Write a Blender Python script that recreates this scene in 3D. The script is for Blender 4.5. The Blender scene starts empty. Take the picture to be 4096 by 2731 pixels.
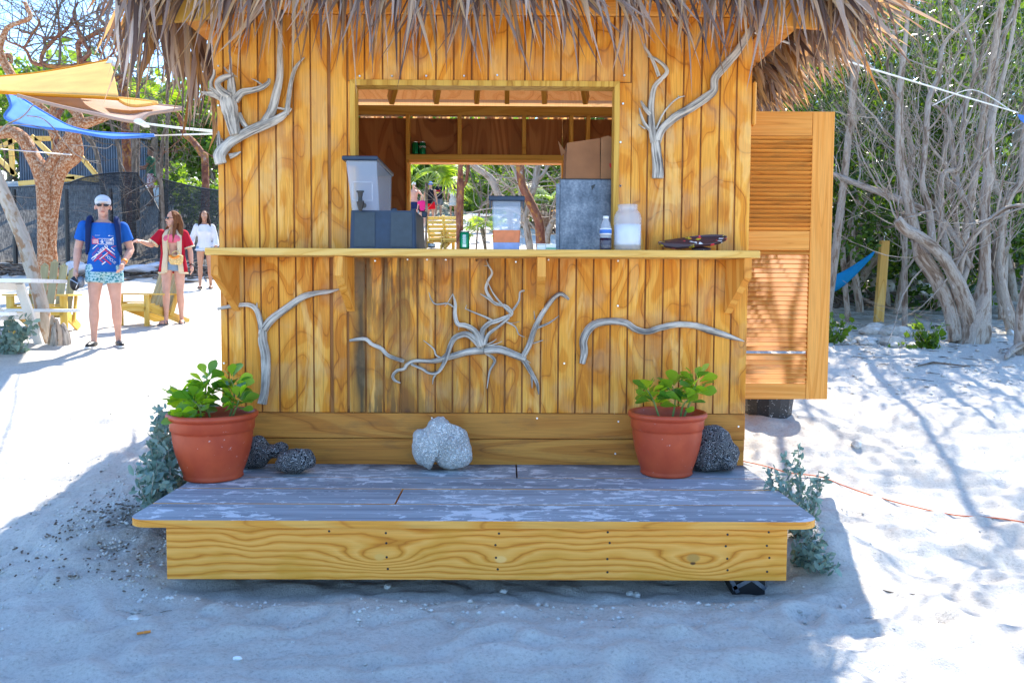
import bpy, math, random
import numpy as np
from mathutils import Vector, Matrix
from mathutils.bvhtree import BVHTree
random.seed(7); rng=np.random.default_rng(7)
S=bpy.context.scene; COL=S.collection
rad=math.radians; pi=math.pi
# ------------------------------------------------------------------ camera, world, sun, exposure
FPX=3352.; PX,PY=2048.,1365.5
c,s=math.cos,math.sin
def Rx(a): return np.array([[1,0,0],[0,c(a),-s(a)],[0,s(a),c(a)]])
def Rz(a): return np.array([[c(a),-s(a),0],[s(a),c(a),0],[0,0,1]])
CM=Rz(rad(-.44))@Rx(pi/2+rad(-3.34))@Rz(rad(.3)); CAM=np.array([0,0,1.6])
cam=bpy.data.objects.new('camera',bpy.data.cameras.new('camera')); COL.objects.link(cam)
cam.matrix_world=Matrix.Translation(CAM)@Matrix(CM.tolist()).to_4x4()
cam.data.sensor_width=36; cam.data.lens=36*FPX/4096; cam.data.clip_end=2000; S.camera=cam
W=bpy.data.worlds.new('World'); S.world=W; W.use_nodes=True
SUN_EL,SUN_AZ=rad(48.7),rad(15)
nt=W.node_tree; bg=nt.nodes['Background']; sky=nt.nodes.new('ShaderNodeTexSky'); sky.sky_type='NISHITA'
sky.sun_disc=False; sky.sun_elevation=SUN_EL; sky.sun_rotation=SUN_AZ; sky.air_density=1.0; sky.dust_density=.6; sky.ozone_density=1.5
tint=nt.nodes.new('ShaderNodeMixRGB'); tint.blend_type='MULTIPLY'; tint.inputs[0].default_value=1; tint.inputs[2].default_value=(.74,.95,1.14,1); nt.links.new(sky.outputs[0],tint.inputs[1]); nt.links.new(tint.outputs[0],bg.inputs[0]); bg.inputs[1].default_value=.15
sl=bpy.data.lights.new('sun','SUN'); sl.energy=4.2; sl.angle=rad(.55); sl.color=(1,.93,.82)
so=bpy.data.objects.new('sun',sl); COL.objects.link(so)
SD=Vector((c(SUN_EL)*s(SUN_AZ),c(SUN_EL)*c(SUN_AZ),s(SUN_EL))); so.rotation_euler=SD.to_track_quat('Z','Y').to_euler(); so.location=(3,12,20)
S.view_settings.view_transform='Standard'; S.view_settings.look='None'; S.view_settings.exposure=1.65; S.view_settings.gamma=1
S.cycles.max_bounces=7; S.cycles.transparent_max_bounces=8
try: S.cycles.use_denoising=True
except Exception: pass
# ------------------------------------------------------------------ measuring helpers
def ray(x,y): return CM@np.array([(x-PX)/FPX,-(y-PY)/FPX,-1.])
def P(x,y,Y): d=ray(x,y); return Vector(CAM+d*(Y/d[1]))
REG=dict(F=(0,0,1),A=(0,0,2.24),B=(0,650,1.96),C=(800,0,1.96),D=(2000,0,2.0909),E=(3000,0,1.96),W=(1300,500,2.6133),G=(1900,500,1.96),
 H=(3000,700,2.0903),I=(280,740,2.3067),J=(800,1000,1.96),K=(1900,1000,1.96),L=(500,1400,2.6133),M=(1400,1600,1.3835),N=(2400,1400,2.24),
 O=(0,1400,1.178),Q=(2800,1400,1.178),Z=(0,600,1.844),V=(1600,600,3.733),T=(500,0,2.24),U=(3300,1000,2.955))
def R(r,x,y): o=REG[r]; return o[0]+x/o[2],o[1]+y/o[2]
def RP(r,x,y,Y): return P(*R(r,x,y),Y)
def rr(r,w,Y): return w/REG[r][2]*Y/FPX
def vnoise(x,y,seed=0):
    x=np.asarray(x,float); y=np.asarray(y,float)
    xi=np.floor(x).astype(np.int64); yi=np.floor(y).astype(np.int64); fx=x-xi; fy=y-yi
    fx=fx*fx*(3-2*fx); fy=fy*fy*(3-2*fy)
    def h(a,b):
        n=(a*374761393+b*668265263+seed*974711)&0x7fffffff; n=((n^(n>>13))*1274126177)&0x7fffffff
        return ((n^(n>>16))&0xffff)/65535.
    return (h(xi,yi)*(1-fx)+h(xi+1,yi)*fx)*(1-fy)+(h(xi,yi+1)*(1-fx)+h(xi+1,yi+1)*fx)*fy-.5
PRY=[-400,-20,4.7,5.9,7,10.2,12.5,17.9,21,30,42,60,90,400]; PRZ=[0,0,0,.22,.5,.93,1.09,1.6,2.3,3.7,5.4,9,14,30]
def sm(a,b,x): t=np.clip((x-a)/(b-a),0,1); return t*t*(3-2*t)
def hbase(x,y):
    z=np.interp(y,PRY,PRZ)+1.7*sm(21,27,y)*sm(-3.5,-6,x)+.9*sm(15,20,y)*sm(2.5,4.5,x)
    z=z+.13*np.exp(-((x+2.35)**2/.35+(y-5.0)**2/.5))+.08*np.exp(-((x-1.95)**2/.1+(y-4.9)**2/.3))
    z=z-.02*sm(4.2,4.5,y)*sm(1.7,1.4,x)*sm(-1.9,-1.6,x)*sm(6,5.6,y)
    return z
def hfine(X,Y):
    near=sm(60,20,Y)*sm(-15,-10,X)*sm(15,10,X)*sm(0,1.5,Y)
    n=.05*vnoise(X*1.3,Y*1.6,1)+.022*vnoise(X*4,Y*5,2)+.017*vnoise(X*11,Y*13,3)+.015*vnoise(X*24,Y*27,4)*(.3+1.4*np.abs(vnoise(X*1.1,Y*1.4,9)))
    ridge=np.abs(vnoise(X*5+vnoise(X*3,Y*3,8)*2,Y*7,5))*.05
    return hbase(X,Y)+near*(n+ridge-.005)
def hgt(x,y): return float(hfine(x,y))
def G(x,y,ymin=2.5):
    d=ray(x,y); Y=ymin
    while Y<300:
        p=CAM+d*(Y/d[1])
        if p[2]<=float(hbase(p[0],p[1])): break
        Y*=1.004
    return Vector((p[0],p[1],hgt(p[0],p[1])))
def RG(r,x,y,ymin=2.5): return G(*R(r,x,y),ymin)
# ------------------------------------------------------------------ materials
class NT:
    def __init__(s,name,rough=.6,spec=.5):
        s.m=bpy.data.materials.new(name); s.m.use_nodes=True; s.t=s.m.node_tree; s.b=s.t.nodes['Principled BSDF']; s.out=s.t.nodes['Material Output']
        s.b.inputs['Roughness'].default_value=rough; s.b.inputs['Specular IOR Level'].default_value=spec
    def n(s,ty,**k):
        n=s.t.nodes.new('ShaderNode'+ty)
        for a,v in k.items():
            if a.startswith('i_'):
                key=a[2:]; key=int(key) if key.isdigit() else key.replace('_',' ')
                s.set(n.inputs[key],v)
            else: setattr(n,a,v)
        return n
    def set(s,inp,v):
        if hasattr(v,'is_output') : s.t.links.new(v,inp)
        else: inp.default_value=v
    def lk(s,o,i): s.t.links.new(o,i)
    def attr(s): return s.n('Attribute',attribute_name='grain').outputs['Vector']
    def obj(s): return s.n('TexCoord').outputs['Object']
    def geo(s): return s.n('NewGeometry').outputs['Position']
    def map(s,v,sc=(1,1,1),loc=(0,0,0)): return s.n('Mapping',i_Vector=v,i_Scale=sc,i_Location=loc).outputs[0]
    def noise(s,v,sc=5,det=4,ro=.5,dis=0): return s.n('TexNoise',i_Vector=v,i_Scale=sc,i_Detail=det,i_Roughness=ro,i_Distortion=dis).outputs[0]
    def vor(s,v,sc=5,rnd=1,feat='F1'): return s.n('TexVoronoi',feature=feat,i_Vector=v,i_Scale=sc,i_Randomness=rnd).outputs['Distance']
    def math(s,op,a,b=0,cl=False): return s.n('Math',operation=op,use_clamp=cl,i_0=a,i_1=b).outputs[0]
    def ramp(s,f,stops,mode='LINEAR'):
        n=s.n('ValToRGB',i_Fac=f); cr=n.color_ramp; cr.interpolation=mode
        while len(cr.elements)>1: cr.elements.remove(cr.elements[-1])
        for i,(p,col) in enumerate(stops):
            e=cr.elements[0] if i==0 else cr.elements.new(p)
            e.position=p; e.color=(tuple(col)+(1,))[:4] if hasattr(col,'__len__') else (col,col,col,1)
        return n.outputs[0]
    def mix(s,f,a,b,mode='MIX'):
        n=s.n('MixRGB',blend_type=mode); s.set(n.inputs[0],f)
        for i,v in ((1,a),(2,b)):
            if hasattr(v,'is_output'): s.lk(v,n.inputs[i])
            else: n.inputs[i].default_value=(tuple(v)+(1,))[:4]
        return n.outputs[0]
    def color(s,v): s.set(s.b.inputs['Base Color'],v if hasattr(v,'is_output') else (tuple(v)+(1,))[:4])
    def bump(s,h,st=.3,d=.01):
        n=s.n('Bump',i_Height=h,i_Strength=st,i_Distance=d); s.lk(n.outputs[0],s.b.inputs['Normal']); return n
    def sep(s,v): return s.n('SeparateXYZ',i_0=v).outputs
    def transl(s,col,f=.4):
        t=s.n('BsdfTranslucent'); s.set(t.inputs[0],col if hasattr(col,'is_output') else (tuple(col)+(1,))[:4])
        mx=s.n('MixShader',i_0=f); s.lk(s.b.outputs[0],mx.inputs[1]); s.lk(t.outputs[0],mx.inputs[2]); s.lk(mx.outputs[0],s.out.inputs[0])
def plain(name,col,rough=.6,metal=0,var=.12,sc=30,bump=.15,spec=.5):
    k=NT(name,rough,spec); k.b.inputs['Metallic'].default_value=metal
    n=k.noise(k.obj(),sc,4); lo=tuple(x*(1-var) for x in col); hi=tuple(min(1,x*(1+var)) for x in col)
    k.color(k.ramp(n,[(.3,lo),(.7,hi)])); k.bump(n,bump,.004); return k.m
def wood(name,light,mid,dark,rings=9,zs=.22,sc=3.5,knot=2.2,rough=.62,stain=0,fine=.25,off=True,mold=0):
    k=NT(name,rough,.3); g=k.attr()
    oi=k.n('ObjectInfo').outputs['Random']
    if off:
        cmb=k.n('CombineXYZ'); k.lk(k.math('MULTIPLY',oi,37.),cmb.inputs[0]); k.lk(k.math('MULTIPLY',oi,11.),cmb.inputs[2])
        va=k.n('VectorMath',operation='ADD'); k.lk(g,va.inputs[0]); k.lk(cmb.outputs[0],va.inputs[1]); gg=va.outputs[0]
    else: gg=g
    n=k.noise(k.map(gg,(1,1,zs)),sc,1.5,.45,.3)
    r=k.math('FRACT',k.math('MULTIPLY',n,rings))
    ring=k.ramp(r,[(0,dark),(.05,mid),(.32,mid),(.42,light),(.8,light),(.97,mid),(1,dark)])
    n2=k.noise(k.map(gg,(1.2,1.2,zs*1.5)),2.2,3)
    colr=k.mix(k.ramp(n2,[(.35,.0),(.65,.6)]),ring,tuple(mid))
    fg=k.noise(k.map(gg,(90,90,2.2)),1.6,4)
    colr=k.mix(fine,colr,k.ramp(fg,[(.3,(.45,.4,.36)),(.6,(1,1,1))]),'MULTIPLY')
    if knot:
        kv=k.noise(k.map(gg,(1,1,.7)),3,2); kvv=k.n('VectorMath',operation='ADD'); k.lk(k.map(gg,(1,1,.75)),kvv.inputs[0])
        kd=k.vor(k.map(gg,(1,1,.72)),knot); 
        colr=k.mix(k.ramp(kd,[(.045,.85),(.062,.15),(.075,.4),(.1,0)]),colr,(.13,.045,.01))
    colr=k.mix(.35,colr,k.ramp(oi,[(0,(.82,.8,.78)),(1,(1.1,1.08,1.02))]),'MULTIPLY')
    if mold:
        p=k.geo(); sp=k.sep(p)
        st=k.noise(k.map(p,(14,1,1.4)),1.3,5,.62)
        mask=k.math('MULTIPLY',k.ramp(k.math('ADD',k.math('MULTIPLY',sp[0],.25),.5),[(.22,0),(.245,.9),(.27,1),(.42,.55),(.56,.1),(.6,0)]),k.ramp(k.math('DIVIDE',sp[2],2.0),[(.37,1),(.47,.75),(.62,.5),(.82,.9),(.93,1),(.95,0)]))
        streak=k.ramp(k.math('ADD',k.math('ABSOLUTE',k.math('ADD',sp[0],1.0)),k.math('MULTIPLY',k.noise(k.map(p,(9,1,3)),1,4),.09)),[(.06,1),(.13,0)])
        streak=k.math('MULTIPLY',streak,k.ramp(k.math('DIVIDE',sp[2],2.0),[(.36,1),(.9,.9),(.94,0)]))
        f=k.math('MULTIPLY',mask,k.ramp(st,[(.39,0),(.53,1)]))
        am=k.ramp(k.noise(k.map(p,(5,1,.9)),1.5,5,.65,.6),[(.50,0),(.56,.45),(.7,.6)]); colr=k.mix(am,colr,(.66,.46,.28),'MULTIPLY')
        bl=k.ramp(k.noise(k.map(p,(4,1,.8),(3,0,7)),1.4,4,.6,.8),[(.56,0),(.62,.38)]); colr=k.mix(bl,colr,(.92,.58,.2))
        f=k.math('MAXIMUM',k.math('MULTIPLY',f,.85),k.math('MULTIPLY',streak,.93))
        colr=k.mix(f,colr,(.035,.032,.02))
        wt=k.ramp(k.noise(k.map(p,(2,1,2)),1.7,4),[(.5,0),(.62,.35)])
        colr=k.mix(wt,colr,(.36,.19,.06),'MULTIPLY') if 0 else k.mix(k.math('MULTIPLY',wt,.7),colr,(.5,.36,.2))
    if stain:
        st=k.noise(k.map(gg,(3,3,1)),3,5,.65); colr=k.mix(k.math('MULTIPLY',k.ramp(st,[(.52,0),(.68,1)]),stain),colr,(.06,.05,.03))
    k.color(colr); k.bump(k.mix(.5,fg,r),.25,.002); return k.m
MT={}
MT['siding']=wood('siding_wood',(.90,.43,.065),(.74,.27,.018),(.38,.10,.005),rings=6,sc=3.6,zs=.42,knot=1.9,off=False,mold=1,fine=.5)
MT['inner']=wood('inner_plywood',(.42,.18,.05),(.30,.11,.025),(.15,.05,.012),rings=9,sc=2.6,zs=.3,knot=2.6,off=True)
MT['soffit']=wood('soffit_plywood',(.82,.40,.08),(.72,.28,.04),(.5,.16,.015),rings=7,knot=1.7)
MT['ceil']=wood('ceiling_plywood',(.80,.44,.16),(.74,.36,.11),(.55,.22,.05),rings=6,knot=2.4)
MT['pine']=wood('pine_timber',(.90,.47,.11),(.82,.34,.045),(.54,.16,.012),rings=14,sc=3.2,zs=.08,knot=1.1,fine=.35)
MT['counter']=wood('counter_timber',(.86,.56,.17),(.80,.46,.11),(.62,.29,.04),rings=14,sc=3.5,zs=.06,knot=.9,fine=.35)
MT['treated']=wood('treated_timber',(.70,.42,.08),(.58,.31,.045),(.38,.17,.02),rings=12,zs=.1,knot=1.3)
MT['base']=wood('baseboard_timber',(.64,.28,.05),(.50,.18,.025),(.25,.075,.008),rings=16,sc=3,zs=.07,knot=.8,stain=.3,fine=.4)
MT['door']=wood('door_timber',(.82,.38,.085),(.74,.30,.05),(.54,.18,.02),rings=16,sc=5,zs=.05,knot=0,fine=.35)
MT['slat']=wood('slat_timber',(.80,.37,.075),(.70,.28,.045),(.45,.15,.015),rings=10,sc=5,zs=.05,knot=0,stain=.35,fine=.35)
MT['chair']=wood('chair_timber',(.72,.52,.14),(.66,.42,.07),(.5,.27,.03),rings=8,zs=.1,knot=1.2)
MT['chairgrey']=wood('weathered_chair_timber',(.46,.42,.24),(.38,.34,.18),(.25,.2,.1),rings=8,zs=.1,knot=2)
MT['white']=plain('white_paint',(.82,.82,.8),.5,0,.03)
def mk_deck():
    k=NT('weathered_painted_deck',.7,.3); g=k.attr(); oi=k.n('ObjectInfo').outputs['Random']
    n=k.noise(k.map(g,(30,30,1.2)),2,5); r=k.noise(k.map(g,(8,8,.5)),2,2)
    base=k.ramp(k.mix(.5,n,r),[(.3,(.18,.19,.21)),(.5,(.34,.36,.38)),(.7,(.46,.48,.50))])
    base=k.mix(.3,base,k.ramp(oi,[(0,(.7,.7,.72)),(1,(1.15,1.12,1.1))]),'MULTIPLY')
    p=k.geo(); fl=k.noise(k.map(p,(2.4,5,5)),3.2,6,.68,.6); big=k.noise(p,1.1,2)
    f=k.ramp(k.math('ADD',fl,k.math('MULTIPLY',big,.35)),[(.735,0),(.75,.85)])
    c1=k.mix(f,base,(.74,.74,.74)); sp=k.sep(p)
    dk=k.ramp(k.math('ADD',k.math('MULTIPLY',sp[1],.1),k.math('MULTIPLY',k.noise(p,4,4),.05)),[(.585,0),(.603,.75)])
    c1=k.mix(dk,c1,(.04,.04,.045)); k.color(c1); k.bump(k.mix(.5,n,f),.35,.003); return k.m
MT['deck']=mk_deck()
def mk_sand():
    k=NT('coral_sand',.95,.15); p=k.geo(); sp=k.sep(p)
    n=k.noise(p,1.3,5,.6); n2=k.noise(p,52,6,.75); n3=k.noise(p,190,3,.6)
    col=k.ramp(n,[(.3,(.56,.52,.46)),(.7,(.68,.64,.575))])
    col=k.mix(.5,col,k.ramp(n2,[(.34,(.42,.39,.36)),(.47,(.9,.9,.9)),(.6,(1.06,1.06,1.06))]),'MULTIPLY')  # fine sand mottle, deepened to put the shade of small dimples into the colour
    sk=k.ramp(k.vor(p,26),[(.0,1),(.06,.8),(.09,0)]); sk=k.math('MULTIPLY',sk,k.ramp(k.noise(p,2.1,3),[(.5,0),(.62,1)]))
    col=k.mix(k.math('MULTIPLY',sk,.6),col,(.17,.13,.10))
    # soil and leaf litter beside the step and under the trees
    dd=k.n('VectorMath',operation='DISTANCE'); k.lk(k.map(p,(1,1,0)),dd.inputs[0]); dd.inputs[1].default_value=(-2.15,5.0,0)
    m1=k.ramp(k.math('ADD',dd.outputs['Value'],k.math('MULTIPLY',k.noise(p,3,5,.7),.8)),[(.55,.8),(1.0,0)])
    m2=k.math('MULTIPLY',k.ramp(k.math('MULTIPLY',sp[1],.05),[(.60,0),(.72,1)]),k.ramp(k.math('ADD',k.math('MULTIPLY',sp[0],.05),.5),[(.62,0),(.70,1)]))
    m4=k.math('MULTIPLY',k.ramp(k.math('MULTIPLY',sp[1],.02),[(.41,0),(.45,1)]),1)
    m=k.math('MAXIMUM',m1,k.math('MULTIPLY',k.math('MAXIMUM',m2,k.math('MULTIPLY',m4,.0)),k.ramp(k.noise(p,2.5,5,.7),[(.4,.2),(.55,.95)])),True)
    lit=k.ramp(k.noise(p,55,4,.7),[(.35,(.07,.05,.04)),(.5,(.2,.16,.12)),(.7,(.5,.44,.38))])
    col=k.mix(m,col,lit); k.color(col)
    k.bump(k.mix(.35,n2,n3),.9,.022); return k.m
MT['sand']=mk_sand()
def mk_thatch():
    k=NT('dry_palm_leaf',.6,.3); oi=k.n('ObjectInfo').outputs['Random']; g=k.attr(); sp=k.sep(g)
    r=k.math('FRACT',k.math('ADD',oi,sp[1])); st=k.noise(k.map(g,(160,0,3)),1.2,4)
    col=k.ramp(r,[(0,(.11,.08,.08)),(.2,(.27,.21,.19)),(.4,(.52,.45,.40)),(.6,(.66,.50,.30)),(.75,(.32,.19,.08)),(.88,(.20,.15,.14)),(1,(.80,.75,.70))])
    col=k.mix(.6,col,k.ramp(st,[(.3,(.5,.46,.44)),(.65,(1.1,1.05,1))]),'MULTIPLY'); k.color(col); k.bump(st,.3,.002)
    k.transl(k.mix(1,col,(1.15,.78,.36),'MULTIPLY'),.45); return k.m
MT['thatch']=mk_thatch()
def mk_drift(name='driftwood',lo=(.13,.115,.11),hi=(.62,.55,.47)):
    k=NT(name,.75,.25); g=k.attr(); st=k.noise(k.map(g,(34,34,2.2)),1.8,6,.62,.3); b=k.noise(g,6,3)
    col=k.ramp(k.mix(.3,st,b),[(.38,lo),(.46,tuple(x*.55 for x in hi)),(.55,hi),(.7,tuple(min(1,x*1.15) for x in hi))])
    kn=k.ramp(k.vor(k.map(g,(3,3,1)),5),[(.05,.7),(.09,0)]); col=k.mix(kn,col,(.3,.15,.04))
    k.color(col); k.bump(st,1.0,.012); return k.m
MT['drift']=mk_drift()
def mk_bark(name,stops,sx=8,sz=2.5,scale=1.5,bump=.6,spots=None):
    k=NT(name,.8,.2); g=k.attr(); n=k.noise(k.map(g,(sx,sx,sz)),scale,6,.68,.4)
    col=k.ramp(n,stops)
    if spots: col=k.mix(k.ramp(k.noise(k.map(g,(6,6,4)),1.7,3),[(.55,0),(.62,.8)]),col,spots)
    k.color(col); k.bump(n,bump,.02); return k.m
MT['gumbo']=mk_bark('peeling_red_bark',[(.3,(.10,.03,.012)),(.42,(.30,.10,.035)),(.52,(.40,.20,.10)),(.6,(.55,.40,.27)),(.72,(.34,.24,.17))],7,5,4.5,.9)
MT['pale']=mk_bark('pale_scarred_bark',[(.3,(.22,.10,.045)),(.4,(.45,.33,.22)),(.5,(.56,.47,.37)),(.7,(.42,.34,.26))],6,2,1.8,.7,(.35,.17,.07))
MT['grey']=mk_bark('grey_lichen_bark',[(.3,(.08,.05,.035)),(.43,(.25,.18,.13)),(.52,(.44,.38,.32)),(.6,(.30,.25,.21)),(.72,(.60,.57,.54))],10,2.2,1.4,.7)
MT['dark']=mk_bark('dark_twig_bark',[(.3,(.05,.035,.025)),(.5,(.16,.12,.09)),(.7,(.28,.24,.2))],10,3)
MT['redbark']=mk_bark('red_brown_bark',[(.3,(.06,.02,.015)),(.45,(.19,.065,.04)),(.6,(.27,.12,.07)),(.7,(.45,.40,.36))],6,3,1.6,.5,(.42,.2,.04))
def mk_leaf(name,a,b,t=.45,gl=.4,tc=None):
    k=NT(name,gl,.5); g=k.attr(); sp=k.sep(g); oi=k.n('ObjectInfo').outputs['Random']
    r=k.math('FRACT',k.math('ADD',k.math('MULTIPLY',oi,7.3),sp[2])); col=k.ramp(r,[(0,a),(.75,b),(1,tuple(x*1.3 for x in b))])
    k.color(col); k.transl(k.mix(1,col,tc or (2.6,2.2,.7),'MULTIPLY'),t); return k.m
MT['leaf']=mk_leaf('broad_green_leaf',(.045,.10,.015),(.11,.20,.02),.45,.4)
MT['leafdark']=mk_leaf('glossy_dark_leaf',(.018,.05,.010),(.075,.15,.016),.34,.25)
MT['pot_leaf']=mk_leaf('thick_glossy_leaf',(.06,.20,.03),(.30,.46,.03),.35,.3,(2.2,2.0,.4))
MT['silver']=mk_leaf('silver_green_leaf',(.14,.23,.21),(.24,.34,.30),.25,.6,(1.1,1.2,.8))
MT['palm']=mk_leaf('palm_frond_green',(.08,.17,.02),(.17,.26,.03),.5,.35)
MT['stem']=plain('green_stem',(.16,.22,.05),.6)
MT['terra']=None
def mk_terra():
    k=NT('terracotta_plastic',.48,.45); p=k.obj(); n=k.noise(p,7,4); n2=k.noise(p,60,3)
    col=k.ramp(n,[(.3,(.42,.05,.016)),(.7,(.56,.085,.026))]); sp=k.ramp(k.noise(k.map(p,(1,1,1.6)),26,3,.7),[(.69,0),(.72,.6)])
    k.color(k.mix(sp,col,(.8,.7,.65))); k.bump(n2,.12,.003); return k.m
MT['terra']=mk_terra()
def mk_coral(name,lo,hi,sc=30,patch=None):
    k=NT(name,.85,.2); p=k.obj(); d=k.noise(p,sc*.35,2,.5); 
    v=k.n('TexWave',wave_type='BANDS',i_Vector=p,i_Scale=sc*.55,i_Distortion=26.,i_Detail=1.2,i_Detail_Scale=1.6).outputs['Fac']
    col=k.ramp(v,[(.25,lo),(.6,hi)])
    if patch: col=k.mix(k.ramp(k.noise(p,5,4),[(.52,0),(.6,.75)]),col,patch,'MULTIPLY')
    k.color(col); k.bump(v,.9,.012); return k.m
MT['coral']=mk_coral('brain_coral_dark',(.025,.025,.03),(.34,.33,.33),36)
MT['coralw']=mk_coral('brain_coral_white',(.74,.72,.69),(.92,.90,.87),40,(.75,.75,.76))
def mk_rock():
    k=NT('limestone',.9,.2); p=k.obj(); n=k.noise(p,6,6,.65); k.color(k.ramp(n,[(.3,(.24,.2,.16)),(.42,(.5,.46,.4)),(.6,(.72,.69,.64))])); k.bump(n,.9,.04); return k.m
MT['rock']=mk_rock()
def mk_net():
    k=NT('black_shade_cloth',.8,.2); p=k.obj(); n=k.noise(k.map(p,(2,2,14)),3,6,.7); n2=k.noise(k.map(p,(30,30,3)),3,2)
    k.color(k.ramp(n,[(.35,(.012,.014,.018)),(.62,(.06,.065,.07)),(.75,(.2,.2,.2))]))
    tr=k.n('BsdfTransparent'); mx=k.n('MixShader',i_0=k.ramp(n2,[(.35,.04),(.7,.3)])); k.lk(k.b.outputs[0],mx.inputs[1]); k.lk(tr.outputs[0],mx.inputs[2]); k.lk(mx.outputs[0],k.out.inputs[0]); return k.m
MT['net']=mk_net()
def mk_cloth(name,col,t=.4,tc=None,sc=(60,60,60)):
    k=NT(name,.85,.1); p=k.obj(); n=k.noise(k.map(p,sc),3,3); n2=k.noise(p,2.5,4)
    cc=k.ramp(k.mix(.5,n,n2),[(.3,tuple(x*.78 for x in col)),(.7,tuple(min(1,x*1.1) for x in col))]); k.color(cc); k.bump(k.mix(.5,n,n2),.35,.01)
    if t: k.transl(tc or cc,t)
    return k.m
MT['sail_y']=mk_cloth('yellow_sail_cloth',(.93,.66,.26),.55); MT['sail_yh']=mk_cloth('orange_sail_hem',(.80,.36,.03),.3)
MT['sail_b']=mk_cloth('brown_shade_cloth',(.55,.40,.32),.35,sc=(120,20,120)); MT['sail_u']=mk_cloth('blue_sail_cloth',(.16,.38,.85),.5)
MT['rope']=plain('white_rope',(.75,.72,.66),.8)
def glassy(name,col,rough,tr,white=0):
    k=NT(name,rough,.5); k.b.inputs['Base Color'].default_value=col+(1,)
    t=k.n('BsdfTransparent'); t.inputs[0].default_value=(.95,.97,1,1); mx=k.n('MixShader',i_0=tr); k.lk(k.b.outputs[0],mx.inputs[1]); k.lk(t.outputs[0],mx.inputs[2]); k.lk(mx.outputs[0],k.out.inputs[0]); return k.m
MT['frost']=glassy('frosted_plastic',(.62,.74,.92),.25,.66); MT['clear']=glassy('clear_plastic',(.75,.78,.84),.12,.68)
MT['liquid']=plain('orange_drink',(.62,.16,.05),.2); MT['liquid2']=plain('pale_blue_base',(.25,.33,.6),.3); MT['cola']=plain('dark_drink',(.02,.012,.03),.1)
MT['navy']=plain('dark_navy_plastic',(.012,.028,.06),.45,0,.2,20,.1); MT['navyp']=plain('charcoal_panel',(.03,.045,.06),.5)
MT['black']=plain('black_plastic',(.012,.012,.014),.4); MT['powder']=plain('white_powder',(.75,.76,.8),.9)
MT['greencan']=plain('green_can',(.0,.20,.07),.25,.5,.08,10,.02); MT['metal']=plain('aluminium',(.7,.7,.72),.3,.9)
def mk_galv():
    k=NT('galvanised_steel',.42,.5); p=k.obj(); k.b.inputs['Metallic'].default_value=.75
    n=k.noise(k.map(p,(3,3,2)),2,6,.7); v=k.noise(p,60,2); k.color(k.ramp(k.mix(.25,n,v),[(.35,(.06,.075,.10)),(.5,(.15,.17,.21)),(.68,(.34,.36,.40))])); k.bump(v,.1,.002); return k.m
MT['galv']=mk_galv()
MT['card']=plain('cardboard',(.30,.125,.05),.8,0,.15,8,.2); MT['card2']=plain('cardboard_side',(.38,.18,.08),.8,0,.12,8,.2)
MT['red']=plain('red_mark',(.6,.02,.02),.6); MT['print_w']=plain('white_print',(.85,.85,.88),.6); MT['print_r']=plain('crimson_print',(.48,.03,.10),.6); MT['print_y']=plain('yellow_print',(.8,.62,.03),.6)
def mk_shed():
    k=NT('blue_grey_corrugated_sheet',.45,.5); p=k.obj(); n=k.noise(p,1.5,5,.6); k.color(k.ramp(n,[(.3,(.075,.11,.16)),(.7,(.16,.21,.27))])); return k.m
MT['shed']=mk_shed()
MT['paintrock']=None
def mk_paint():
    k=NT('painted_driftwood',.5,.5); p=k.obj(); n=k.n('TexVoronoi',i_Vector=k.map(p,(1,1,1.4)),i_Scale=38.); 
    col=k.ramp(k.sep(n.outputs['Color'])[0],[(0,(.05,.02,.03)),(.55,(.07,.025,.04)),(.6,(.7,.55,.02)),(.7,(.75,.04,.06)),(.82,(.85,.85,.8)),(.9,(.06,.02,.03))],'CONSTANT')
    k.color(k.mix(k.ramp(k.noise(p,9,3),[(.45,0),(.52,1)]),(.05,.022,.032),col)); return k.m
MT['paintrock']=mk_paint()
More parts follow.
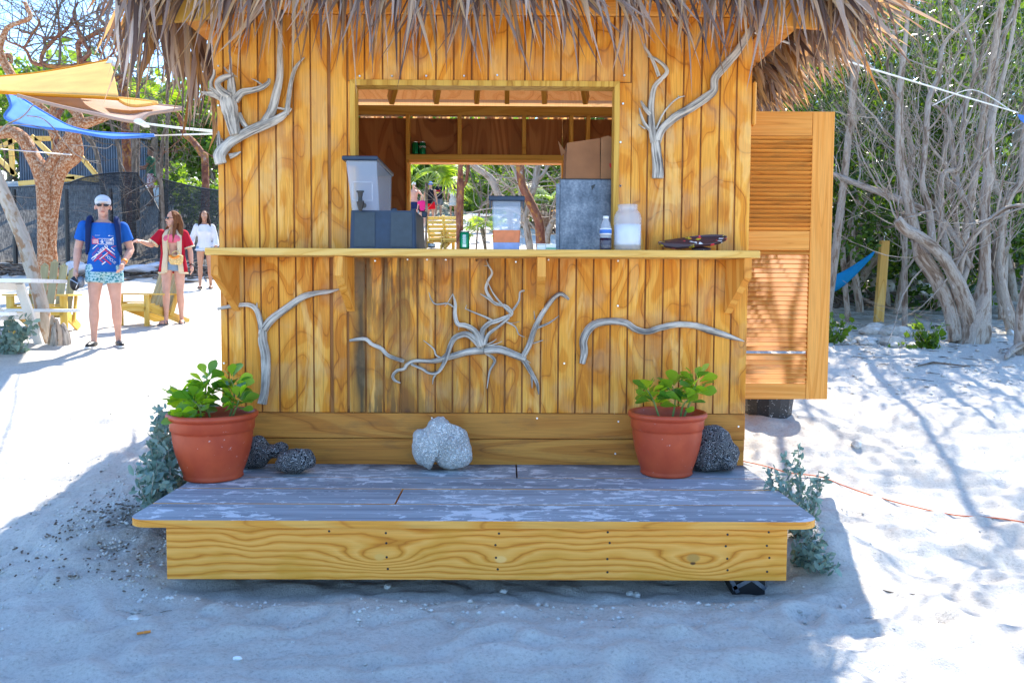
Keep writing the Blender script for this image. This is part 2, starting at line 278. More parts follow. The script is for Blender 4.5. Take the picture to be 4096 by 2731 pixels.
# ------------------------------------------------------------------ mesh helpers
class MB:
    def __init__(s): s.v=[];s.f=[];s.g=[]
    def add(s,vs,fs,gs=None):
        o=len(s.v); s.v+=[tuple(v) for v in vs]; s.f+=[tuple(i+o for i in f) for f in fs]; s.g+=[tuple(x) for x in (gs if gs is not None else vs)]
        return s
    def box(s,x0,x1,y0,y1,z0,z1,ax='z',off=0,bev=0):
        b=bev; P8=[]
        xs=(x0,x1);ys=(y0,y1);zs=(z0,z1)
        if not bev:
            vs=[(x,y,z) for z in zs for y in ys for x in xs]; fs=[(0,2,3,1),(4,5,7,6),(0,1,5,4),(2,6,7,3),(0,4,6,2),(1,3,7,5)]
        else: # chamfered along all edges : 24 verts
            vs=[];idx={}
            for ix in (0,1):
                for iy in (0,1):
                    for iz in (0,1):
                        for a in range(3):
                            q=[xs[ix]+(b if ix==0 else -b),ys[iy]+(b if iy==0 else -b),zs[iz]+(b if iz==0 else -b)]
                            q[a]=(xs,ys,zs)[a][(ix,iy,iz)[a]]; idx[ix,iy,iz,a]=len(vs); vs.append(tuple(q))
            fs=[]
            for a in range(3):
                o=[i for i in range(3) if i!=a]
                for sd in (0,1):
                    k=[]
                    for u,w in ((0,0),(1,0),(1,1),(0,1)):
                        t=[0,0,0]; t[a]=sd; t[o[0]]=u; t[o[1]]=w; k.append(idx[t[0],t[1],t[2],a])
                    fs.append(tuple(k))
            for a in range(3):
                o=[i for i in range(3) if i!=a]
                for u in (0,1):
                    for w in (0,1):
                        t0=[0,0,0];t0[o[0]]=u;t0[o[1]]=w;t1=list(t0);t1[a]=1
                        fs.append((idx[(*t0,o[0])],idx[(*t1,o[0])],idx[(*t1,o[1])],idx[(*t0,o[1])]))
            for k in [(i,j,l) for i in (0,1) for j in (0,1) for l in (0,1)]: fs.append(tuple(idx[(*k,a)] for a in range(3)))
        if ax=='z': gs=[(x+off,y,z) for x,y,z in vs]
        elif ax=='x': gs=[(z+off,y,x+off*3) for x,y,z in vs]
        else: gs=[(x+off,z,y+off*3) for x,y,z in vs]
        return s.add(vs,fs,gs)
    def beam(s,a,b,w,h,up=(0,0,1),off=0):
        a=Vector(a);b=Vector(b);d=(b-a);L=d.length;d.normalize(); u=Vector(up); sx=d.cross(u); 
        if sx.length<1e-4: sx=d.cross(Vector((1,0,0)))
        sx.normalize(); up=sx.cross(d).normalized(); vs=[];gs=[]
        for t,p in ((0,a),(L,b)):
            for i,j in ((-1,-1),(1,-1),(1,1),(-1,1)):
                vs.append(p+sx*(i*w/2)+up*(j*h/2)); gs.append((i*w/2+off,j*h/2,t+off*3))
        return s.add(vs,[(0,3,2,1),(4,5,6,7),(0,1,5,4),(1,2,6,5),(2,3,7,6),(3,0,4,7)],gs)
    def tube(s,pts,rs,n=8,gn=0.,seed=0,cap=True,flat=1.0,sub=0):
        pts=[Vector(p) for p in pts]; rs=list(rs)
        if sub: pts,rs=smooth(pts,rs,sub)
        m=len(pts); vs=[];gs=[];L=0; rd=random.Random(seed+m*13+int(abs(pts[0].x)*1000)); g0=rd.random()*20
        ph=[rd.random()*6.3 for _ in range(3)]; u=None
        for i in range(m):
            d=(pts[min(i+1,m-1)]-pts[max(i-1,0)])
            if d.length<1e-9: d=Vector((0,0,1))
            d.normalize()
            if u is None:
                u=d.cross(Vector((0,1,0)) if abs(d.y)<.9 else Vector((1,0,0))).normalized()
            else:
                u=(u-d*u.dot(d)); u=u.normalized() if u.length>1e-6 else d.orthogonal().normalized()
            w=d.cross(u)
            if i: L+=(pts[i]-pts[i-1]).length
            for j in range(n):
                a=2*pi*j/n; r=rs[i]*(1+gn*(s_(a*2+ph[0]+L*3)+.6*s_(a*3+ph[1]-L*5)+.5*s_(a*5+ph[2])+.5*(rd.random()-.5)))
                v=pts[i]+u*(c(a)*r)+w*(math.sin(a)*r)
                if flat!=1: v.y=pts[i].y+(v.y-pts[i].y)*flat
                vs.append(v); gs.append((g0+c(a)*max(rs[i],.01),math.sin(a)*max(rs[i],.01)+g0*.3,L+g0))
        fs=[(i*n+j,i*n+(j+1)%n,(i+1)*n+(j+1)%n,(i+1)*n+j) for i in range(m-1) for j in range(n)]
        if cap: fs+=[tuple(range(n-1,-1,-1)),tuple(range((m-1)*n,m*n))]
        return s.add(vs,fs,gs)
    def lathe(s,prof,cx,cy,n=24,sx=1,sy=1):
        vs=[(cx+r*c(2*pi*j/n)*sx,cy+r*math.sin(2*pi*j/n)*sy,z) for r,z in prof for j in range(n)]; m=len(prof)
        fs=[(i*n+j,i*n+(j+1)%n,(i+1)*n+(j+1)%n,(i+1)*n+j) for i in range(m-1) for j in range(n)]
        fs+=[tuple(range(n-1,-1,-1)),tuple(range((m-1)*n,m*n))]
        return s.add(vs,fs)
    def prism(s,poly,d):   # poly of 3-D points, extruded by vector d
        n=len(poly); d=Vector(d); a=[Vector(p) for p in poly]; vs=a+[p+d for p in a]
        return s.add(vs,[tuple(range(n)),tuple(range(2*n-1,n-1,-1))]+[(i,n+i,n+(i+1)%n,(i+1)%n) for i in range(n)])
    def sheet(s,top,bot,k=6,sag=0):
        m=len(top); vs=[]
        for i in range(m):
            for j in range(k+1):
                t=j/k; v=Vector(top[i]).lerp(Vector(bot[i]),t); v.z-=sag*math.sin(pi*t); vs.append(v)
        return s.add(vs,[(i*(k+1)+j,i*(k+1)+j+1,(i+1)*(k+1)+j+1,(i+1)*(k+1)+j) for i in range(m-1) for j in range(k)])
    def build(s,name,mat,parent=None,smooth=False,kind=None):
        me=bpy.data.meshes.new(name); o=pos(parent); me.from_pydata([(v[0]-o.x,v[1]-o.y,v[2]-o.z) for v in s.v],[],s.f); me.update()
        at=me.attributes.new('grain','FLOAT_VECTOR','POINT'); at.data.foreach_set('vector',np.array(s.g,np.float32).ravel())
        if smooth: me.polygons.foreach_set('use_smooth',[True]*len(me.polygons))
        return link(name,me,mat,parent,kind)
s_=math.sin
def smooth(pts,rs,sub):
    P2=[];R2=[];m=len(pts)
    for i in range(m-1):
        p0=pts[max(i-1,0)];p1=pts[i];p2=pts[i+1];p3=pts[min(i+2,m-1)]
        for k in range(sub):
            t=k/sub; P2.append(.5*((2*p1)+(p2-p0)*t+(2*p0-5*p1+4*p2-p3)*t*t+(3*p1-p0-3*p2+p3)*t**3)); R2.append(rs[i]*(1-t)+rs[i+1]*t)
    return P2+[pts[-1]],R2+[rs[-1]]
def pos(parent):
    o=Vector((0,0,0))
    while parent is not None: o=o+parent.location; parent=parent.parent
    return o
def link(name,me,mat,parent=None,kind=None):
    o=bpy.data.objects.new(name,me); COL.objects.link(o)
    if mat is not None and len(me.materials)==0: me.materials.append(MT[mat] if isinstance(mat,str) else mat)
    if parent is not None: o.parent=parent
    if kind: o['kind']=kind
    return o
def thing(name,label,cat,loc=(0,0,0),group=None):
    o=bpy.data.objects.new(name,None); COL.objects.link(o); o.location=loc; o.empty_display_size=.1; o['label']=label; o['category']=cat
    if group: o['group']=group
    return o
def tag(o,label,cat,group=None,kind=None):
    o['label']=label; o['category']=cat
    if group: o['group']=group
    if kind: o['kind']=kind
    return o
def struct(o): o['kind']='structure'; return o
def npmesh(name,V,Fq,gr,mat,parent=None,kind=None,smooth=False):
    me=bpy.data.meshes.new(name); n=len(V); m=len(Fq); k=Fq.shape[1]; o=pos(parent); V=V-np.array(o)
    me.vertices.add(n); me.vertices.foreach_set('co',V.astype(np.float32).ravel()); me.loops.add(m*k); me.polygons.add(m)
    me.loops.foreach_set('vertex_index',Fq.astype(np.int32).ravel()); me.polygons.foreach_set('loop_start',np.arange(0,m*k,k,dtype=np.int32))
    try: me.polygons.foreach_set('loop_total',np.full(m,k,np.int32))
    except Exception: pass
    if smooth: me.polygons.foreach_set('use_smooth',np.ones(m,bool))
    me.update(calc_edges=True)
    at=me.attributes.new('grain','FLOAT_VECTOR','POINT'); at.data.foreach_set('vector',gr.astype(np.float32).ravel())
    return link(name,me,mat,parent,kind)
def leaves(name,C,size,mat,parent=None,kind='stuff',up=0.3,asp=.55,seed=1):
    r=np.random.default_rng(seed); n=len(C); C=np.asarray(C)
    d=r.normal(size=(n,3)); d/=np.linalg.norm(d,axis=1)[:,None]; e=r.normal(size=(n,3)); e[:,2]*=.6; e=np.cross(d,e); e/=np.linalg.norm(e,axis=1)[:,None]
    nn=np.cross(d,e); L=(size*(.6+.8*r.random(n)))[:,None]; w=L*asp*.5
    V=np.stack([C-d*L*.5,C-d*L*.1+e*w+nn*w*.25,C+d*L*.35+e*w*.7+nn*w*.2,C+d*L*.5,C+d*L*.35-e*w*.7+nn*w*.2,C-d*L*.1-e*w+nn*w*.25],1).reshape(-1,3)
    b=(np.arange(n)*6)[:,None]; Fq=np.concatenate([b+np.array([[0,1,2,3]]),b+np.array([[0,3,4,5]])],0)
    g=np.repeat(r.random((n,3)),6,0); return npmesh(name,V,Fq,g,mat,parent,kind)
def cloud(n,cx,cy,cz,rx,ry,rz,seed=0,shell=.5,clump=12):
    r=np.random.default_rng(seed); K=r.normal(size=(clump,3)); K/=np.linalg.norm(K,axis=1)[:,None]; K*=(r.random((clump,1))**.4)*.75
    i=r.integers(0,clump,n); d=r.normal(size=(n,3)); d/=np.linalg.norm(d,axis=1)[:,None]; q=K[i]+d*(r.random((n,1))**.45)*.42*(.7+.6*r.random(clump)[i][:,None])
    return q*np.array([rx,ry,rz])+np.array([cx,cy,cz])
# ------------------------------------------------------------------ ground
def ground():
    def axis(segs):
        out=[segs[0][0]]
        for a,b,st in segs:
            k=max(1,int(round((b-a)/st))); out+=list(np.linspace(a,b,k+1)[1:])
        return np.array(out)
    xs=axis([(-420,-60,30),(-60,-14,3),(-14,-5,.3),(-5,-3,.06),(-3,3.6,.022),(3.6,6,.06),(6,14,.3),(14,60,3),(60,420,30)])
    ys=axis([(-400,-20,40),(-20,1.5,1.5),(1.5,7,.022),(7,13,.06),(13,24,.25),(24,60,1),(60,100,4),(100,420,40)])
    X,Y=np.meshgrid(xs,ys); Z=hfine(X,Y)
    r=np.random.default_rng(3)                      # scuffed footprints
    for i in range(900):
        px,py=(r.uniform(-5,6),r.uniform(1.8,13)) if i<520 else (r.uniform(-3,3),r.uniform(2,4.4))

        if -2.1<px<1.8 and 4.2<py<9: continue
        a=r.uniform(0,pi); i0,i1=np.searchsorted(xs,[px-.4,px+.4]); j0,j1=np.searchsorted(ys,[py-.4,py+.4])
        U=(X[j0:j1,i0:i1]-px); V=(Y[j0:j1,i0:i1]-py); u=U*c(a)+V*s(a); v=-U*s(a)+V*c(a); q=(u/.13)**2+(v/.06)**2
        dep=r.uniform(.008,.026) if i<520 else r.uniform(.002,.009); Z[j0:j1,i0:i1]+=-dep*np.exp(-q)+dep*.7*np.exp(-((q**.5-1.7)**2)*2.2)
    dg=((X>-6)&(X<6)&(Y>1)&(Y<13)); 
    nx,ny=len(xs),len(ys); V=np.stack([X,Y,Z],-1).reshape(-1,3); i=np.arange(nx*ny).reshape(ny,nx)
    Fq=np.stack([i[:-1,:-1],i[:-1,1:],i[1:,1:],i[1:,:-1]],-1).reshape(-1,4)
    return struct(npmesh('ground',V,Fq,V,'sand',smooth=True))
ground()
def pebbles():
    r=np.random.default_rng(5); V=[];Fc=[];g=[]
    oct_=np.array([(1,0,0),(0,1,0),(-1,0,0),(0,-1,0),(0,0,1),(0,0,-1)],float); tri=np.array([(0,1,4),(1,2,4),(2,3,4),(3,0,4),(1,0,5),(2,1,5),(3,2,5),(0,3,5)])
    pts=[]
    for i in range(1500): pts.append((r.uniform(-4,4.5),r.uniform(2,8),r.uniform(.003,.011)))
    for i in range(1500):
        pts.append((-2.25+r.normal()*.42,5.0+r.normal()*.5,r.uniform(.005,.016)))
    for i in range(350): pts.append((r.uniform(-1.9,1.9),4.3-abs(r.normal())*.18,r.uniform(.005,.02)))
    for i in range(1800): pts.append((r.uniform(-2.6,2.6),r.uniform(2.3,4.3),r.uniform(.0015,.006)))
    for i in range(900): pts.append((r.uniform(2.4,7),r.uniform(8,13),r.uniform(.008,.035)))
    for i,(x,y,z) in enumerate(pts):
        if -1.75<x<1.45 and 4.4<y<5.8: continue
        q=oct_*(r.uniform(.6,1.3,(6,1)))*z; q[:,2]*=.7; V.append(q+np.array([x,y,hgt(x,y)+z*.15])); Fc.append(tri+6*len(Fc)); g.append(np.full((6,3),r.random()))
    o=npmesh('pebbles',np.concatenate(V),np.concatenate(Fc),np.concatenate(g),'rock',kind='stuff'); tag(o,'small pale coral pebbles strewn over the sand','pebbles')
pebbles()
# ------------------------------------------------------------------ the hut
WY=5.8; XL,XR=-1.972,1.680; OX0,OX1,OZ0,OZ1=-1.03,.734,1.895,3.0; BZ=.763; WT=3.47; BY=8.2; CT=1.885
hut=thing('beach_bar_hut','wooden beach bar hut with grooved siding, open serving window and thatched palm roof','hut',(-.15,WY,.4))
def board(x0,x1,z0,z1,y=WY,mat='siding',name='siding_board'):
    MB().box(x0,x1,y,y+.012,z0,z1,bev=.0025).build(name,mat,hut)
def row(fx,fy,z0,z1,gap=.0055,lo=None,hi=None):
    xs=[P(x,fy,WY).x for x in fx]
    if lo is not None: xs[0]=lo
    if hi is not None: xs[-1]=hi
    for a,b in zip(xs,xs[1:]): board(a+gap,b-gap,z0,z1)
row([866,894,963,1032,1102,1172,1242,1312],400,CT,WT,lo=XL-.003)
row([1319,1389],400,CT,WT); row([1391,1458,1530,1601,1672,1744,1815,1887,1953,2029,2100,2172,2244,2313,2385,2457,2526],250,3.035,WT,lo=P(1391,400,WY).x)
board(P(1391,600,WY).x+.003,OX0-.032,CT,3.03)
row([2466,2526],700,CT,3.03); row([2526,2593,2662,2734,2806,2880,2947,3014],400,CT,WT,hi=XR)
row([877,912,979,1045,1116,1185,1254,1322],1300,BZ,CT-.03,lo=XL); row([1330,1390],1300,BZ,CT-.03)
row([1394,1463,1535,1601,1670,1741,1810,1879,1951,2020,2089,2163,2234,2303,2372,2441,2510,2579,2650,2719,2788,2857,2923,2982],1300,BZ,CT-.03,hi=XR)
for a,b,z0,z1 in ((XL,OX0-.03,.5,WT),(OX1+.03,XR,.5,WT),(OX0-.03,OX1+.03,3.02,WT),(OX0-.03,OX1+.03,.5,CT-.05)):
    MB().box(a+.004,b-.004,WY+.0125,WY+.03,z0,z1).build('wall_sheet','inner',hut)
# baseboards below the siding
MB().box(XL+.03,XR-.008,WY-.014,WY+.012,.585,BZ-.004,'x',1.3,bev=.003).build('baseboard','base',hut)
MB().box(XL+.03,XR-.012,WY-.012,WY+.014,.40,.580,'x',4.1,bev=.003).build('baseboard','base',hut)
# sides, back wall with its own window, floor
for x0,x1 in ((XL,XL+.02),(XR-.02,XR)):
    if x0<0:
        for i in range(20):
            MB().box(x0-.004,x1,WY+.034+i*.118,WY+.034+i*.118+.112,.45,3.42).build('side_board','siding',hut)
    else:
        MB().box(x0,x1,WY+.034,WY+.5,.45,3.42).build('side_board','siding',hut); MB().box(x0,x1,WY+1.5,BY,.45,3.42).build('side_board','siding',hut)
BX0,BX1,BZ0,BZ1=P(1640,800,BY).x,P(2247,800,BY).x,1.62,P(1900,645,BY).z
bplate=P(1900,470,BY).z
for i in range(10):
    a=XL+i*.3652; b=a+.3652
    for q0,q1 in ((a,b),):
        # split every sheet strip around the window
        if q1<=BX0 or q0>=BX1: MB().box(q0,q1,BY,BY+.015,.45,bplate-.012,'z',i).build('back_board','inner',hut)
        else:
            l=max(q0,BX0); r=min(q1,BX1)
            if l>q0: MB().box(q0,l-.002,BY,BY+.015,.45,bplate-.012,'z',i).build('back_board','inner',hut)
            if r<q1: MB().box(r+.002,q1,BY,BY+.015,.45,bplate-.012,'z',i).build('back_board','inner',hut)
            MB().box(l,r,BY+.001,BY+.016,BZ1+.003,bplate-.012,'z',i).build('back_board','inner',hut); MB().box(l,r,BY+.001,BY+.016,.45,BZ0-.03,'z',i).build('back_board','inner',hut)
plate_top=P(1900,425,BY-.09).z
MB().box(XL+.02,XR-.02,BY-.09,BY-.002,bplate+.003,bplate+.085,'x').build('wall_plate','treated',hut)
MB().box(XL+.02,XR-.02,BY-.088,BY-.004,bplate+.09,plate_top,'x',2).build('wall_plate','treated',hut)
def stud(fx,z0,z1,w=.038,d=.088): 
    x=P(fx,600,BY-.09).x; MB().box(x-w/2,x+w/2,BY-d,BY-.003,z0,z1,bev=.003).build('stud','treated',hut)
stud(1631,1.5,bplate+.018); 
for f_ in (1838,2096,2285,2352): stud(f_,BZ1+.05,bplate+.018)
stud(2255,1.5,BZ1+.0)
MB().box(BX0-.02,BX1+.02,BY-.1,BY-.001,BZ1+.0,BZ1+.046,'x',1).build('window_header','treated',hut)
MB().box(BX0,BX1,BY-.102,BY+.03,BZ1-.03,BZ1-.002,'x',2).build('window_trim','pine',hut)
for x0,x1 in ((BX0-.018,BX0+.002),(BX1-.002,BX1+.022)): MB().box(x0,x1,BY-.104,BY+.034,1.5,BZ1-.032).build('window_trim','pine',hut)
MB().box(BX0,BX1,BY-.1,BY+.06,BZ0-.03,BZ0,'x').build('window_sill','pine',hut)
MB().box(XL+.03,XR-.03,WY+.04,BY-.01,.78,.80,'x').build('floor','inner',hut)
# roof : hip shape with rafters, fascia and side soffits
EZ=3.54; RZ=4.75; RX0,RX1=-2.28,2.12; RY0,RY1=5.18,8.95
ry=(RY0+RY1)/2; a0,a1=(-1.0,.75)
def roofmesh(dz,inset=0):
    m=MB(); x0,x1,y0,y1=RX0+inset,RX1-inset,RY0+inset,RY1-inset; e=EZ+dz; rz=RZ+dz-inset*.4
    m.add([(x0,y0,e),(x1,y0,e),(x1,y1,e),(x0,y1,e),(a0,ry,rz),(a1,ry,rz)],[(0,1,5,4),(1,2,5),(2,3,4,5),(3,0,4)]); return m
m=roofmesh(0,.35); m.build('roof_sheathing','ceil',hut)
m=roofmesh(.10); m.add([(RX0,RY0,EZ-.0),(RX1,RY0,EZ-.0),(RX1,RY1,EZ-.0),(RX0,RY1,EZ-.0),(a0,ry,RZ-.0),(a1,ry,RZ-.0)],[(4,5,1,0),(5,2,1),(5,4,3,2),(4,0,3)]); m.build('thatch_layer','thatch',hut)
for i,fx in enumerate((1478,1562,1742,1905,2028,2180,2345)):
    b=P(fx,428,BY-.05); t=Vector(((b.x*1.0)*.55+.0,ry,RZ-.24)); 
    if i==0: b=P(1418,402,BY-.3); t=Vector((-.98,ry,RZ-.24)); b.x=-1.9; b.y=BY; b.z=plate_top+.02
    MB().beam(b+Vector((0,0,.06)),t,.045,.13).build('rafter','treated',hut)
for sx in (-1,1): MB().beam((sx*1.9 if sx<0 else 1.6,6.0,3.55),(sx*.9,ry,RZ-.24),.045,.13).build('rafter','treated',hut)
for i,x in enumerate((-.65,-.1,.45)): MB().beam((x*1.3,6.0,3.58),(x,ry,RZ-.24),.045,.13).build('rafter','treated',hut)
FY=5.42
fz=P(2000,-40,FY).z
MB().box(XL-.02,XR+.02,WY-.02,WY+.02,WT+.004,WT+.14,'x',bev=.004).build('top_plate','pine',hut)
for i in range(5): 
    x=P(870+i*430,0,FY).x; MB().box(x,x+.07,FY+.04,WY-.021,WT+.03,WT+.14,'y').build('lookout','pine',hut)
# yellow fascia ends dropping outwards, orange soffit behind them
def fascia(pl,y,mat='treated'):
    pts=[P(x,v,y) for x,v in pl]; MB().prism(pts,(0,.04,0)).build('fascia_board',mat,hut)
fascia([(563,-60),(866,-60),(866,66),(563,101)],FY); fascia([(3000,-60),(3298,-60),(3298,116),(3000,92)],FY,'pine')
MB().prism([P(563,-60,FY),P(563,101,FY),P(535,104,FY),P(535,-60,FY)],(0,.04,0)).build('fascia_board','soffit',hut)
lz=P(735,84,FY+.05); rz_=P(3189,112,FY+.05)
MB().prism([lz,(XL-.004,FY+.05,P(866,66,FY+.05).z),(XL-.004,BY+.3,P(866,66,FY+.05).z),(lz.x,BY+.3,lz.z)],(0,0,.02)).build('soffit','soffit',hut)
MB().prism([rz_,(XR+.004,FY+.05,P(3010,94,FY+.05).z),(XR+.004,BY+.3,P(3010,94,FY+.05).z),(rz_.x,BY+.3,rz_.z)],(0,0,.02)).build('soffit','soffit',hut)
MB().box(XL-.03,XL-.006,WY+.03,WY+.10,2.95,3.44).build('corner_trim','pine',hut); MB().box(XR+.004,XR+.03,WY+.0,WY+.07,2.75,3.05,bev=.012).build('corner_trim','pine',hut)
# opening trim, mitred frame
tw=.036
for nm,poly,y0 in (('window_frame',[(OX0-tw,OZ1+tw),(OX1+tw,OZ1+tw),(OX1,OZ1),(OX0,OZ1)],0),('window_frame',[(OX0-tw,OZ1+tw),(OX0,OZ1),(OX0,CT),(OX0-tw,CT)],1),('window_frame',[(OX1+tw,OZ1+tw),(OX1,OZ1),(OX1,CT),(OX1+tw,CT)],2)):
    MB().prism([(x,WY-.012-y0*.0012,z) for x,z in poly],(0,.13,0)).build(nm,'treated',hut)
# counter and its brackets
cx0,cx1=P(818,1000,5.5).x,P(3042,1000,5.5).x; cb=P(2000,1026,5.5).z; CT=P(2000,997,5.5).z
MB().box(cx0,cx1,5.5,WY-.016,cb,CT,'x',bev=.004).build('counter','counter',hut); MB().box(OX0+.004,OX1-.004,WY-.014,6.42,cb,CT-.001,'x',2).build('counter','counter',hut)
def bracket(x,w=.042,tilt=0,D=.285,Hh=.37,mat='soffit'):
    a=[(x,5.515,cb-.002),(x,5.515,cb-.13),(x+tilt,WY-.018,cb-Hh),(x+tilt,WY-.018,cb-.002)]
    MB().prism(a,(w,0,0)).build('bracket',mat,hut)
bracket(P(843,1050,5.515).x,.046,.055); bracket(P(1338,1050,5.515).x,.052,.03,mat='pine'); bracket(P(2150,1050,5.515).x,.055,.0,Hh=.36); bracket(P(2978,1050,5.515).x,.048,-.055)
# screw heads on the siding
m=MB()
for r_,x,y in (('J',255,120),('J',1180,115),('J',1372,85),('J',1627,74),('J',1780,75),('J',1927,76),('J',2168,80),('K',12,80),('K',320,93),('K',577,77),('K',1015,62),('K',1122,85),('K',1120,437),('K',700,888),('C',1252,597),('C',1505,597),('C',1773,596),('C',2070,596),('C',2330,590),('C',143,518),('C',143,828),('D',1040,632),('D',1030,868),('D',1008,1190),('D',1008,1555),('G',1140,478),('J',187,886),('M',453,98),('M',1035,100),('M',1485,118),('M',1468,296),('M',2150,146),('M',2146,325)):
    p=RP(r_,x,y,WY-.016); m.tube([p+Vector((0,-.002,0)),p+Vector((0,.02,0))],[.0065,.0065],7)
m.build('screw_heads','metal',hut,kind='stuff')
# louvred door swung open beside the hut
dx0=XR+.03; dx1=P(3322,1000,6.25).x; DY=6.25
dt=P(3150,448,DY).z; db=P(3150,1595,DY).z; sx1=P(3236,1000,6.25).x
door=bpy.data.objects.new('louvred_door',None); COL.objects.link(door); door.parent=hut; door.location=Vector((dx0,DY,db))-hut.location
door['label']='open louvred shutter door hinged on the right corner of the hut'
def dbx(n,x0,x1,z0,z1,ax,y0=-.015,y1=.02,off=0): MB().box(x0,x1,DY+y0,DY+y1,z0,z1,ax,off,bev=.002).build(n,'door',door)
dbx('stile',sx1,dx1,db,dt,'z'); dbx('stile',dx0-.03,dx0+.05,db,dt,'z',off=3)
zt=P(3150,545,DY).z; zm1=P(3150,925,DY).z; zm0=P(3150,1002,DY).z; zb=P(3150,1532,DY).z
dbx('rail',dx0+.052,sx1-.002,zt,dt,'x',-.013,.018,1); dbx('rail',dx0+.052,sx1-.002,zm0,zm1,'x',-.013,.018,5); dbx('rail',dx0+.052,sx1-.002,db,zb,'x',-.013,.018,8)
def slats(z0,z1,n,skip=()):
    for i in range(n):
        if i in skip: continue
        z=z0+(z1-z0)*(i+.5)/n; h=(z1-z0)/n
        q=MB(); q.add([(x,DY+y,z+zz) for x in (dx0+.05,sx1) for y,zz in ((-.012,-h*.42),(.012,h*.30),(.024,h*.95),(.010,h*.50),(-.026,-h*.34))],[(0,1,2,3,4),(9,8,7,6,5)]+[(j,5+j,5+(j+1)%5,(j+1)%5) for j in range(5)],[(zz+i,y,x) for x in (dx0+.05,sx1) for y,zz in ((-.012,-h*.42),(.012,h*.30),(.024,h*.95),(.010,h*.50),(-.026,-h*.34))])
        q.build('slat','slat',door)
slats(zt,zm1,-0+22) ; slats(zb,zm0,29,(6,))
# thatch : drooping palm leaflets
def leaflet(L,w,seed,curl):
    r=random.Random(seed); m=MB(); n=7; x=y=0.; z=0.; ang=r.uniform(-.1,.1); tilt=.35
    for i in range(n+1):
        t=i/n; wd=w*(min(1,.35+t*3) if t<.25 else 1)*(1-max(0,t-.25)/.75)**.8+.0008
        m.v+=[(x-wd/2,y+.006*(1-t),z),(x,y-.006*(1-t),z),(x+wd/2,y+.006*(1-t),z)]
        m.g+=[(-wd/2,r.random()*0,t*L),(0,0,t*L),(wd/2,0,t*L)]
        ang+=curl*.09; tilt*=.75; x+=math.sin(ang)*L/n; z-=L/n*c(ang)*c(tilt); y-=math.sin(tilt)*L/n
    m.f=[(3*i+k,3*i+k+1,3*i+k+4,3*i+k+3) for i in range(n) for k in (0,1)]; return m
LM=[]
for i in range(14):
    m=leaflet(1,random.uniform(.05,.085),i,random.uniform(-.45,.45)); me=bpy.data.meshes.new('thatch_leaf'); me.from_pydata(m.v,[],m.f); at=me.attributes.new('grain','FLOAT_VECTOR','POINT'); at.data.foreach_set('vector',np.array(m.g,np.float32).ravel()); me.materials.append(MT['thatch']); LM.append((me,m))
hl=hut.location
def lean(x):
    return .5*math.sin(x*1.7+.6)+.28*math.sin(x*4.1)
for i in range(300):
    x=-2.36+4.6*(i+random.random())/300; d=random.random()
    L=random.uniform(.22,.48) if d<.6 else random.uniform(.44,.74); y=random.uniform(5.12,5.36); z=random.uniform(3.50,3.66)
    me,_=random.choice(LM); o=bpy.data.objects.new('thatch_leaf',me); COL.objects.link(o); o.parent=hut
    o.location=Vector((x,y,z))-hl
    a=lean(x)*.6+random.gauss(0,.22)-(.1 if x<-1.8 else 0)+(.3 if x>1.75 else 0)+.1
    o.rotation_euler=(random.uniform(-.15,.35),-a,random.uniform(-.6,.6)); w=random.uniform(.25,.58)
    o.scale=(w,1,L)
def leaf_mass(name,spec):
    Vv=[];Ff=[];Gg=[];off=0
    base=[(np.array(m.v),np.array(m.f),np.array(m.g)) for _,m in LM]
    for (x,y,z,L,w,rx,ry_,rz0) in spec:
        v,f,g=base[random.randrange(14)]; v=v*np.array([w,1,L]); R3=np.array(Matrix.Rotation(rz0,3,'Z')@Matrix.Rotation(ry_,3,'Y')@Matrix.Rotation(rx,3,'X'))
        Vv.append(v@R3.T+np.array([x,y,z])); Ff.append(f+off); off+=len(v); q=g.copy(); q[:,1]=random.random(); Gg.append(q)
    npmesh(name,np.concatenate(Vv),np.concatenate(Ff),np.concatenate(Gg),'thatch',hut,'stuff')
sp=[]
for i in range(330):  # finer leaflets behind the front fringe
    x=-2.3+4.5*random.random(); sp.append((x,random.uniform(5.2,5.5),3.56+random.uniform(-.04,.10),random.uniform(.2,.62),random.uniform(.15,.45),random.uniform(-.1,.3),-(lean(x)*.6+random.gauss(0,.25)),random.uniform(-.7,.7)))
for i in range(150):  # backlit curtain hanging off the left eave
    y=random.uniform(5.25,8.9); x=-2.26+random.gauss(0,.05); sp.append((x,y,3.52+random.uniform(-.05,.06),random.uniform(.4,.8),random.uniform(.4,.85),random.gauss(0,.12),random.gauss(.03,.10),random.uniform(-.9,.9)))
for i in range(80):
    y=random.uniform(6.6,8.9); sp.append((random.uniform(-2.28,-2.2),y,3.42,random.uniform(.4,.8),random.uniform(.5,.9),random.gauss(0,.1),random.gauss(0,.1),random.uniform(-1,1)))
for i in range(420):  # right eave, spreading outwards
    y=random.uniform(5.3,8.9); x=2.12+random.gauss(0,.04); sp.append((x-random.random()*.2,y,3.54+random.uniform(-.08,.06),random.uniform(.3,.6),random.uniform(.35,.7),random.gauss(0,.18),-random.uniform(.25,.9),random.uniform(-.7,.7)))
for i in range(300):
    y=random.uniform(6.4,9.0); sp.append((random.uniform(1.75,2.1),y,3.47,random.uniform(.3,.6),random.uniform(.35,.8),random.gauss(-.3,.2),-random.uniform(.2,1.),random.uniform(-.7,.7)))
for i in range(55):   # stray stiff leaves at the right front corner
    sp.append((random.uniform(1.85,2.16),random.uniform(5.2,5.5),3.55+random.uniform(-.05,.10),random.uniform(.4,.85),random.uniform(.3,.6),random.gauss(.1,.2),-random.uniform(.3,1.3),random.uniform(-.5,.3)))
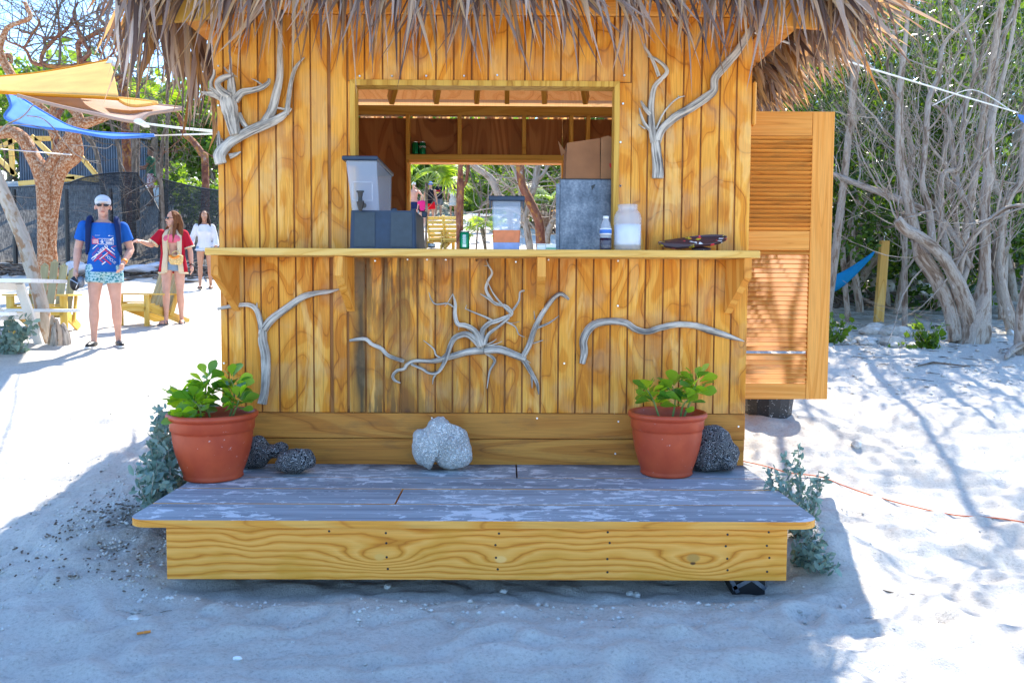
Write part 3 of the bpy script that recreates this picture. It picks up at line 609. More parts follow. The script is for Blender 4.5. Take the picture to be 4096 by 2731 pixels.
for i in range(24):
    sp.append((random.uniform(-2.38,-2.1),random.uniform(5.2,5.5),3.56+random.uniform(-.05,.08),random.uniform(.4,.8),random.uniform(.3,.6),random.gauss(.1,.2),random.uniform(.0,.5),random.uniform(-.3,.5)))
for i in range(150):  # back eave
    sp.append((random.uniform(RX0,RX1),RY1+random.gauss(0,.05),3.5,random.uniform(.3,.55),random.uniform(.5,1),-random.uniform(0,.4),random.gauss(0,.3),random.uniform(-.5,.5)+pi))
for i in range(900):  # roof slopes
    t=random.uniform(.22,1); x=random.uniform(RX0,RX1); y=RY0+(ry-RY0)*t*.95; zz=EZ+.14+(RZ-EZ)*t; xl=RX0+(a0-RX0)*t; xr=RX1+(a1-RX1)*t
    x=xl+(xr-xl)*random.random(); sp.append((x,y,zz,random.uniform(.4,.7),random.uniform(.6,1.2),-1.0+random.gauss(0,.1),random.gauss(0,.3),random.gauss(0,.2)))
leaf_mass('thatch_fringe',sp)
# ------------------------------------------------------------------ step platform
step=thing('step_platform','low weathered wooden step in front of the bar with flaking white paint on its boards','platform',(-.15,5.0,0))
DZ=.405; DF=4.33; dxl,dxr=P(562,2085,DF).x+.0,P(3245,2085,DF).x; dxl,dxr=-1.985,1.665
def rounded(x0,x1,y0,y1,rl,rr_):
    pts=[(x0,y1)]
    if rl: pts+=[(x0+rl-rl*c(t),y0+rl-rl*math.sin(t)) for t in np.linspace(0,pi/2,7)]
    else: pts.append((x0,y0))
    if rr_: pts+=[(x1-rr_+rr_*math.sin(t),y0+rr_-rr_*c(t)) for t in np.linspace(0,pi/2,7)]
    else: pts.append((x1,y0))
    pts.append((x1,y1)); return pts
rows=[(DF,4.668,[]),(4.682,5.039,[-.62]),(5.053,5.354,[]),(5.368,WY-.018,[P(2066,1870,5.6).x])]
for k,(y0,y1,cuts) in enumerate(rows):
    e=[dxl]+cuts+[dxr]
    for i in range(len(e)-1):
        g=.005; x0=e[i]+(g if i else 0); x1=e[i+1]-(g if i<len(e)-2 else 0)
        pts=rounded(x0,x1,y0,y1,.11 if k==0 and i==0 else 0,.11 if k==0 and i==len(e)-2 else 0); n=len(pts)
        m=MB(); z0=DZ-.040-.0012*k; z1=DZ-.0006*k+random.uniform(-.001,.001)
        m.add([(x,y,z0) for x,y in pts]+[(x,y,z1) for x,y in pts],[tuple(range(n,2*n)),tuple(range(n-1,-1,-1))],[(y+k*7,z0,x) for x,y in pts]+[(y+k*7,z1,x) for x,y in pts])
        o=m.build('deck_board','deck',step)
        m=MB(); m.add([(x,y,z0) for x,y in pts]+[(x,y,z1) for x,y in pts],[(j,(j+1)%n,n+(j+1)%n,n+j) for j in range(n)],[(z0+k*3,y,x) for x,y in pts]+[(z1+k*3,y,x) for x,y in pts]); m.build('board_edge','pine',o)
fx0,fx1=-1.785,1.500
def mk_front():
    k=NT('knotty_pine_front_board',.6,.3); p=k.geo(); sp=k.sep(p)
    # long rings that bulge round three knots
    q=k.map(p,(1,0,1)); z=k.math('MULTIPLY',sp[2],26.); dz=0; dark=None
    tot=z
    for kx,kz,am,wd in ((-.66,.2,3.2,.22),(-.02,.19,2.0,.16),(1.02,.175,3.2,.20),(-1.35,.27,.8,.1)):
        dx=k.math('MULTIPLY',k.math('SUBTRACT',sp[0],kx),1/wd); dzz=k.math('MULTIPLY',k.math('SUBTRACT',sp[2],kz),1/.07)
        e=k.math('EXPONENT',k.math('MULTIPLY',k.math('ADD',k.math('MULTIPLY',dx,dx),k.math('MULTIPLY',dzz,dzz)),-1.)); tot=k.math('ADD',tot,k.math('MULTIPLY',e,am))
    tot=k.math('ADD',tot,k.math('MULTIPLY',k.noise(k.map(p,(.7,0,3)),2.2,3),3.4))
    r=k.math('FRACT',tot); col=k.ramp(r,[(0,(.64,.22,.015)),(.14,(.86,.36,.05)),(.6,(.93,.44,.09)),(.85,(.80,.30,.03)),(1,(.56,.17,.012))])
    fg=k.noise(k.map(p,(2,0,160)),1.5,4); col=k.mix(.3,col,k.ramp(fg,[(.3,(.6,.5,.42)),(.6,(1,1,1))]),'MULTIPLY')
    b=k.noise(k.map(p,(1.2,0,3)),2,3); col=k.mix(k.ramp(b,[(.5,0),(.66,.55)]),col,(.66,.28,.02))
    for kx,kz,rr2,cl in ((-.66,.2,.028,(.80,.42,.10)),(1.0,.172,.014,(.02,.012,.01)),(1.0,.20,.035,(.5,.26,.06)),(-.02,.19,.03,(.92,.52,.16))):
        d=k.n('VectorMath',operation='DISTANCE'); k.lk(k.map(p,(1,0,1.6)),d.inputs[0]); d.inputs[1].default_value=(kx,0,kz*1.6); col=k.mix(k.ramp(d.outputs['Value'],[(rr2*.8,.85),(rr2*1.2,0)]),col,cl)
    k.color(col); k.bump(k.mix(.5,fg,r),.2,.002); return k.m
MT['front']=mk_front()
MB().box(fx0,fx1,DF+.035,DF+.073,.078,DZ-.042,'x',bev=.003).build('front_board','front',step)
for x in (fx0,fx1-.038): MB().box(x,x+.038,DF+.075,WY-.02,.085,DZ-.043,'y').build('side_board','pine',step)
for x in (-1.2,-.6,0,.6,1.1): MB().box(x,x+.038,DF+.075,WY-.03,.09,DZ-.044,'y').build('joist','pine',step)
m=MB()
for x in (-.62,-.93,-.04,.55,1.4,1.18):
    for z in (.335,.275,.2,.13): 
        if x in (-.93,) and z<.3: continue
        p=Vector((x+random.uniform(-.01,.01),DF+.034,z+random.uniform(-.01,.01))); m.tube([p,p+Vector((0,.01,0))],[.0065,.0065],7)
m.build('screw_heads','black',step,kind='stuff')
m=MB(); m.box(1.24,1.42,DF+.14,DF+.32,-.05,.08); m.build('footing','black',step)
m=MB()
for a,b in (((1.24,.0),(1.40,.088)),((1.42,.0),(1.30,.088)),((1.22,.07),(1.27,-.02))): m.beam((a[0],DF+.128,a[1]),(b[0],DF+.128,b[1]),.006,.022)
m.build('metal_strap','galv',step)
MB().box(1.30,1.385,DF+.16,DF+.25,.0801,.12).build('post','pine',step)
# ------------------------------------------------------------------ driftwood hung on the wall
def drift(label,r_,parts,mat='drift'):
    # parts: list of (points in region px, radii px, depth offset)
    p0=RP(r_,*parts[0][0][0],WY); t=thing('driftwood_branch',label,'driftwood',p0,'driftwood pieces hung on the hut wall')
    for i,(pts,rs,dy) in enumerate(parts):
        R_=[rr(r_,w,WY)*.98 for w in rs]; big=max(R_)
        pp=[RP(r_,x,y,WY-.004-dy-q*.8) for (x,y),q in zip(pts,R_)]
        m=MB(); m.tube(pp,[max(q,.0018) for q in R_],14 if big>.02 else 8,.16 if big>.012 else .08,i,True,.8,sub=6)
        m.build('trunk' if i==0 else ('branch' if big>.008 else 'twig'),mat,t,smooth=True)
drift('thick antler-shaped driftwood stump hung at the top left of the wall','C',[
 ([(215,745),(228,800),(240,860),(258,950),(280,1058)],[44,60,62,50,44],.03),
 ([(205,790),(170,765),(110,742),(50,735),(12,722)],[30,26,20,12,4],.03),
 ([(190,790),(140,735),(92,690),(88,640),(110,590),(112,548)],[26,22,18,15,13,9],.05),
 ([(240,760),(190,730),(148,690),(140,645),(180,612),(240,595),(255,575)],[36,32,26,22,22,18,10],.06),
 ([(245,770),(236,680),(238,600),(240,540),(242,470),(224,393)],[34,26,18,13,9,3],.04),
 ([(275,790),(330,728),(420,708),(490,685),(535,650),(542,618)],[34,26,20,18,14,9],.04),
 ([(505,685),(450,640),(405,618)],[10,7,3],.04),([(266,750),(264,670),(258,600)],[22,16,9],.05),([(238,575),(210,555),(188,527)],[9,7,4],.05),([(262,590),(285,600),(296,606)],[6,3,1],.05),
 ([(300,890),(330,955),(388,1028)],[22,20,12],.03),([(60,740),(30,735),(18,755)],[9,6,3],.04),([(95,710),(60,695)],[8,2],.05)])
drift('long forked driftwood branch rising from the lower left to the thatch, upper left wall','C',[
 ([(168,1285),(160,1215),(225,1130),(340,1055),(470,995),(560,960),(640,915),(715,850)],[48,52,44,40,40,34,28,10],.012),
 ([(495,980),(560,860),(598,720),(625,600),(628,420),(630,240),(645,80)],[36,32,30,27,23,18,12],.012),
 ([(675,900),(690,800),(712,650),(748,535),(818,450)],[22,22,19,18,5],.012),
 ([(545,850),(620,850),(700,868)],[11,9,12],.02),([(160,1190),(150,1110),(146,1028)],[24,18,5],.02),([(165,1180),(176,1120),(172,1085)],[14,9,3],.02),
 ([(230,1225),(285,1208),(320,1190)],[20,13,4],.02)])
drift('pale forked driftwood branch reaching up under the thatch at the top right of the wall','D',[
 ([(1320,1492),(1322,1400),(1308,1280),(1300,1180)],[42,40,36,34],.005),
 ([(1310,1200),(1350,1090),(1450,990),(1580,910),(1700,830),(1785,760),(1800,650),(1900,530),(2000,410),(2080,280),(2200,105)],[32,34,34,34,34,30,30,32,28,26,16],.005),
 ([(1290,1190),(1272,1080),(1262,950),(1266,850),(1290,730),(1345,665),(1395,605),(1365,545),(1290,490),(1235,472)],[30,27,26,24,21,19,17,15,13,5],.01),
 ([(1330,640),(1300,560),(1262,475),(1218,405),(1210,365)],[15,14,12,10,4],.01),
 ([(1258,960),(1215,910),(1178,845)],[22,18,8],.015),([(1262,1095),(1212,1040),(1180,965),(1165,905)],[17,13,11,5],.015),([(1215,1080),(1158,1040)],[9,3],.015),
 ([(1305,1085),(1360,960),(1430,870),(1492,820),(1545,805)],[12,9,8,8,4],.015),([(1495,820),(1490,800)],[6,2],.015)])
drift('smooth pale driftwood fork shaped like a slingshot on the lower left wall','J',[
 ([(488,1205),(510,1090),(516,950),(512,820),(488,710),(490,625)],[40,33,35,35,33,30],.003),
 ([(485,640),(470,545),(440,465),(385,430),(290,434),(138,462)],[26,24,22,19,18,11],.003),([(445,455),(446,412)],[11,3],.01),
 ([(500,620),(560,545),(680,455),(800,372),(900,340),(1000,328),(1092,308)],[30,30,29,29,23,19,5],.003)])
drift('sprawling root-like driftwood with many thin twigs at the centre of the lower wall','J',[
 ([(2230,785),(2100,800),(1950,840),(1830,870),(1690,868),(1625,895),(1600,930),(1545,945),(1512,985),(1528,1022),(1572,1042)],[30,24,21,18,16,15,14,14,13,12,5],.012),
 ([(1600,872),(1480,830),(1420,772),(1350,740),(1290,697),(1172,712)],[15,16,14,14,14,9],.006),
 ([(2210,765),(2150,700),(2085,662),(2000,690),(1958,765),(1925,865),(1868,955),(1800,965),(1740,930),(1655,895)],[26,26,25,22,20,18,15,12,12,9],.02),
 ([(1862,955),(1832,1000),(1823,1052)],[10,7,2],.01),
 ([(2210,755),(2165,645),(2090,592),(2022,578),(2000,500),(2002,420),(1980,340)],[27,22,18,16,14,10,3],.03),
 ([(1992,450),(1940,418),(1850,424),(1812,382),(1794,330)],[7,8,7,6,2],.02),([(1978,350),(1940,415),(1918,442)],[4,3,1],.03),([(2032,595),(2028,628)],[4,1],.02),
 ([(2225,750),(2212,645),(2262,578),(2340,552),(2432,512)],[22,20,18,18,13],.02),([(2232,745),(2262,662),(2350,592),(2425,530)],[19,17,14,11],.035),
 ([(2430,515),(2442,488),(2400,440),(2320,420),(2260,378),(2196,342)],[16,15,12,12,9,3],.03),([(2290,402),(2242,312),(2258,240),(2290,180),(2262,120),(2244,78)],[15,13,12,10,8,3],.02),([(2262,125),(2228,122)],[5,1],.02),
 ([(2248,232),(2300,340),(2380,440),(2445,505)],[3,6,8,9],.045),([(2440,490),(2500,402),(2510,332),(2545,318)],[11,9,9,7],.03),
 ([(2392,558),(2470,600),(2500,660),(2545,681)],[8,6,5,2],.02),([(2400,560),(2450,572),(2505,560)],[4,3,1],.02),([(2078,458),(2150,490),(2230,522),(2292,552)],[3,7,8,9],.03),([(2080,465),(2090,430)],[4,1],.03),([(2235,748),(2290,722),(2325,698)],[8,5,1],.03),([(2250,752),(2320,735),(2370,715)],[7,4,1],.03),
 ([(2230,785),(2340,780),(2440,812),(2550,858)],[34,36,33,27],.012),
 ([(2525,845),(2580,745),(2622,620),(2680,505),(2760,392),(2820,345),(2862,362),(2892,388)],[26,25,22,21,19,17,14,8],.01),
 ([(2640,612),(2740,570),(2815,515)],[10,7,2],.01),([(2626,545),(2618,475)],[6,1],.01),([(2610,732),(2690,706)],[6,3],.01),
 ([(2535,855),(2590,950),(2640,1040),(2655,1132)],[25,21,16,4],.006),([(2600,985),(2604,1082)],[12,4],.01),([(2560,865),(2592,885)],[6,2],.02),
 ([(2230,800),(2312,862),(2272,950),(2250,1085)],[13,14,10,3],.006),([(1752,708),(1830,772),(1850,822),(1895,848)],[3,7,8,9],.01),([(1888,850),(1932,800)],[5,1],.01)])
drift('single wavy snake-like driftwood pole on the lower right wall','K',[
 ([(838,890),(855,800),(850,710),(890,625),(960,575),(1080,560),(1180,572),(1260,622),(1350,642),(1450,612),(1580,585),(1720,592),(1850,632),(1980,672),(2112,716)],[20,27,29,30,30,29,31,30,28,28,26,24,27,20,3],.003)])
# ------------------------------------------------------------------ things on the counter
def rc(x0,x1,y0,y1,Y): a=P(x0,y1,Y); b=P(x1,y0,Y); return a.x,b.x,a.z,b.z
def frustum(m,x0,x1,y0,y1,z0,X0,X1,Y0,Y1,z1,ch=.012):
    def ring(a,b,e,d,z): return [(a+ch,e,z),(b-ch,e,z),(b,e+ch,z),(b,d-ch,z),(b-ch,d,z),(a+ch,d,z),(a,d-ch,z),(a,e+ch,z)]
    v=ring(x0,x1,y0,y1,z0)+ring(X0,X1,Y0,Y1,z1); return m.add(v,[tuple(range(7,-1,-1)),tuple(range(8,16))]+[(i,(i+1)%8,8+(i+1)%8,8+i) for i in range(8)])
# left: rail box
x0,x1,z0,z1=rc(1402,1660,842,988,5.58); xb=P(1398,988,5.58).x; z0=CT+.001
t=thing('beverage_base','dark blue drink-station base box with moulded front panels, left end of counter','drink box',(x0,5.6,z0))
m=MB(); frustum(m,xb,x1+.008,5.58,6.2,z0,x0,x1,5.6,6.17,z1); m.build('housing','navy',t)
for a,b in ((1417,1497),(1563,1646)):
    q0=P(a,860,5.572).x; q1=P(b,860,5.572).x; m=MB(); m.prism([(q0-.003,5.575,z0+.015),(q1+.003,5.575,z0+.015),(q1,5.592,z1-.012),(q0,5.592,z1-.012)],(0,.012,0)); m.build('panel','navyp',t)
for a in (1563,1640,1672):
    q=P(a,840,5.7).x; MB().box(q,q+.036,5.72 if a<1660 else 5.95,5.76 if a<1660 else 5.99,z1-.01,z1+.028,bev=.004).build('lug','navy',t)
MB().box(xb-.004,x1+.012,5.575,6.2,z0,z0+.007).build('base_lip','navy',t)
# left dispenser on top
zt_=P(1440,640,5.56).z; zb_=z1+.001; X0,X1=P(1382,640,5.56).x,P(1503,640,5.56).x; xx0,xx1=P(1405,840,5.6).x,P(1503,840,5.6).x
X1=P(1505,640,5.56).x; D1=6.36
t=thing('drink_dispenser','tall empty frosted drink dispenser with navy lid on top of the dark base box','dispenser',((X0+X1)/2,5.7,zb_))
m=MB(); frustum(m,xx0,xx1+.02,5.62,6.2,zb_,X0,X1+.0,5.57,6.3,zt_-.004,.008); m.build('container','frost',t)
m=MB(); m.box(X0-.022,X1+.012,5.545,6.33,zt_-.003,zt_+.026,bev=.006); m.build('lid','navy',t)
m=MB(); a=rc(1410,1490,730,800,5.575); 
for q in ((a[0],a[0]+.004,a[2],a[3]),(a[1]-.004,a[1],a[2],a[3]),(a[0],a[1],a[2]-.004,a[2]),(a[0],a[1],a[3],a[3]+.004)): m.box(q[0],q[1],5.572+(.0),5.584,q[2],q[3])
m.build('moulded_panel','clear',t)
sp_=P(1441,775,5.55); tap=MB(); tap.tube([P(1441,763,5.53),P(1441,770,5.53)],[.025,.025],8,flat=.5); tap.tube([P(1441,768,5.53),P(1441,790,5.53),P(1441,808,5.53)],[.019,.013,.016],8); tap.tube([P(1441,806,5.53),P(1442,812,5.53),P(1442,845,5.53)],[.026,.024,.011],10); tap.tube([P(1455,822,5.53),P(1455,822,5.6)],[.018,.018],10); tap.build('tap','black',t,smooth=False)
# right dispenser with orange drink
zt_=P(2025,805,5.62).z; X0,X1=P(1968,805,5.62).x,P(2086,805,5.62).x; x0,x1=P(1974,992,5.64).x,P(2076,992,5.64).x; z0=CT+.001
za,zb2=P(2025,970,5.64).z,P(2025,921,5.64).z
t=thing('drink_dispenser','small clear dispenser one third full of orange drink, standing alone mid counter','dispenser',((x0+x1)/2,5.75,z0))
m=MB(); frustum(m,x0,x1,5.64,5.95,z0,X0,X1,5.62,5.97,zt_,.008); m.build('container','frost',t)
f=lambda z:(z-z0)/(zt_-z0)
def ins(z): q=f(z); return x0+(X0-x0)*q-.0015,x1+(X1-x1)*q+.0015,5.6385-.018*q,5.952
m=MB(); a=ins(za);b=ins(zb2); frustum(m,*a,za,*b,zb2,.006); m.build('orange_drink','liquid',t)
m=MB(); a=ins(z0+.003);b=ins(za-.001); frustum(m,*a,z0+.003,*b,za-.001,.006); m.build('cooling_base','liquid2',t)
MB().box(X0-.022,X1+.022,5.60,5.99,zt_,zt_+.034,bev=.006).build('lid','navy',t)
m=MB(); 
for k in (0,1): m.box((X0-.016,X1+.008)[k],(X0-.008,X1+.016)[k],5.61,5.63,zt_-.05,zt_)
m.build('lid_clip','navy',t)
m=MB(); a=rc(1990,2058,836,905,5.625)
for q in ((a[0],a[0]+.004,a[2],a[3]),(a[1]-.004,a[1],a[2],a[3]),(a[0],a[1],a[2]-.004,a[2]),(a[0],a[1],a[3],a[3]+.004)): m.box(q[0],q[1],5.622,5.634,q[2],q[3])
m.build('moulded_panel','clear',t)
# cans
def can(label,x,y,z,rot=0,txt=None,bars=True):
    r=.0335; h=.122; t=thing('drink_can',label,'can',(x,y,z),'green soft drink cans')
    MB().lathe([(r*.78,z),(r*.98,z+.008),(r,z+.014),(r,z+h-.016),(r*.82,z+h-.004)],x,y,28).build('body','greencan',t,smooth=True)
    MB().lathe([(r*.82,z+h-.004),(r*.84,z+h),(r*.76,z+h),(r*.74,z+h-.004)],x,y,28).build('rim','metal',t)
    m=MB()
    def patch(a0_,a1_,z0_,z1_,rad_=.0004):
        n=max(1,int(abs(a1_-a0_)/.15)+1); vs=[]
        for i in range(n+1):
            a=a0_+(a1_-a0_)*i/n; vs+=[(x+(r+rad_)*math.sin(a),y-(r+rad_)*c(a),z0_),(x+(r+rad_)*math.sin(a),y-(r+rad_)*c(a),z1_)]
        m.add(vs,[(2*i,2*i+2,2*i+3,2*i+1) for i in range(n)])
    if bars:
        for k in range(12): patch(-.35+(k%3)*.03,.38-(k%2)*.05,z+.036+k*.0052,z+.0385+k*.0052)
        patch(-.33,.38,z+.016,z+.032)
        m.build('print','print_w',t)
    if txt:
        cu=bpy.data.curves.new('print','FONT'); cu.body=txt; cu.size=.036; cu.align_x='CENTER'; o=bpy.data.objects.new('print',cu); COL.objects.link(o); me=o.to_mesh().copy(); bpy.data.objects.remove(o)
        for v in me.vertices:
            a=v.co.x/r+rot; zz=v.co.y+z+.065; v.co=Vector((x+(r+.0006)*math.sin(a)-pos(t).x,y-(r+.0006)*c(a)-pos(t).y,zz-pos(t).z))
        me.materials.clear(); link('print',me,'print_w',t)
q=P(1858,992,5.6); can('dark green drink can with a white text panel, standing on the front counter',q.x,5.6,CT+.001)
zl=BZ1+.047
q=P(1661,600,BY-.055); can('green drink can half in shadow at the left on the back window ledge',q.x,BY-.05,zl,0,None,False)
q=P(1690,600,BY-.055); can('green drink can printed Sprite, right one of two on the back window ledge',q.x,BY-.05,zl,.05,'Sprite',False)
# small white lidded tub with black band
q=P(1726,990,6.0); t=thing('small_jar','small jar with white lid and black band behind the counter edge','jar',(q.x,6.0,CT))
MB().lathe([(.026,CT+.001),(.030,CT+.01),(.030,CT+.03),(.022,CT+.036)],q.x,6.0,18).build('glass','clear',t,smooth=True)
MB().lathe([(.026,CT+.036),(.026,CT+.041)],q.x,6.0,18).build('band','black',t); MB().lathe([(.026,CT+.0415),(.027,CT+.06),(.024,CT+.063)],q.x,6.0,18).build('lid','white',t)
# steel cabinet and cardboard box
x0,x1,z0,z1=rc(2238,2470,719,990,6.0); z0=CT+.001
t=thing('steel_cabinet','scratched galvanised steel cabinet standing at the right end of the serving hatch','cabinet',(x0,6.0,z0))
MB().box(x0,x1,6.0,6.4,z0+.02,z1,bev=.003).build('body','galv',t); MB().box(x0-.002,x1,6.0+.004,6.39,z0,z0+.019).build('foot_rail','black',t)
MB().box(P(2224,800,6.0).x,x0-.001,6.0,6.02,z0,z1-.03).build('side_flange','galv',t); m=MB(); m.prism([P(2378,738,5.999),P(2382,740,5.999),P(2368,762,5.999),P(2364,744,5.999)],(0,-.001,0)); m.build('torn_sticker','black',t)
MB().box(P(2224,800,6.0).x,x1,6.0,6.005,z1+.0005,z1+.005).build('top_edge','black',t)
bx0,bx1,bz0,bz1=rc(2262,2400,552,719,6.02); t=thing('cardboard_box','worn brown cardboard box on top of the steel cabinet','box',(bx0,6.05,z1)); zc=z1+.006
MB().prism([(bx0,6.02,zc),(P(2400,700,6.02).x,6.02,zc),(P(2400,556,6.02).x,6.02,P(2400,553,6.02).z),(bx0+.01,6.02,P(2262,572,6.02).z)],(0,.32,0)).build('front_panel','card',t)
MB().prism([(P(2402,700,6.02).x,6.012,zc),(P(2475,700,6.02).x,6.03,zc),(P(2475,700,6.02).x,6.03,P(2450,562,6.02).z),(P(2432,556,6.02).x,6.022,P(2430,543,6.02).z),(P(2402,700,6.02).x,6.012,P(2400,552,6.02).z)],(0,.3,0)).build('flap','card2',t)
MB().prism([(bx0-.002,6.03,P(2262,572,6.02).z-.06),(P(2236,560,6.02).x,6.10,P(2240,560,6.05).z),(P(2250,590,6.02).x,6.12,P(2240,620,6.05).z)],(0,.01,0)).build('flap','card2',t)
m=MB(); a=P(2400,640,6.018); m.prism([P(2437,655,6.008),P(2456,652,6.008),P(2456,668,6.008),P(2440,672,6.008)],(0,-.001,0)); m.build('print','red',t)
# bottle, jar, tubs, ornament
q=P(2422,990,5.60); x,y,z=q.x,5.60,CT+.001; t=thing('plastic_bottle','small clear plastic bottle part filled with dark drink, beside the big jar','bottle',(x,y,z)); k=P(2422,865,5.6).z-z
def prof(pf,nm,mt): MB().lathe([(r_*k,z+h_*k) for r_,h_ in pf],x,y,20).build(nm,mt,t,smooth=True)
prof([(.155,0),(.17,.02),(.165,.3),(.172,.45),(.172,.62),(.165,.68),(.13,.8),(.085,.9),(.075,.93)],'bottle_shell','clear'); prof([(.16,.004),(.1735,.02),(.1755,.36),(.1,.362)],'dark_drink','cola'); prof([(.175,.46),(.175,.64)],'label','print_w'); prof([(.176,.49),(.176,.60)],'label_print','sail_u'); prof([(.08,.925),(.085,.93),(.085,1.0),(.06,1.005)],'cap','white')
m=MB(); 
for i in range(7): m.lathe([(.1745*k,z+(.05+i*.037)*k),(.178*k,z+(.057+i*.037)*k),(.1745*k,z+(.064+i*.037)*k)],x,y,20)
m.build('ribs','clear',t)
q=P(2509,992,5.62); x,y,z=q.x,5.62,CT+.001; t=thing('plastic_jar','large open clear plastic jar of white powder on the counter','jar',(x,y,z)); k=P(2509,820,5.62).z-z
prof([(.27,0),(.3,.03),(.305,.1),(.305,.68),(.29,.78),(.24,.86),(.215,.88),(.215,.985),(.225,.99),(.225,1.0),(.2,1.0)],'jar_shell','clear'); prof([(.27,.12),(.29,.14),(.29,.56),(.27,.565)],'white_powder','powder')
t=thing('food_tub','stack of small white and green lidded tubs on the counter left of the cabinet','tubs',(P(2150,990,5.6).x,5.6,CT))
a=rc(2148,2183,975,990,5.6); MB().box(a[0],a[1],5.6,5.66,CT+.001,a[3]-.006,bev=.003).build('tub','white',t); MB().box(a[0]-.005,a[1],5.595,5.665,a[3]-.005,a[3],bev=.002).build('lid','white',t)
b=rc(2184,2224,976,990,5.6); MB().box(a[1]+.002,b[1],5.6,5.66,CT+.001,CT+.008).build('base','white',t); MB().box(a[1]+.002,b[1],5.602,5.658,CT+.0082,CT+.016).build('tub','greencan',t); MB().box(a[1]+.002,b[1],5.6,5.66,CT+.0162,b[3],bev=.001).build('lid','white',t)
t=thing('painted_ornament','flat painted driftwood plaque covered in red, white and yellow dabs, propped on the counter','ornament',(P(2770,990,5.63).x,5.63,CT))
top_=[(1435,915),(1480,905),(1560,893),(1650,880),(1750,866),(1850,858),(1940,860),(1978,872)]; bot_=[(1445,925),(1500,948),(1580,960),(1680,950),(1760,938),(1850,935),(1930,915),(1975,890)]
vs=[RP('G',x_,y_,5.70) for x_,y_ in top_]+[RP('G',x_,y_,5.6) for x_,y_ in reversed(bot_)]; MB().prism(vs,(0,.012,-.012)).build('plaque','paintrock',t)
m=MB(); m.tube([RP('G',x_,y_-6,5.66) for x_,y_ in ((1490,930),(1600,938),(1700,940))],[.006,.03,.01],10,.15,sub=3); m.build('base_stone','paintrock',t,smooth=True)
m=MB(); m.tube([Vector((RP('G',x_,940,5.66).x,5.66,CT+.018)) for x_ in (1700,1780,1850)],[.008,.019,.006],10,.2,sub=3); m.build('base_stone','paintrock',t,smooth=True)
# ------------------------------------------------------------------ potted plants
def obovate(seed=0):
    m=MB(); r=random.Random(seed); n=7; cv=r.uniform(.1,.5)
    prof_=[.06,.2,.42,.72,.95,1,.8,.18]
    for i,w in enumerate(prof_):
        t=i/n; y=t; z=-cv*t*t*.35; ww=w*.30*(1+r.uniform(-.05,.05)); m.v+=[(-ww,y,z+ww*.25),(0,y,z),(ww,y,z+ww*.25)]; m.g+=[(r.random(),0,.3)]*3
    m.f=[(3*i+k,3*i+k+1,3*i+k+4,3*i+k+3) for i in range(n) for k in (0,1)]
    me=bpy.data.meshes.new('leaf'); me.from_pydata(m.v,[],m.f); me.polygons.foreach_set('use_smooth',[True]*len(me.polygons)); at=me.attributes.new('grain','FLOAT_VECTOR','POINT'); at.data.foreach_set('vector',np.array([(0,0,0)]*len(m.v),np.float32).ravel()); me.materials.append(MT['pot_leaf']); return me
OV=[obovate(i) for i in range(5)]
def pot_plant(label,cx_,cy_,bot_px,rim_px,Y,sx_rim,stems,seed,lsize):
    # px: bottom y, rim y at distance Y ; sx_rim half width px
    z0=DZ; rw=sx_rim/FPX*Y; h=(bot_px-rim_px)/FPX*Y; t=thing('potted_plant',label,'potted plant',(cx_,cy_,z0))
    pr=[(.60,0),(.64,.012),(.66,.03),(.645,.06),(.66,.10),(.74,.24),(.82,.42),(.865,.58),(.88,.70),(.885,.735),(.90,.74),(.915,.75),(.925,.88),(.93,.905),(.975,.915),(1.0,.945),(1.0,.972),(.97,1.0),(.93,1.0),(.90,.98),(.88,.90),(.86,.82)]
    MB().lathe([(a*rw,z0+b*h) for a,b in pr],cx_,cy_,56).build('pot','terra',t,smooth=True); MB().lathe([(.01,z0+h*.84),(.86*rw,z0+h*.83)],cx_,cy_,30).build('soil','dark',t)
    r=random.Random(seed); ll=t.location; zs=z0+h*.84
    for (bx,by,tip,nl,hh) in stems:
        a=Vector((cx_+bx*rw,cy_+by*rw,zs)); b=Vector(tip); mid=a.lerp(b,.5)+Vector((r.uniform(-.03,.03),r.uniform(-.03,.03),.03))
        m=MB(); m.tube([a,mid,b],[.008,.006,.004],7,sub=5); m.build('stem','stem',t,smooth=True)
        nl=int(nl*1.9)
        for i in range(nl):
            f_=1-(i/nl)*.62; p=(a.lerp(mid,f_*2) if f_<.5 else mid.lerp(b,f_*2-1)); az=i*2.4+r.uniform(-.5,.5); el=r.uniform(.0,.75)+(.5 if i<4 else 0)
            me=random.choice(OV); o=bpy.data.objects.new('leaf',me); COL.objects.link(o); o.parent=t
            L=lsize*r.uniform(.75,1.15)*(.8 if i<2 else 1); d=Vector((c(az)*c(el),math.sin(az)*c(el),math.sin(el)))
            out=p+d*.03; q_=d.to_track_quat('Y','Z'); o.rotation_mode='QUATERNION'; o.rotation_quaternion=q_@Matrix.Rotation(r.uniform(-.9,.9),4,'Y').to_quaternion(); o.location=out-ll; o.scale=(L*1.15,L,L)
            mm=MB()
    return t
q=Z_=None
Y1=5.34; cx_=P(855,1940,Y1).x
def tp(x,y,Y): return P(x,y,Y)
pot_plant('terracotta pot with a dense leafy bush at the left end of the step',cx_,Y1,1935,1662,Y1-.12,181,
 [(.0,-.1,tp(830,1515,Y1-.02),18,0),(.3,.2,tp(925,1515,Y1+.05),16,0),(-.35,0,tp(700,1590,Y1),16,0),(-.1,-.45,tp(770,1600,Y1-.15),13,0),(.45,-.2,tp(955,1600,Y1-.08),13,0),(-.4,.4,tp(760,1640,Y1+.15),11,0),(-.45,-.3,tp(720,1690,Y1-.2),8,0)],4,.104)
Y2=5.50; cx2=P(2666,1850,Y2).x
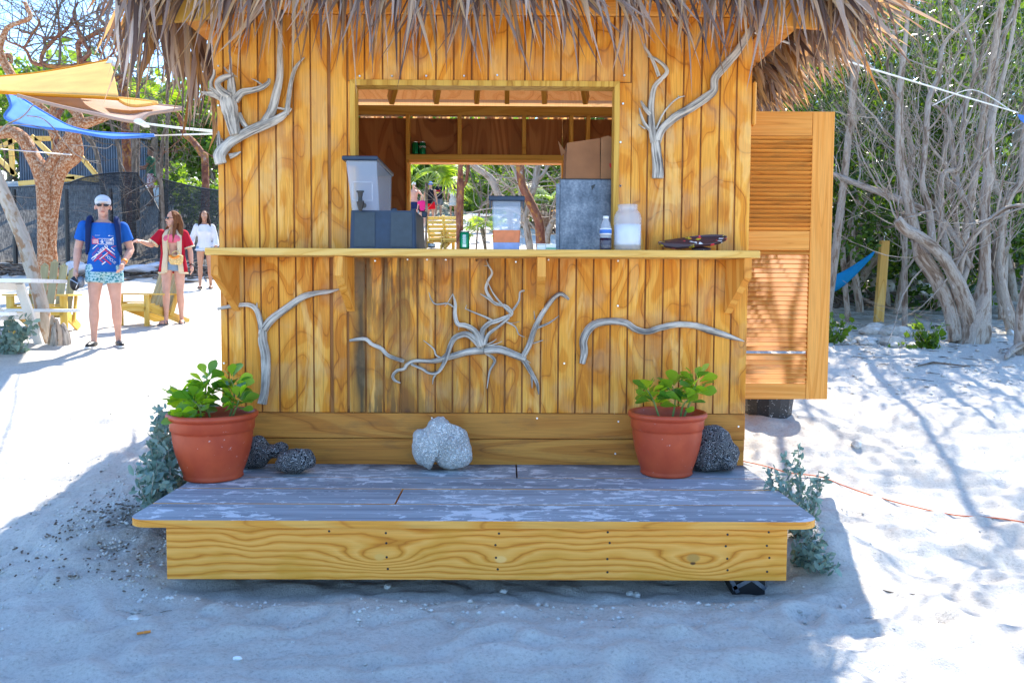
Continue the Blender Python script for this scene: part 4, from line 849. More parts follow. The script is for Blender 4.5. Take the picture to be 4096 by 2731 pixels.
pot_plant('terracotta pot with a sparse two-stemmed leafy plant at the right end of the step',cx2,Y2,1900,1640,Y2-.12,162,
 [(-.2,-.15,tp(2590,1560,Y2-.03),12,0),(.12,0,tp(2690,1545,Y2),10,0),(.35,-.1,tp(2785,1515,Y2-.03),12,0),(.3,-.1,tp(2750,1600,Y2-.1),6,0)],9,.112)
# ------------------------------------------------------------------ corals on the step
def coral(label,pl,Y,depth,mat,seed,lift=0,group='brain corals on the step'):
    import bmesh
    # closed outline inflated to a rounded lump
    pts=[P(x,y,Y) for x,y in pl]; cen=sum(pts,Vector())/len(pts); bm=bmesh.new(); K=9; rings=[]
    outl,_=smooth(pts+[pts[0]],[0]*(len(pts)+1),4); outl=outl[:-1]; n=len(outl); r=random.Random(seed)
    for side in (-1,1):
        for k in range(K):
            a=(k/(K-1))*pi/2; q=c(a)**.8 if k<K-1 else 0; dy=math.sin(a)*depth*side
            if side==1 and k==0: rings.append(None); continue
            rings.append([bm.verts.new(cen+(p-cen)*q+Vector((0,dy,0))+Vector((r.uniform(-1,1),r.uniform(-1,1),r.uniform(-1,1)))*.003) for p in outl] if q>0 else [bm.verts.new(cen+Vector((0,dy,0)))])
    A=rings[:K]; B=[rings[0]]+rings[K+1:]
    for S_,flip in ((A,False),(B,True)):
        for k in range(len(S_)-1):
            a,b=S_[k],S_[k+1]
            for i in range(n):
                j=(i+1)%n; f=(a[i],a[j],b[0]) if len(b)==1 else (a[i],a[j],b[j],b[i]); bm.faces.new(f if not flip else f[::-1])
    bmesh.ops.recalc_face_normals(bm,faces=bm.faces); bmesh.ops.subdivide_edges(bm,edges=bm.edges,cuts=1,use_grid_fill=True)
    mn=min(v.co.z for v in bm.verts)
    for v in bm.verts:
        q=v.co*14; v.co+=v.normal*.016*(float(vnoise(q.x+seed,q.z+q.y*1.3,seed))*2) if v.normal.length>.1 else Vector()
    mn=min(v.co.z for v in bm.verts); dz=(DZ-mn+lift)
    for v in bm.verts: v.co.z+=dz-0; v.co-=Vector((cen.x,Y,cen.z+dz))
    me=bpy.data.meshes.new('brain_coral'); bm.to_mesh(me); bm.free(); me.polygons.foreach_set('use_smooth',[True]*len(me.polygons))
    o=link('brain_coral',me,mat); o.location=(cen.x,Y,cen.z+dz); tag(o,label,'coral',group); return o
coral('large whitish brain coral with an arched notch, leaning on the baseboard mid step','F' and [(1652,1755),(1665,1725),(1700,1715),(1720,1680),(1760,1668),(1800,1685),(1840,1710),(1868,1735),(1875,1760),(1890,1800),(1885,1840),(1860,1865),(1800,1872),(1765,1860),(1750,1840),(1735,1842),(1720,1868),(1690,1860),(1660,1840),(1650,1800)],5.58,.13,'coralw',3)
coral('dark domed brain coral tucked behind the right pot','F' and [(2775,1790),(2780,1740),(2810,1695),(2850,1688),(2900,1705),(2935,1750),(2950,1800),(2945,1860),(2920,1870),(2880,1868),(2850,1872),(2820,1880),(2790,1870),(2775,1840)],5.58,.13,'coral',5)
coral('flat dark brain coral lying on its side, right of the left pot','F' and [(1090,1830),(1110,1790),(1140,1770),(1190,1762),(1235,1775),(1258,1810),(1245,1840),(1200,1852),(1150,1856),(1105,1845)],5.45,.10,'coral',6)
coral('upright dark brain coral partly hidden behind the left pot','F' and [(975,1730),(1010,1712),(1050,1720),(1075,1748),(1120,1745),(1150,1765),(1120,1795),(1080,1810),(1050,1835),(1000,1838),(970,1830)],5.60,.09,'coral',8)
# ------------------------------------------------------------------ people
DG=None
class Blob:
    def __init__(s): s.m=MB()
    def ell(s,c_,r,rz=0,rx=0,n=14):
        M3=Matrix.Rotation(rz,3,'Z')@Matrix.Rotation(rx,3,'X'); vs=[];k=n//2+1
        for i in range(1,k):
            a=pi*i/k
            for j in range(n): b=2*pi*j/n; vs.append(Vector(c_)+M3@Vector((r[0]*s_(a)*c(b),r[1]*s_(a)*s_(b),r[2]*c(a))))
        vs+=[Vector(c_)+M3@Vector((0,0,r[2])),Vector(c_)+M3@Vector((0,0,-r[2]))]; q=k-1
        fs=[(i*n+j,(i+1)*n+j,(i+1)*n+(j+1)%n,i*n+(j+1)%n) for i in range(q-1) for j in range(n)]+[(q*n,j,(j+1)%n) for j in range(n)]+[(q*n+1,(q-1)*n+(j+1)%n,(q-1)*n+j) for j in range(n)]
        s.m.add(vs,fs); return s
    def cap(s,pts,rs,n=12,ball=True):
        s.m.tube(pts,rs,n)
        if ball:
            for p,r in ((pts[0],rs[0]),(pts[-1],rs[-1])): s.ell(p,(r,r,r),n=10)
        return s
    def loft(s,rings,n=22):   # (x,y,z,rx,ry)
        vs=[(x+rx*c(2*pi*j/n),y+ry*s_(2*pi*j/n),z) for x,y,z,rx,ry in rings for j in range(n)]; m=len(rings)
        s.m.add(vs,[(i*n+j,i*n+(j+1)%n,(i+1)*n+(j+1)%n,(i+1)*n+j) for i in range(m-1) for j in range(n)]+[tuple(range(n-1,-1,-1)),tuple(range((m-1)*n,m*n))]); return s
    def make(s,name,mat,parent,vox=.01,sm_=4,loc=None,rz=0,sc=1.,kind=None):
        me=bpy.data.meshes.new(name); me.from_pydata(s.m.v,[],s.m.f); o=bpy.data.objects.new(name,me); COL.objects.link(o)
        if vox:
            md=o.modifiers.new('r','REMESH'); md.mode='VOXEL'; md.voxel_size=vox
            md=o.modifiers.new('s','SMOOTH'); md.iterations=sm_; md.factor=.5
            dg=bpy.context.evaluated_depsgraph_get(); me2=bpy.data.meshes.new_from_object(o.evaluated_get(dg)); o.modifiers.clear(); o.data=me2; bpy.data.meshes.remove(me); me=me2; me.name=name
        me.polygons.foreach_set('use_smooth',[True]*len(me.polygons)); me.materials.clear(); me.materials.append(MT[mat] if isinstance(mat,str) else mat)
        if 'grain' not in me.attributes:
            at=me.attributes.new('grain','FLOAT_VECTOR','POINT'); co=np.zeros(len(me.vertices)*3,np.float32); me.vertices.foreach_get('co',co); at.data.foreach_set('vector',co)
        o.parent=parent; return o
def skinmat(name,col):
    k=NT(name,.55,.4); p=k.obj(); n=k.noise(p,9,4); k.color(k.ramp(n,[(.3,tuple(x*.86 for x in col)),(.7,tuple(min(1,x*1.08) for x in col))])); k.b.inputs['Subsurface Weight'].default_value=.08; k.b.inputs['Subsurface Radius'].default_value=(.02,.008,.004); MT[name]=k.m; return name
skinmat('fair_skin',(.62,.34,.25)); skinmat('tan_skin',(.50,.25,.15)); skinmat('brown_skin',(.16,.075,.045))
MT['blue_tee']=mk_cloth('royal_blue_cotton',(.018,.12,.46),0); MT['red_knit']=mk_cloth('red_knit',(.46,.015,.035),0); MT['cream']=mk_cloth('cream_trim',(.72,.60,.42),0); MT['pink']=mk_cloth('pink_cloth',(.80,.16,.24),0)
MT['denim']=mk_cloth('light_denim',(.22,.34,.50),0); MT['whitecloth']=mk_cloth('white_cotton',(.80,.80,.84),.15); MT['blackcloth']=mk_cloth('black_cotton',(.015,.015,.02),0); MT['greycloth']=mk_cloth('grey_cotton',(.13,.15,.17),0)
MT['redcloth']=mk_cloth('red_cloth',(.62,.01,.02),0); MT['hotpink']=mk_cloth('hot_pink_cloth',(.75,.03,.20),0); MT['greencloth']=mk_cloth('dark_green_cotton',(.03,.10,.06),0); MT['bluecloth']=mk_cloth('blue_cloth',(.03,.16,.6),0); MT['creamdress']=mk_cloth('pale_cream_cloth',(.72,.66,.58),0); MT['navycloth']=mk_cloth('navy_cloth',(.015,.03,.10),0)
def mk_pat(name,a,b,sc):
    k=NT(name,.85,.1); p=k.obj(); n=k.noise(k.map(p,(1,1,1.6)),sc,3,.7); k.color(k.ramp(n,[(.44,a),(.5,b)])); MT[name]=k.m
mk_pat('teal_pattern',(.02,.20,.25),(.42,.60,.62),34); mk_pat('plaid',(.25,.02,.04),(.5,.45,.45),22)
MT['brownhair']=mk_bark('brown_hair',[(.3,(.05,.02,.01)),(.5,(.17,.065,.025)),(.7,(.32,.13,.045))],60,3); MT['darkhair']=mk_bark('dark_hair',[(.3,(.012,.008,.006)),(.6,(.05,.03,.02))],60,3); MT['blonde']=mk_bark('blonde_hair',[(.3,(.45,.28,.12)),(.6,(.75,.55,.28))],60,3)
MT['straw']=plain('woven_straw',(.66,.47,.20),.8,0,.35,60,.6); MT['lens']=plain('dark_lens',(.02,.02,.03),.08); MT['orange']=plain('orange_band',(.8,.25,.02),.5); MT['lip']=plain('lip',(.42,.12,.10),.5)
def person(label,foot,H,rz=0,pose={},female=False,skin='fair_skin',vox=.012,hair=None,hairlen=0,top=None,bottom=None,cap=None,glasses=False,shoes=None,head_turn=0,detail=True,build=1.,dress=None,group=None,tank=False,beard=False):
    k=H/1.75; t=thing('person',label,'person',foot,group); t.rotation_euler=(0,0,rz)
    sw=(.165 if female else .195)*(1+.5*(build-1)); hw=.165 if female else .155; b=build
    J=dict(sl=(-sw,.01,1.40),el=(-sw-.06,.03,1.15),wl=(-sw-.08,-.03,.91),sr=(sw,.01,1.40),er=(sw+.06,.03,1.15),wr=(sw+.08,-.03,.91),hl=(-.09,0,.92),kl=(-.105,-.02,.50),al=(-.11,.03,.075),hr=(.09,0,.92),kr=(.105,-.02,.50),ar=(.11,.03,.075),head=(0,-.015,1.625),fl=(-.02,-.2),fr=(.02,-.2))
    J.update(pose); V=lambda n:Vector(J[n])*k; HD=Vector(J['head'])*k
    th=head_turn; RT=Matrix.Rotation(th,3,'Z'); hd=lambda x,y,z:HD+RT@Vector((x,y,z))*k*1.07
    S_=Blob(); sc=lambda rs:[(x*k,y*k,z*k,rx*k*b,ry*k*b) for x,y,z,rx,ry in rs]
    w=(.88 if female else 1.)
    torso=[(0,.0,.84,.145,.10),(0,.005,.90,hw*1.06,.115),(0,0,.97,hw*1.0,.11),(0,0,1.06,.142*w,.10),(0,0,1.15,.148*w,.102),(0,-.005,1.26,.168*w,.115),(0,0,1.34,.178*w,.112),(0,.005,1.395,.160*w,.09),(0,.01,1.44,.105,.07),(0,.01,1.47,.065,.06)]
    S_.loft(sc(torso))
    if female: 
        for x in (-.07,.07): S_.ell(Vector((x,-.085,1.27))*k,(.058*k,.05*k,.058*k))
    S_.cap([Vector((0,.012,1.42))*k,HD+Vector((0,.03,-.06))*k],[.056*k,.054*k],ball=False)
    hr=(.074,.092,.098) 
    S_.ell(hd(0,.012,.03),(hr[0]*k,hr[1]*k,hr[2]*k),rz=th); S_.ell(hd(0,-.018,-.045),(.056*k,.066*k,.066*k),rz=th); S_.ell(hd(0,-.045,-.092),(.028*k,.026*k,.022*k),rz=th)
    if vox<.02:
        S_.ell(hd(0,-.088,-.018),(.013*k,.022*k,.017*k),rz=th); S_.cap([hd(0,-.076,.02),hd(0,-.096,-.018)],[.009*k,.011*k],8)
        for x in (-.078,.078): S_.ell(hd(x,.015,-.008),(.012*k,.02*k,.032*k),rz=th)
    def arm(a,e,w_,side):
        a,e,w_=V(a),V(e),V(w_); S_.cap([a,a.lerp(e,.35),e],[.054*k*b,.05*k*b,.038*k*b]); S_.cap([e,e.lerp(w_,.3),w_],[.038*k*b,.041*k*b,.026*k])
        d=(w_-e).normalized(); d=(d+Vector((0,-.05,-.25))).normalized(); sd=Vector((1,0,0))-d*d.x; sd=(d.cross(Vector((0,-1,0))) if sd.length<.3 else sd.normalized()); sd.normalize(); nn=d.cross(sd)
        fw=Vector((0,-1,0)); fw=(fw-d*fw.dot(d)).normalized() if abs(d.y)<.9 else nn
        spread=fw if abs(d.y)<.9 else sd   # fingers spread along this
        inn=d.cross(spread).normalized()
        if inn.x*side>0: inn=-inn
        pc=w_+d*.05*k; S_.cap([w_,pc+d*.02*k],[.026*k,.03*k],10); S_.cap([pc-spread*.022*k,pc+spread*.022*k],[.021*k,.021*k],8); S_.cap([pc-spread*.024*k+d*.025*k,pc+spread*.026*k+d*.025*k],[.017*k,.017*k],8)
        if vox<.02:
            for i,L in enumerate((.058,.068,.072,.06)):
                o_=(i-1.5)*.0205*k; q0=pc+spread*(-o_)*-1*1+d*.03*k; q1=q0+d*L*.55*k+inn*.008*k; q2=q1+(d*.8+inn*.7).normalized()*L*.5*k; S_.cap([q0,q1,q2],[.0092*k,.0088*k,.0075*k],7)
            q0=pc+spread*.03*k-d*.02*k; q1=q0+(d*.7+spread*.6+inn*.3).normalized()*.038*k; q2=q1+(d+inn*.4).normalized()*.028*k; S_.cap([q0,q1,q2],[.012*k,.0105*k,.009*k],7)
        return pc,d
    HLp=arm('sl','el','wl',-1); HRp=arm('sr','er','wr',1)
    for h_,kn,an,ft in (('hl','kl','al','fl'),('hr','kr','ar','fr')):
        h_,kn,an=V(h_),V(kn),V(an); tk=1.0*b
        S_.cap([h_,h_.lerp(kn,.35),kn],[.088*k*tk,.08*k*tk,.053*k]); S_.cap([kn,kn.lerp(an,.3)+Vector((0,.012,0))*k,kn.lerp(an,.75),an],[.052*k,.055*k*tk,.036*k,.033*k])
        fd=Vector((J[ft][0],J[ft][1],0)).normalized(); S_.cap([an+Vector((0,.03,-.038))*k,an+fd*.08*k+Vector((0,0,-.042))*k,an+fd*.15*k+Vector((0,0,-.052))*k],[.034*k,.036*k,.024*k])
    S_.make('body',skin,t,vox*k)
    def cloth(name,fn,mat,v=None,sm=3): B=Blob(); fn(B); return B.make(name,mat,t,(v or max(.011,vox))*k,sm)
    g=.016
    def shirt(B,z0=.87,slv=.62,op=0,gg=g,flare=0):
        rs=[r_ for r_ in torso if r_[2]>z0+.02 and r_[2]<1.46]; f0=torso[2]
        rs=[(0,0,z0,hw*1.12+flare+.012,.132+flare)]+[(x,y,z,rx,max(ry,.105)) for x,y,z,rx,ry in rs]
        B.loft([(x*k,y*k,z*k,(rx+gg)*k*b,(ry+gg)*k*b) for x,y,z,rx,ry in rs])
        if female:
            for x in (-.07,.07): B.ell(Vector((x,-.085,1.27))*k,(.068*k,.056*k,.066*k))
        if slv>0:
            for a,e in (('sl','el'),('sr','er')):
                a,e=V(a),V(e); B.cap([a.lerp(e,-.02),a.lerp(e,slv*.5),a.lerp(e,slv)],[.064*k*b,.066*k*b,.068*k*b],ball=False); B.ell(a,(.063*k*b,.063*k*b,.062*k*b))
    sh=None
    if top:
        mt,kind_=top
        if kind_=='tee': sh=cloth('shirt',lambda B:shirt(B),mt)
        if kind_=='tank': sh=cloth('shirt',lambda B:shirt(B,slv=0),mt)
        if kind_=='dress': sh=cloth('dress',lambda B:shirt(B,z0=.68,slv=.5,flare=.03),mt)
        if kind_=='blouse':
            def f(B):
                shirt(B,z0=.86,slv=.5,flare=.02)
                for a,e,w_ in (('sl','el','wl'),('sr','er','wr')): a,e,w_=V(a),V(e),V(w_); B.cap([a,e,e.lerp(w_,.75)],[.068*k,.066*k,.074*k],ball=False); B.ell(e,(.067*k,.067*k,.067*k))
            sh=cloth('blouse',f,mt)
    if bottom:
        mt,ln=bottom
        def f(B):
            B.loft([(x*k,y*k,z*k,(rx+g*.8)*k*b,(ry+g*.8)*k*b) for x,y,z,rx,ry in torso[:3]])
            for h_,kn in (('hl','kl'),('hr','kr')): h_,kn=V(h_),V(kn); B.cap([h_+Vector((0,0,.02))*k,h_.lerp(kn,ln*.5),h_.lerp(kn,ln)],[.102*k*b,.103*k*b,.1*k*b],ball=False)
        cloth('shorts',f,mt)
    if hair:
        def f(B):
            B.ell(hd(0,.028,.045),(.082*k,.092*k,.092*k),rz=th)
            if hairlen:
                for x in (-.062,-.03,.0,.03,.062):
                    B.cap([hd(x,.06,.05),hd(x*1.3,.085,-.06),hd(x*1.5,.075,-.12-hairlen*.5),hd(x*1.4,.07,-.12-hairlen)],[.04*k,.042*k,.04*k,.018*k])
                for x in (-.082,.082): B.cap([hd(x*.8,.0,.06),hd(x,.01,-.03),hd(x*1.25,-.02,-.12),hd(x*1.3,-.05,-.13-hairlen)],[.026*k,.026*k,.03*k,.012*k])
        cloth('hair',f,hair,.012)
    if beard: cloth('beard',lambda B:B.ell(hd(0,-.03,-.075),(.056*k,.058*k,.05*k),rz=th),'darkhair')
    if cap:
        B=Blob(); B.ell(hd(0,.018,.058),(.09*k,.104*k,.082*k),rz=th); o_=B.make('cap',cap,t,.009*k,2)
        B=Blob(); B.ell(hd(0,-.088,.058),(.07*k,.07*k,.012*k),rz=th,rx=.18); B.make('cap_brim',cap,t,0)
    if detail:
        if glasses:
            B=Blob(); 
            for x in (-.034,.034): B.ell(hd(x,-.083,.012),(.027*k,.014*k,.018*k),rz=th)
            B.m.beam(hd(-.068,-.078,.02),hd(.068,-.078,.02),.008*k,.007*k)
            for x in (-.074,.074): B.m.beam(hd(x,-.07,.018),hd(x*1.04,.02,.012),.004*k,.006*k)
            B.make('sunglasses','lens',t,0)
        else:
            for x in (-.031,.031):
                B=Blob(); B.ell(hd(x,-.076,.01),(.013*k,.010*k,.0075*k),rz=th); e_=B.make('eye','white',t,0); B=Blob(); B.ell(hd(x,-.0835,.01),(.006*k,.004*k,.006*k),rz=th); B.make('iris','black',e_,0)
        B=Blob(); B.ell(hd(0,-.086,-.057),(.023*k,.008*k,.006*k),rz=th); B.make('mouth','lip',t,0)
    if shoes:
        for an,ft in (('al','fl'),('ar','fr')):
            an=V(an); fd=Vector((J[ft][0],J[ft][1],0)).normalized(); B=Blob()
            if shoes[1]=='shoe': B.cap([an+Vector((0,.035,-.04))*k,an+fd*.08*k+Vector((0,0,-.045))*k,an+fd*.155*k+Vector((0,0,-.055))*k],[.042*k,.044*k,.032*k]); so_=B.make('shoe',shoes[0],t,.011*k,2); B=Blob(); B.cap([an+Vector((0,.045,-.075))*k,an+fd*.16*k+Vector((0,0,-.075))*k],[.046*k,.042*k],14); 
            else: B.cap([an+Vector((0,.045,-.078))*k,an+fd*.165*k+Vector((0,0,-.078))*k],[.04*k,.042*k],14)
            for i,v in enumerate(B.m.v): B.m.v[i]=(v[0],v[1],an.z-.075*k+(v[2]-(an.z-.075*k))*.28)
            B.make('sole',('white' if shoes[1]=='shoe' else shoes[0]),so_ if shoes[1]=='shoe' else t,0)
            if shoes[1]!='shoe':
                for q in (.03,.10): B=Blob(); B.m.tube([an+fd*q*k+Vector((-.046,0,-.075))*k,an+fd*q*k+Vector((-.03,0,-.018-q*.12))*k,an+fd*q*k+Vector((.03,0,-.018-q*.12))*k,an+fd*q*k+Vector((.046,0,-.075))*k],[.008*k]*4,6); B.make('strap',shoes[0],t,0)
    return t,sh,V,hd,k,HLp,HRp
def footat(x,y,Y): p=P(x,y,Y); return Vector((p.x,p.y,hgt(p.x,p.y)))
# man in the blue tee
f1=G(425,1388); 
M1=person('man in blue printed t-shirt, patterned teal shorts, white cap and sunglasses walking beside hut',f1,1.80,rad(23),dict(al=(-.125,-.04,.075),kl=(-.115,-.05,.5),fl=(-.08,-.2),ar=(.13,.06,.075),kr=(.115,-.01,.5),fr=(.05,-.2),el=(-.275,.05,1.14),wl=(-.295,-.02,.90),er=(.285,.03,1.14),wr=(.20,-.13,.97)),skin='fair_skin',vox=.0085,top=('blue_tee','tee'),bottom=('teal_pattern',.42),cap='whitecloth',glasses=True,shoes=('black','shoe'),build=1.07,hair='brownhair')
t,sh,V,hd,k,hl1,hr1=M1
def wrap_print(parent,shirt,obj,depth=.003):
    me=shirt.data; bv=BVHTree.FromPolygons([v.co for v in me.vertices],[p.vertices[:] for p in me.polygons])
    for v in obj.vertices:
        h=bv.ray_cast(Vector((v.co.x,-1,v.co.z)),Vector((0,1,0)))[0]; v.co.y=(h.y if h else -.1)-depth
def text_mesh(body,size,x,z,rot,mt,parent,shirt,name='print'):
    cu=bpy.data.curves.new(name,'FONT'); cu.body=body; cu.size=size; cu.align_x='CENTER'; cu.align_y='CENTER'; o=bpy.data.objects.new(name,cu); COL.objects.link(o); me=o.to_mesh().copy(); bpy.data.objects.remove(o)
    for v in me.vertices: a,b=v.co.x,v.co.y; v.co=Vector((x+a*c(rot)-b*s_(rot),0,z+a*s_(rot)+b*c(rot)))
    wrap_print(parent,shirt,me); me.materials.clear(); link(name,me,mt,parent)
def bar_mesh(quads,mt,parent,shirt,name='print',depth=.0025):
    m=MB()
    for x,z,w,h,rot in quads:
        n=max(1,int(w/.02)); vs=[]
        for i in range(n+1):
            for j in (-1,1): a=-w/2+w*i/n; b=j*h/2; vs.append((x+a*c(rot)-b*s_(rot),0,z+a*s_(rot)+b*c(rot)))
        m.add(vs,[(2*i,2*i+2,2*i+3,2*i+1) for i in range(n)])
    me=bpy.data.meshes.new(name); me.from_pydata(m.v,[],m.f); wrap_print(parent,shirt,me,depth); link(name,me,mt,parent,'stuff')
bar_mesh([(-.085,1.255,.075,.062,0)],'print_r',t,sh); r45=rad(42)
bar_mesh([(.025,1.288,.165,.004,0),(.025,1.223,.165,.004,0),(-.057,1.255,.004,.066,0),(.107,1.255,.004,.066,0)],'print_w',t,sh)
text_mesh('CARDIFF',.026,.062,1.268,0,'print_w',t,sh); bar_mesh([(.062,1.247,.07,.007,0),(.062,1.235,.07,.007,0)]+[(-.085,1.275-i*.013,.06,.004,0) for i in range(4)],'print_w',t,sh,depth=.004)
bar_mesh([(-.012,1.268,.012,.012,.3),(-.012,1.25,.008,.026,.2),(-.02,1.236,.006,.02,-.7),(-.003,1.236,.006,.02,.6),(-.004,1.252,.02,.005,.5),(-.024,1.254,.018,.005,-.4)],'print_w',t,sh)   # small running figure
text_mesh('HERO',.05,-.005,1.165,r45,'print_w',t,sh); text_mesh('FOCUS',.042,.075,1.045,-r45,'print_w',t,sh); text_mesh('CYHYD',.034,-.085,1.135,r45+.2,'print_r',t,sh); text_mesh('ACHYD',.034,-.075,1.175,r45,'print_w',t,sh) if 0 else None
bar_mesh([(-.02,1.13,.17,.018,r45),(.03,1.10,.15,.016,r45),(-.06,1.06,.12,.016,r45),(.05,1.13,.12,.015,-r45),(.03,1.03,.13,.016,-r45),(.09,1.10,.10,.013,-r45),(-.03,1.03,.10,.014,-r45),(-.10,1.30,.04,.008,-r45),(.11,1.20,.05,.008,.3)],'print_r',t,sh)
bar_mesh([(-.045,1.115,.15,.008,r45),(.0,1.085,.12,.008,r45),(.07,1.15,.10,.009,-r45),(.10,1.125,.06,.006,-r45),(-.10,1.08,.09,.010,r45),(.05,1.165,.09,.012,-r45),(.0,1.0,.05,.012,r45),(.09,1.29,.05,.010,r45),(-.06,1.325,.055,.003,0),(.065,1.325,.02,.008,.3),(.095,1.323,.03,.003,0),(.10,1.17,.05,.008,-r45),(-.09,1.19,.07,.008,r45),(-.10,1.05,.06,.006,r45)],'print_w',t,sh,depth=.0045)
for x in (-1,1):   # backpack straps
    m=MB(); pts=[Vector((x*.125,.12,1.42)),Vector((x*.135,.02,1.47)),Vector((x*.148,-.09,1.40)),Vector((x*.155,-.115,1.28)),Vector((x*.165,-.09,1.14)),Vector((x*.175,0,1.06))]
    m.tube([p*k*1.02 for p in pts],[.030,.032,.034,.03,.024,.018],8,sub=4); 
    me=bpy.data.meshes.new('backpack_strap'); me.from_pydata(m.v,[],m.f); me.polygons.foreach_set('use_smooth',[True]*len(me.polygons)); link('backpack_strap',me,'navycloth',t)
B=Blob(); B.ell((0,.20,1.22),(.15,.09,.21)); B.make('backpack','navycloth',t,.02)
w_=V('wr'); e_=V('er'); B=Blob(); q=w_.lerp(e_,.10); B.m.tube([q,q+(e_-w_).normalized()*.03],[.036,.038],14); B.make('wristband','orange',t,0)
m=MB(); 
bx=thing('camera_bag','black rounded case held in the lowered hand of the man in the blue t-shirt','case',f1+Matrix.Rotation(rad(23),3,'Z')@(hl1[0]+Vector((-.01,-.02,-.12))))
B=Blob(); B.ell((0,0,0),(.062,.045,.09)); B.make('case','black',bx,.012); B=Blob(); B.m.tube([(-.03,-.045,.05),(.05,-.03,0),(.03,-.045,-.06)],[.006]*3,6); B.make('zip_trim','metal',bx,0)
B=Blob(); B.ell((.075,-.005,.02),(.045,.035,.075)); B.make('side_pocket','galv',bx,.012)
# woman in the red shirt
f2=G(697,1300)
t,sh,V,hd,k,hl2,hr2=person('woman with long brown hair and sunglasses in open red shirt with cream trim',f2,1.67,rad(16),dict(el=(-.30,-.05,1.22),wl=(-.44,-.22,1.27),er=(.25,.02,1.16),wr=(.27,-.02,.92),al=(-.11,-.05,.075),kl=(-.10,-.08,.5),ar=(.10,.12,.075),kr=(.095,.0,.5),fl=(-.12,-.2)),female=True,vox=.009,top=None,bottom=('denim',.22),hair='brownhair',hairlen=.20,glasses=True,shoes=('galv','sandal'),head_turn=rad(-58))
def shell(parent,name,rings,a0,a1,mat,k,rev=False,th=.01,n=10):
    m=MB(); R_=len(rings); vs=[]
    for z,rx,ry,cx_,cy_ in rings:
        for i in range(n+1):
            a=a0+(a1-a0)*i/n; vs.append(((cx_+rx*s_(a))*k,(cy_-ry*c(a))*k,z*k))
    fs=[(i*(n+1)+j,i*(n+1)+j+1,(i+1)*(n+1)+j+1,(i+1)*(n+1)+j) for i in range(R_-1) for j in range(n)]; me=bpy.data.meshes.new(name); me.from_pydata(vs,[],fs); o=link(name,me,mat,parent); me.polygons.foreach_set('use_smooth',[True]*len(me.polygons)); md=o.modifiers.new('thick','SOLIDIFY'); md.thickness=th; return o
rg=[(.80,.215,.15,0,.0),(.90,.205,.145,0,0),(1.0,.188,.14,0,0),(1.1,.175,.135,0,0),(1.2,.18,.15,0,0),(1.3,.185,.155,0,0),(1.38,.18,.125,0,0),(1.44,.14,.09,0,.01),(1.475,.09,.07,0,.015)]
shell(t,'shirt',rg,rad(28),rad(332),'red_knit',k,n=28)
rg2=[(z-.0,rx+.006,ry+.006,x,y) for z,rx,ry,x,y in rg]
shell(t,'cream_trim',rg2,rad(24),rad(48),'cream',k,n=4); shell(t,'cream_trim',rg2,rad(-48),rad(-20),'cream',k,n=4)
shell(t,'hem_trim',[(.785,.222,.158,0,0),(.81,.22,.156,0,0)],rad(28),rad(332),'cream',k,n=28)
for a,e in (('sl','el'),('sr','er')):
    a,e=V(a),V(e); B=Blob(); B.cap([a,a.lerp(e,.4),a.lerp(e,.8)],[.07,.074,.08],ball=False); B.ell(a,(.072,.072,.072)); sl_=B.make('sleeve','red_knit',t,.012); B=Blob(); B.m.tube([a.lerp(e,.78),a.lerp(e,.86)],[.084,.086],18); B.make('cuff','cream',sl_,0)
B=Blob(); B.loft([(0,-.008,1.20,.16,.122),(0,-.012,1.24,.165,.13),(0,-.01,1.30,.163,.128),(0,-.005,1.33,.158,.115)]); B.ell((-.066,-.09,1.25),(.062,.058,.055)); B.ell((.066,-.09,1.25),(.062,.058,.055)); B.make('bikini_top','pink',t,.011)
B=Blob(); B.loft([(0,0,0,.075,.045),(0,0,.03,.098,.055),(0,0,.08,.108,.06),(0,0,.14,.105,.058)]); bg_=thing('straw_bag','round woven straw bag with yellow tassels worn on the front of the woman in red','bag',f2+Matrix.Rotation(rad(16),3,'Z')@Vector((.06,-.21,.88))); B.make('bag_body','straw',bg_,.012)
B=Blob(); B.m.tube([Vector((.055*c(a),-.0,.14+.06*s_(a))) for a in np.linspace(0,pi,9)],[.008]*9,7); B.make('handle','straw',bg_,0); B=Blob(); B.m.tube([(-.07,-.05,.13),(0,-.065,.10),(.07,-.05,.13)],[.018,.02,.018],8,.3,sub=3); B.make('tassel_trim','orange',bg_,0); B=Blob(); B.m.tube([(-.08,.0,.13),(-.13,.03,.35),(-.09,.1,.58)],[.006]*3,6,sub=3); B.make('strap','straw',bg_,0)
B=Blob(); w_=V('wr'); e_=V('er'); B.m.tube([w_,w_.lerp(e_,.08)],[.031,.031],12); B.make('watch','black',t,0)
# woman in white
f3=G(822,1157); t,sh,V,hd,k,_,_=person('dark-haired woman in loose white blouse and denim shorts, partly hidden by hut corner',f3,1.66,rad(18),dict(el=(-.26,.03,1.14),wl=(-.31,-.08,.93),al=(-.11,-.08,.075),ar=(.11,.12,.075),kr=(.10,.02,.5)),female=True,skin='tan_skin',vox=.014,top=('whitecloth','blouse'),bottom=('denim',.2),hair='darkhair',hairlen=.22,shoes=('black','sandal'))
# man in green behind the fence and a figure behind him
f4=G(607,830); person('man in dark green shirt and plaid shorts standing behind the black fence, side on',f4,1.72,rad(-75),dict(el=(-.22,-.1,1.15),wl=(-.2,-.32,1.12),er=(.22,-.1,1.15),wr=(.2,-.32,1.12)),skin='brown_skin',vox=.022,top=('greencloth','tee'),bottom=('plaid',.85),hair='darkhair',detail=False)
f5=G(632,700); person('figure in navy clothing bending in the bushes behind the man in green',f5,1.7,rad(60),dict(),skin='brown_skin',vox=.03,top=('navycloth','tee'),bottom=('blackcloth',.9),hair='darkhair',detail=False)
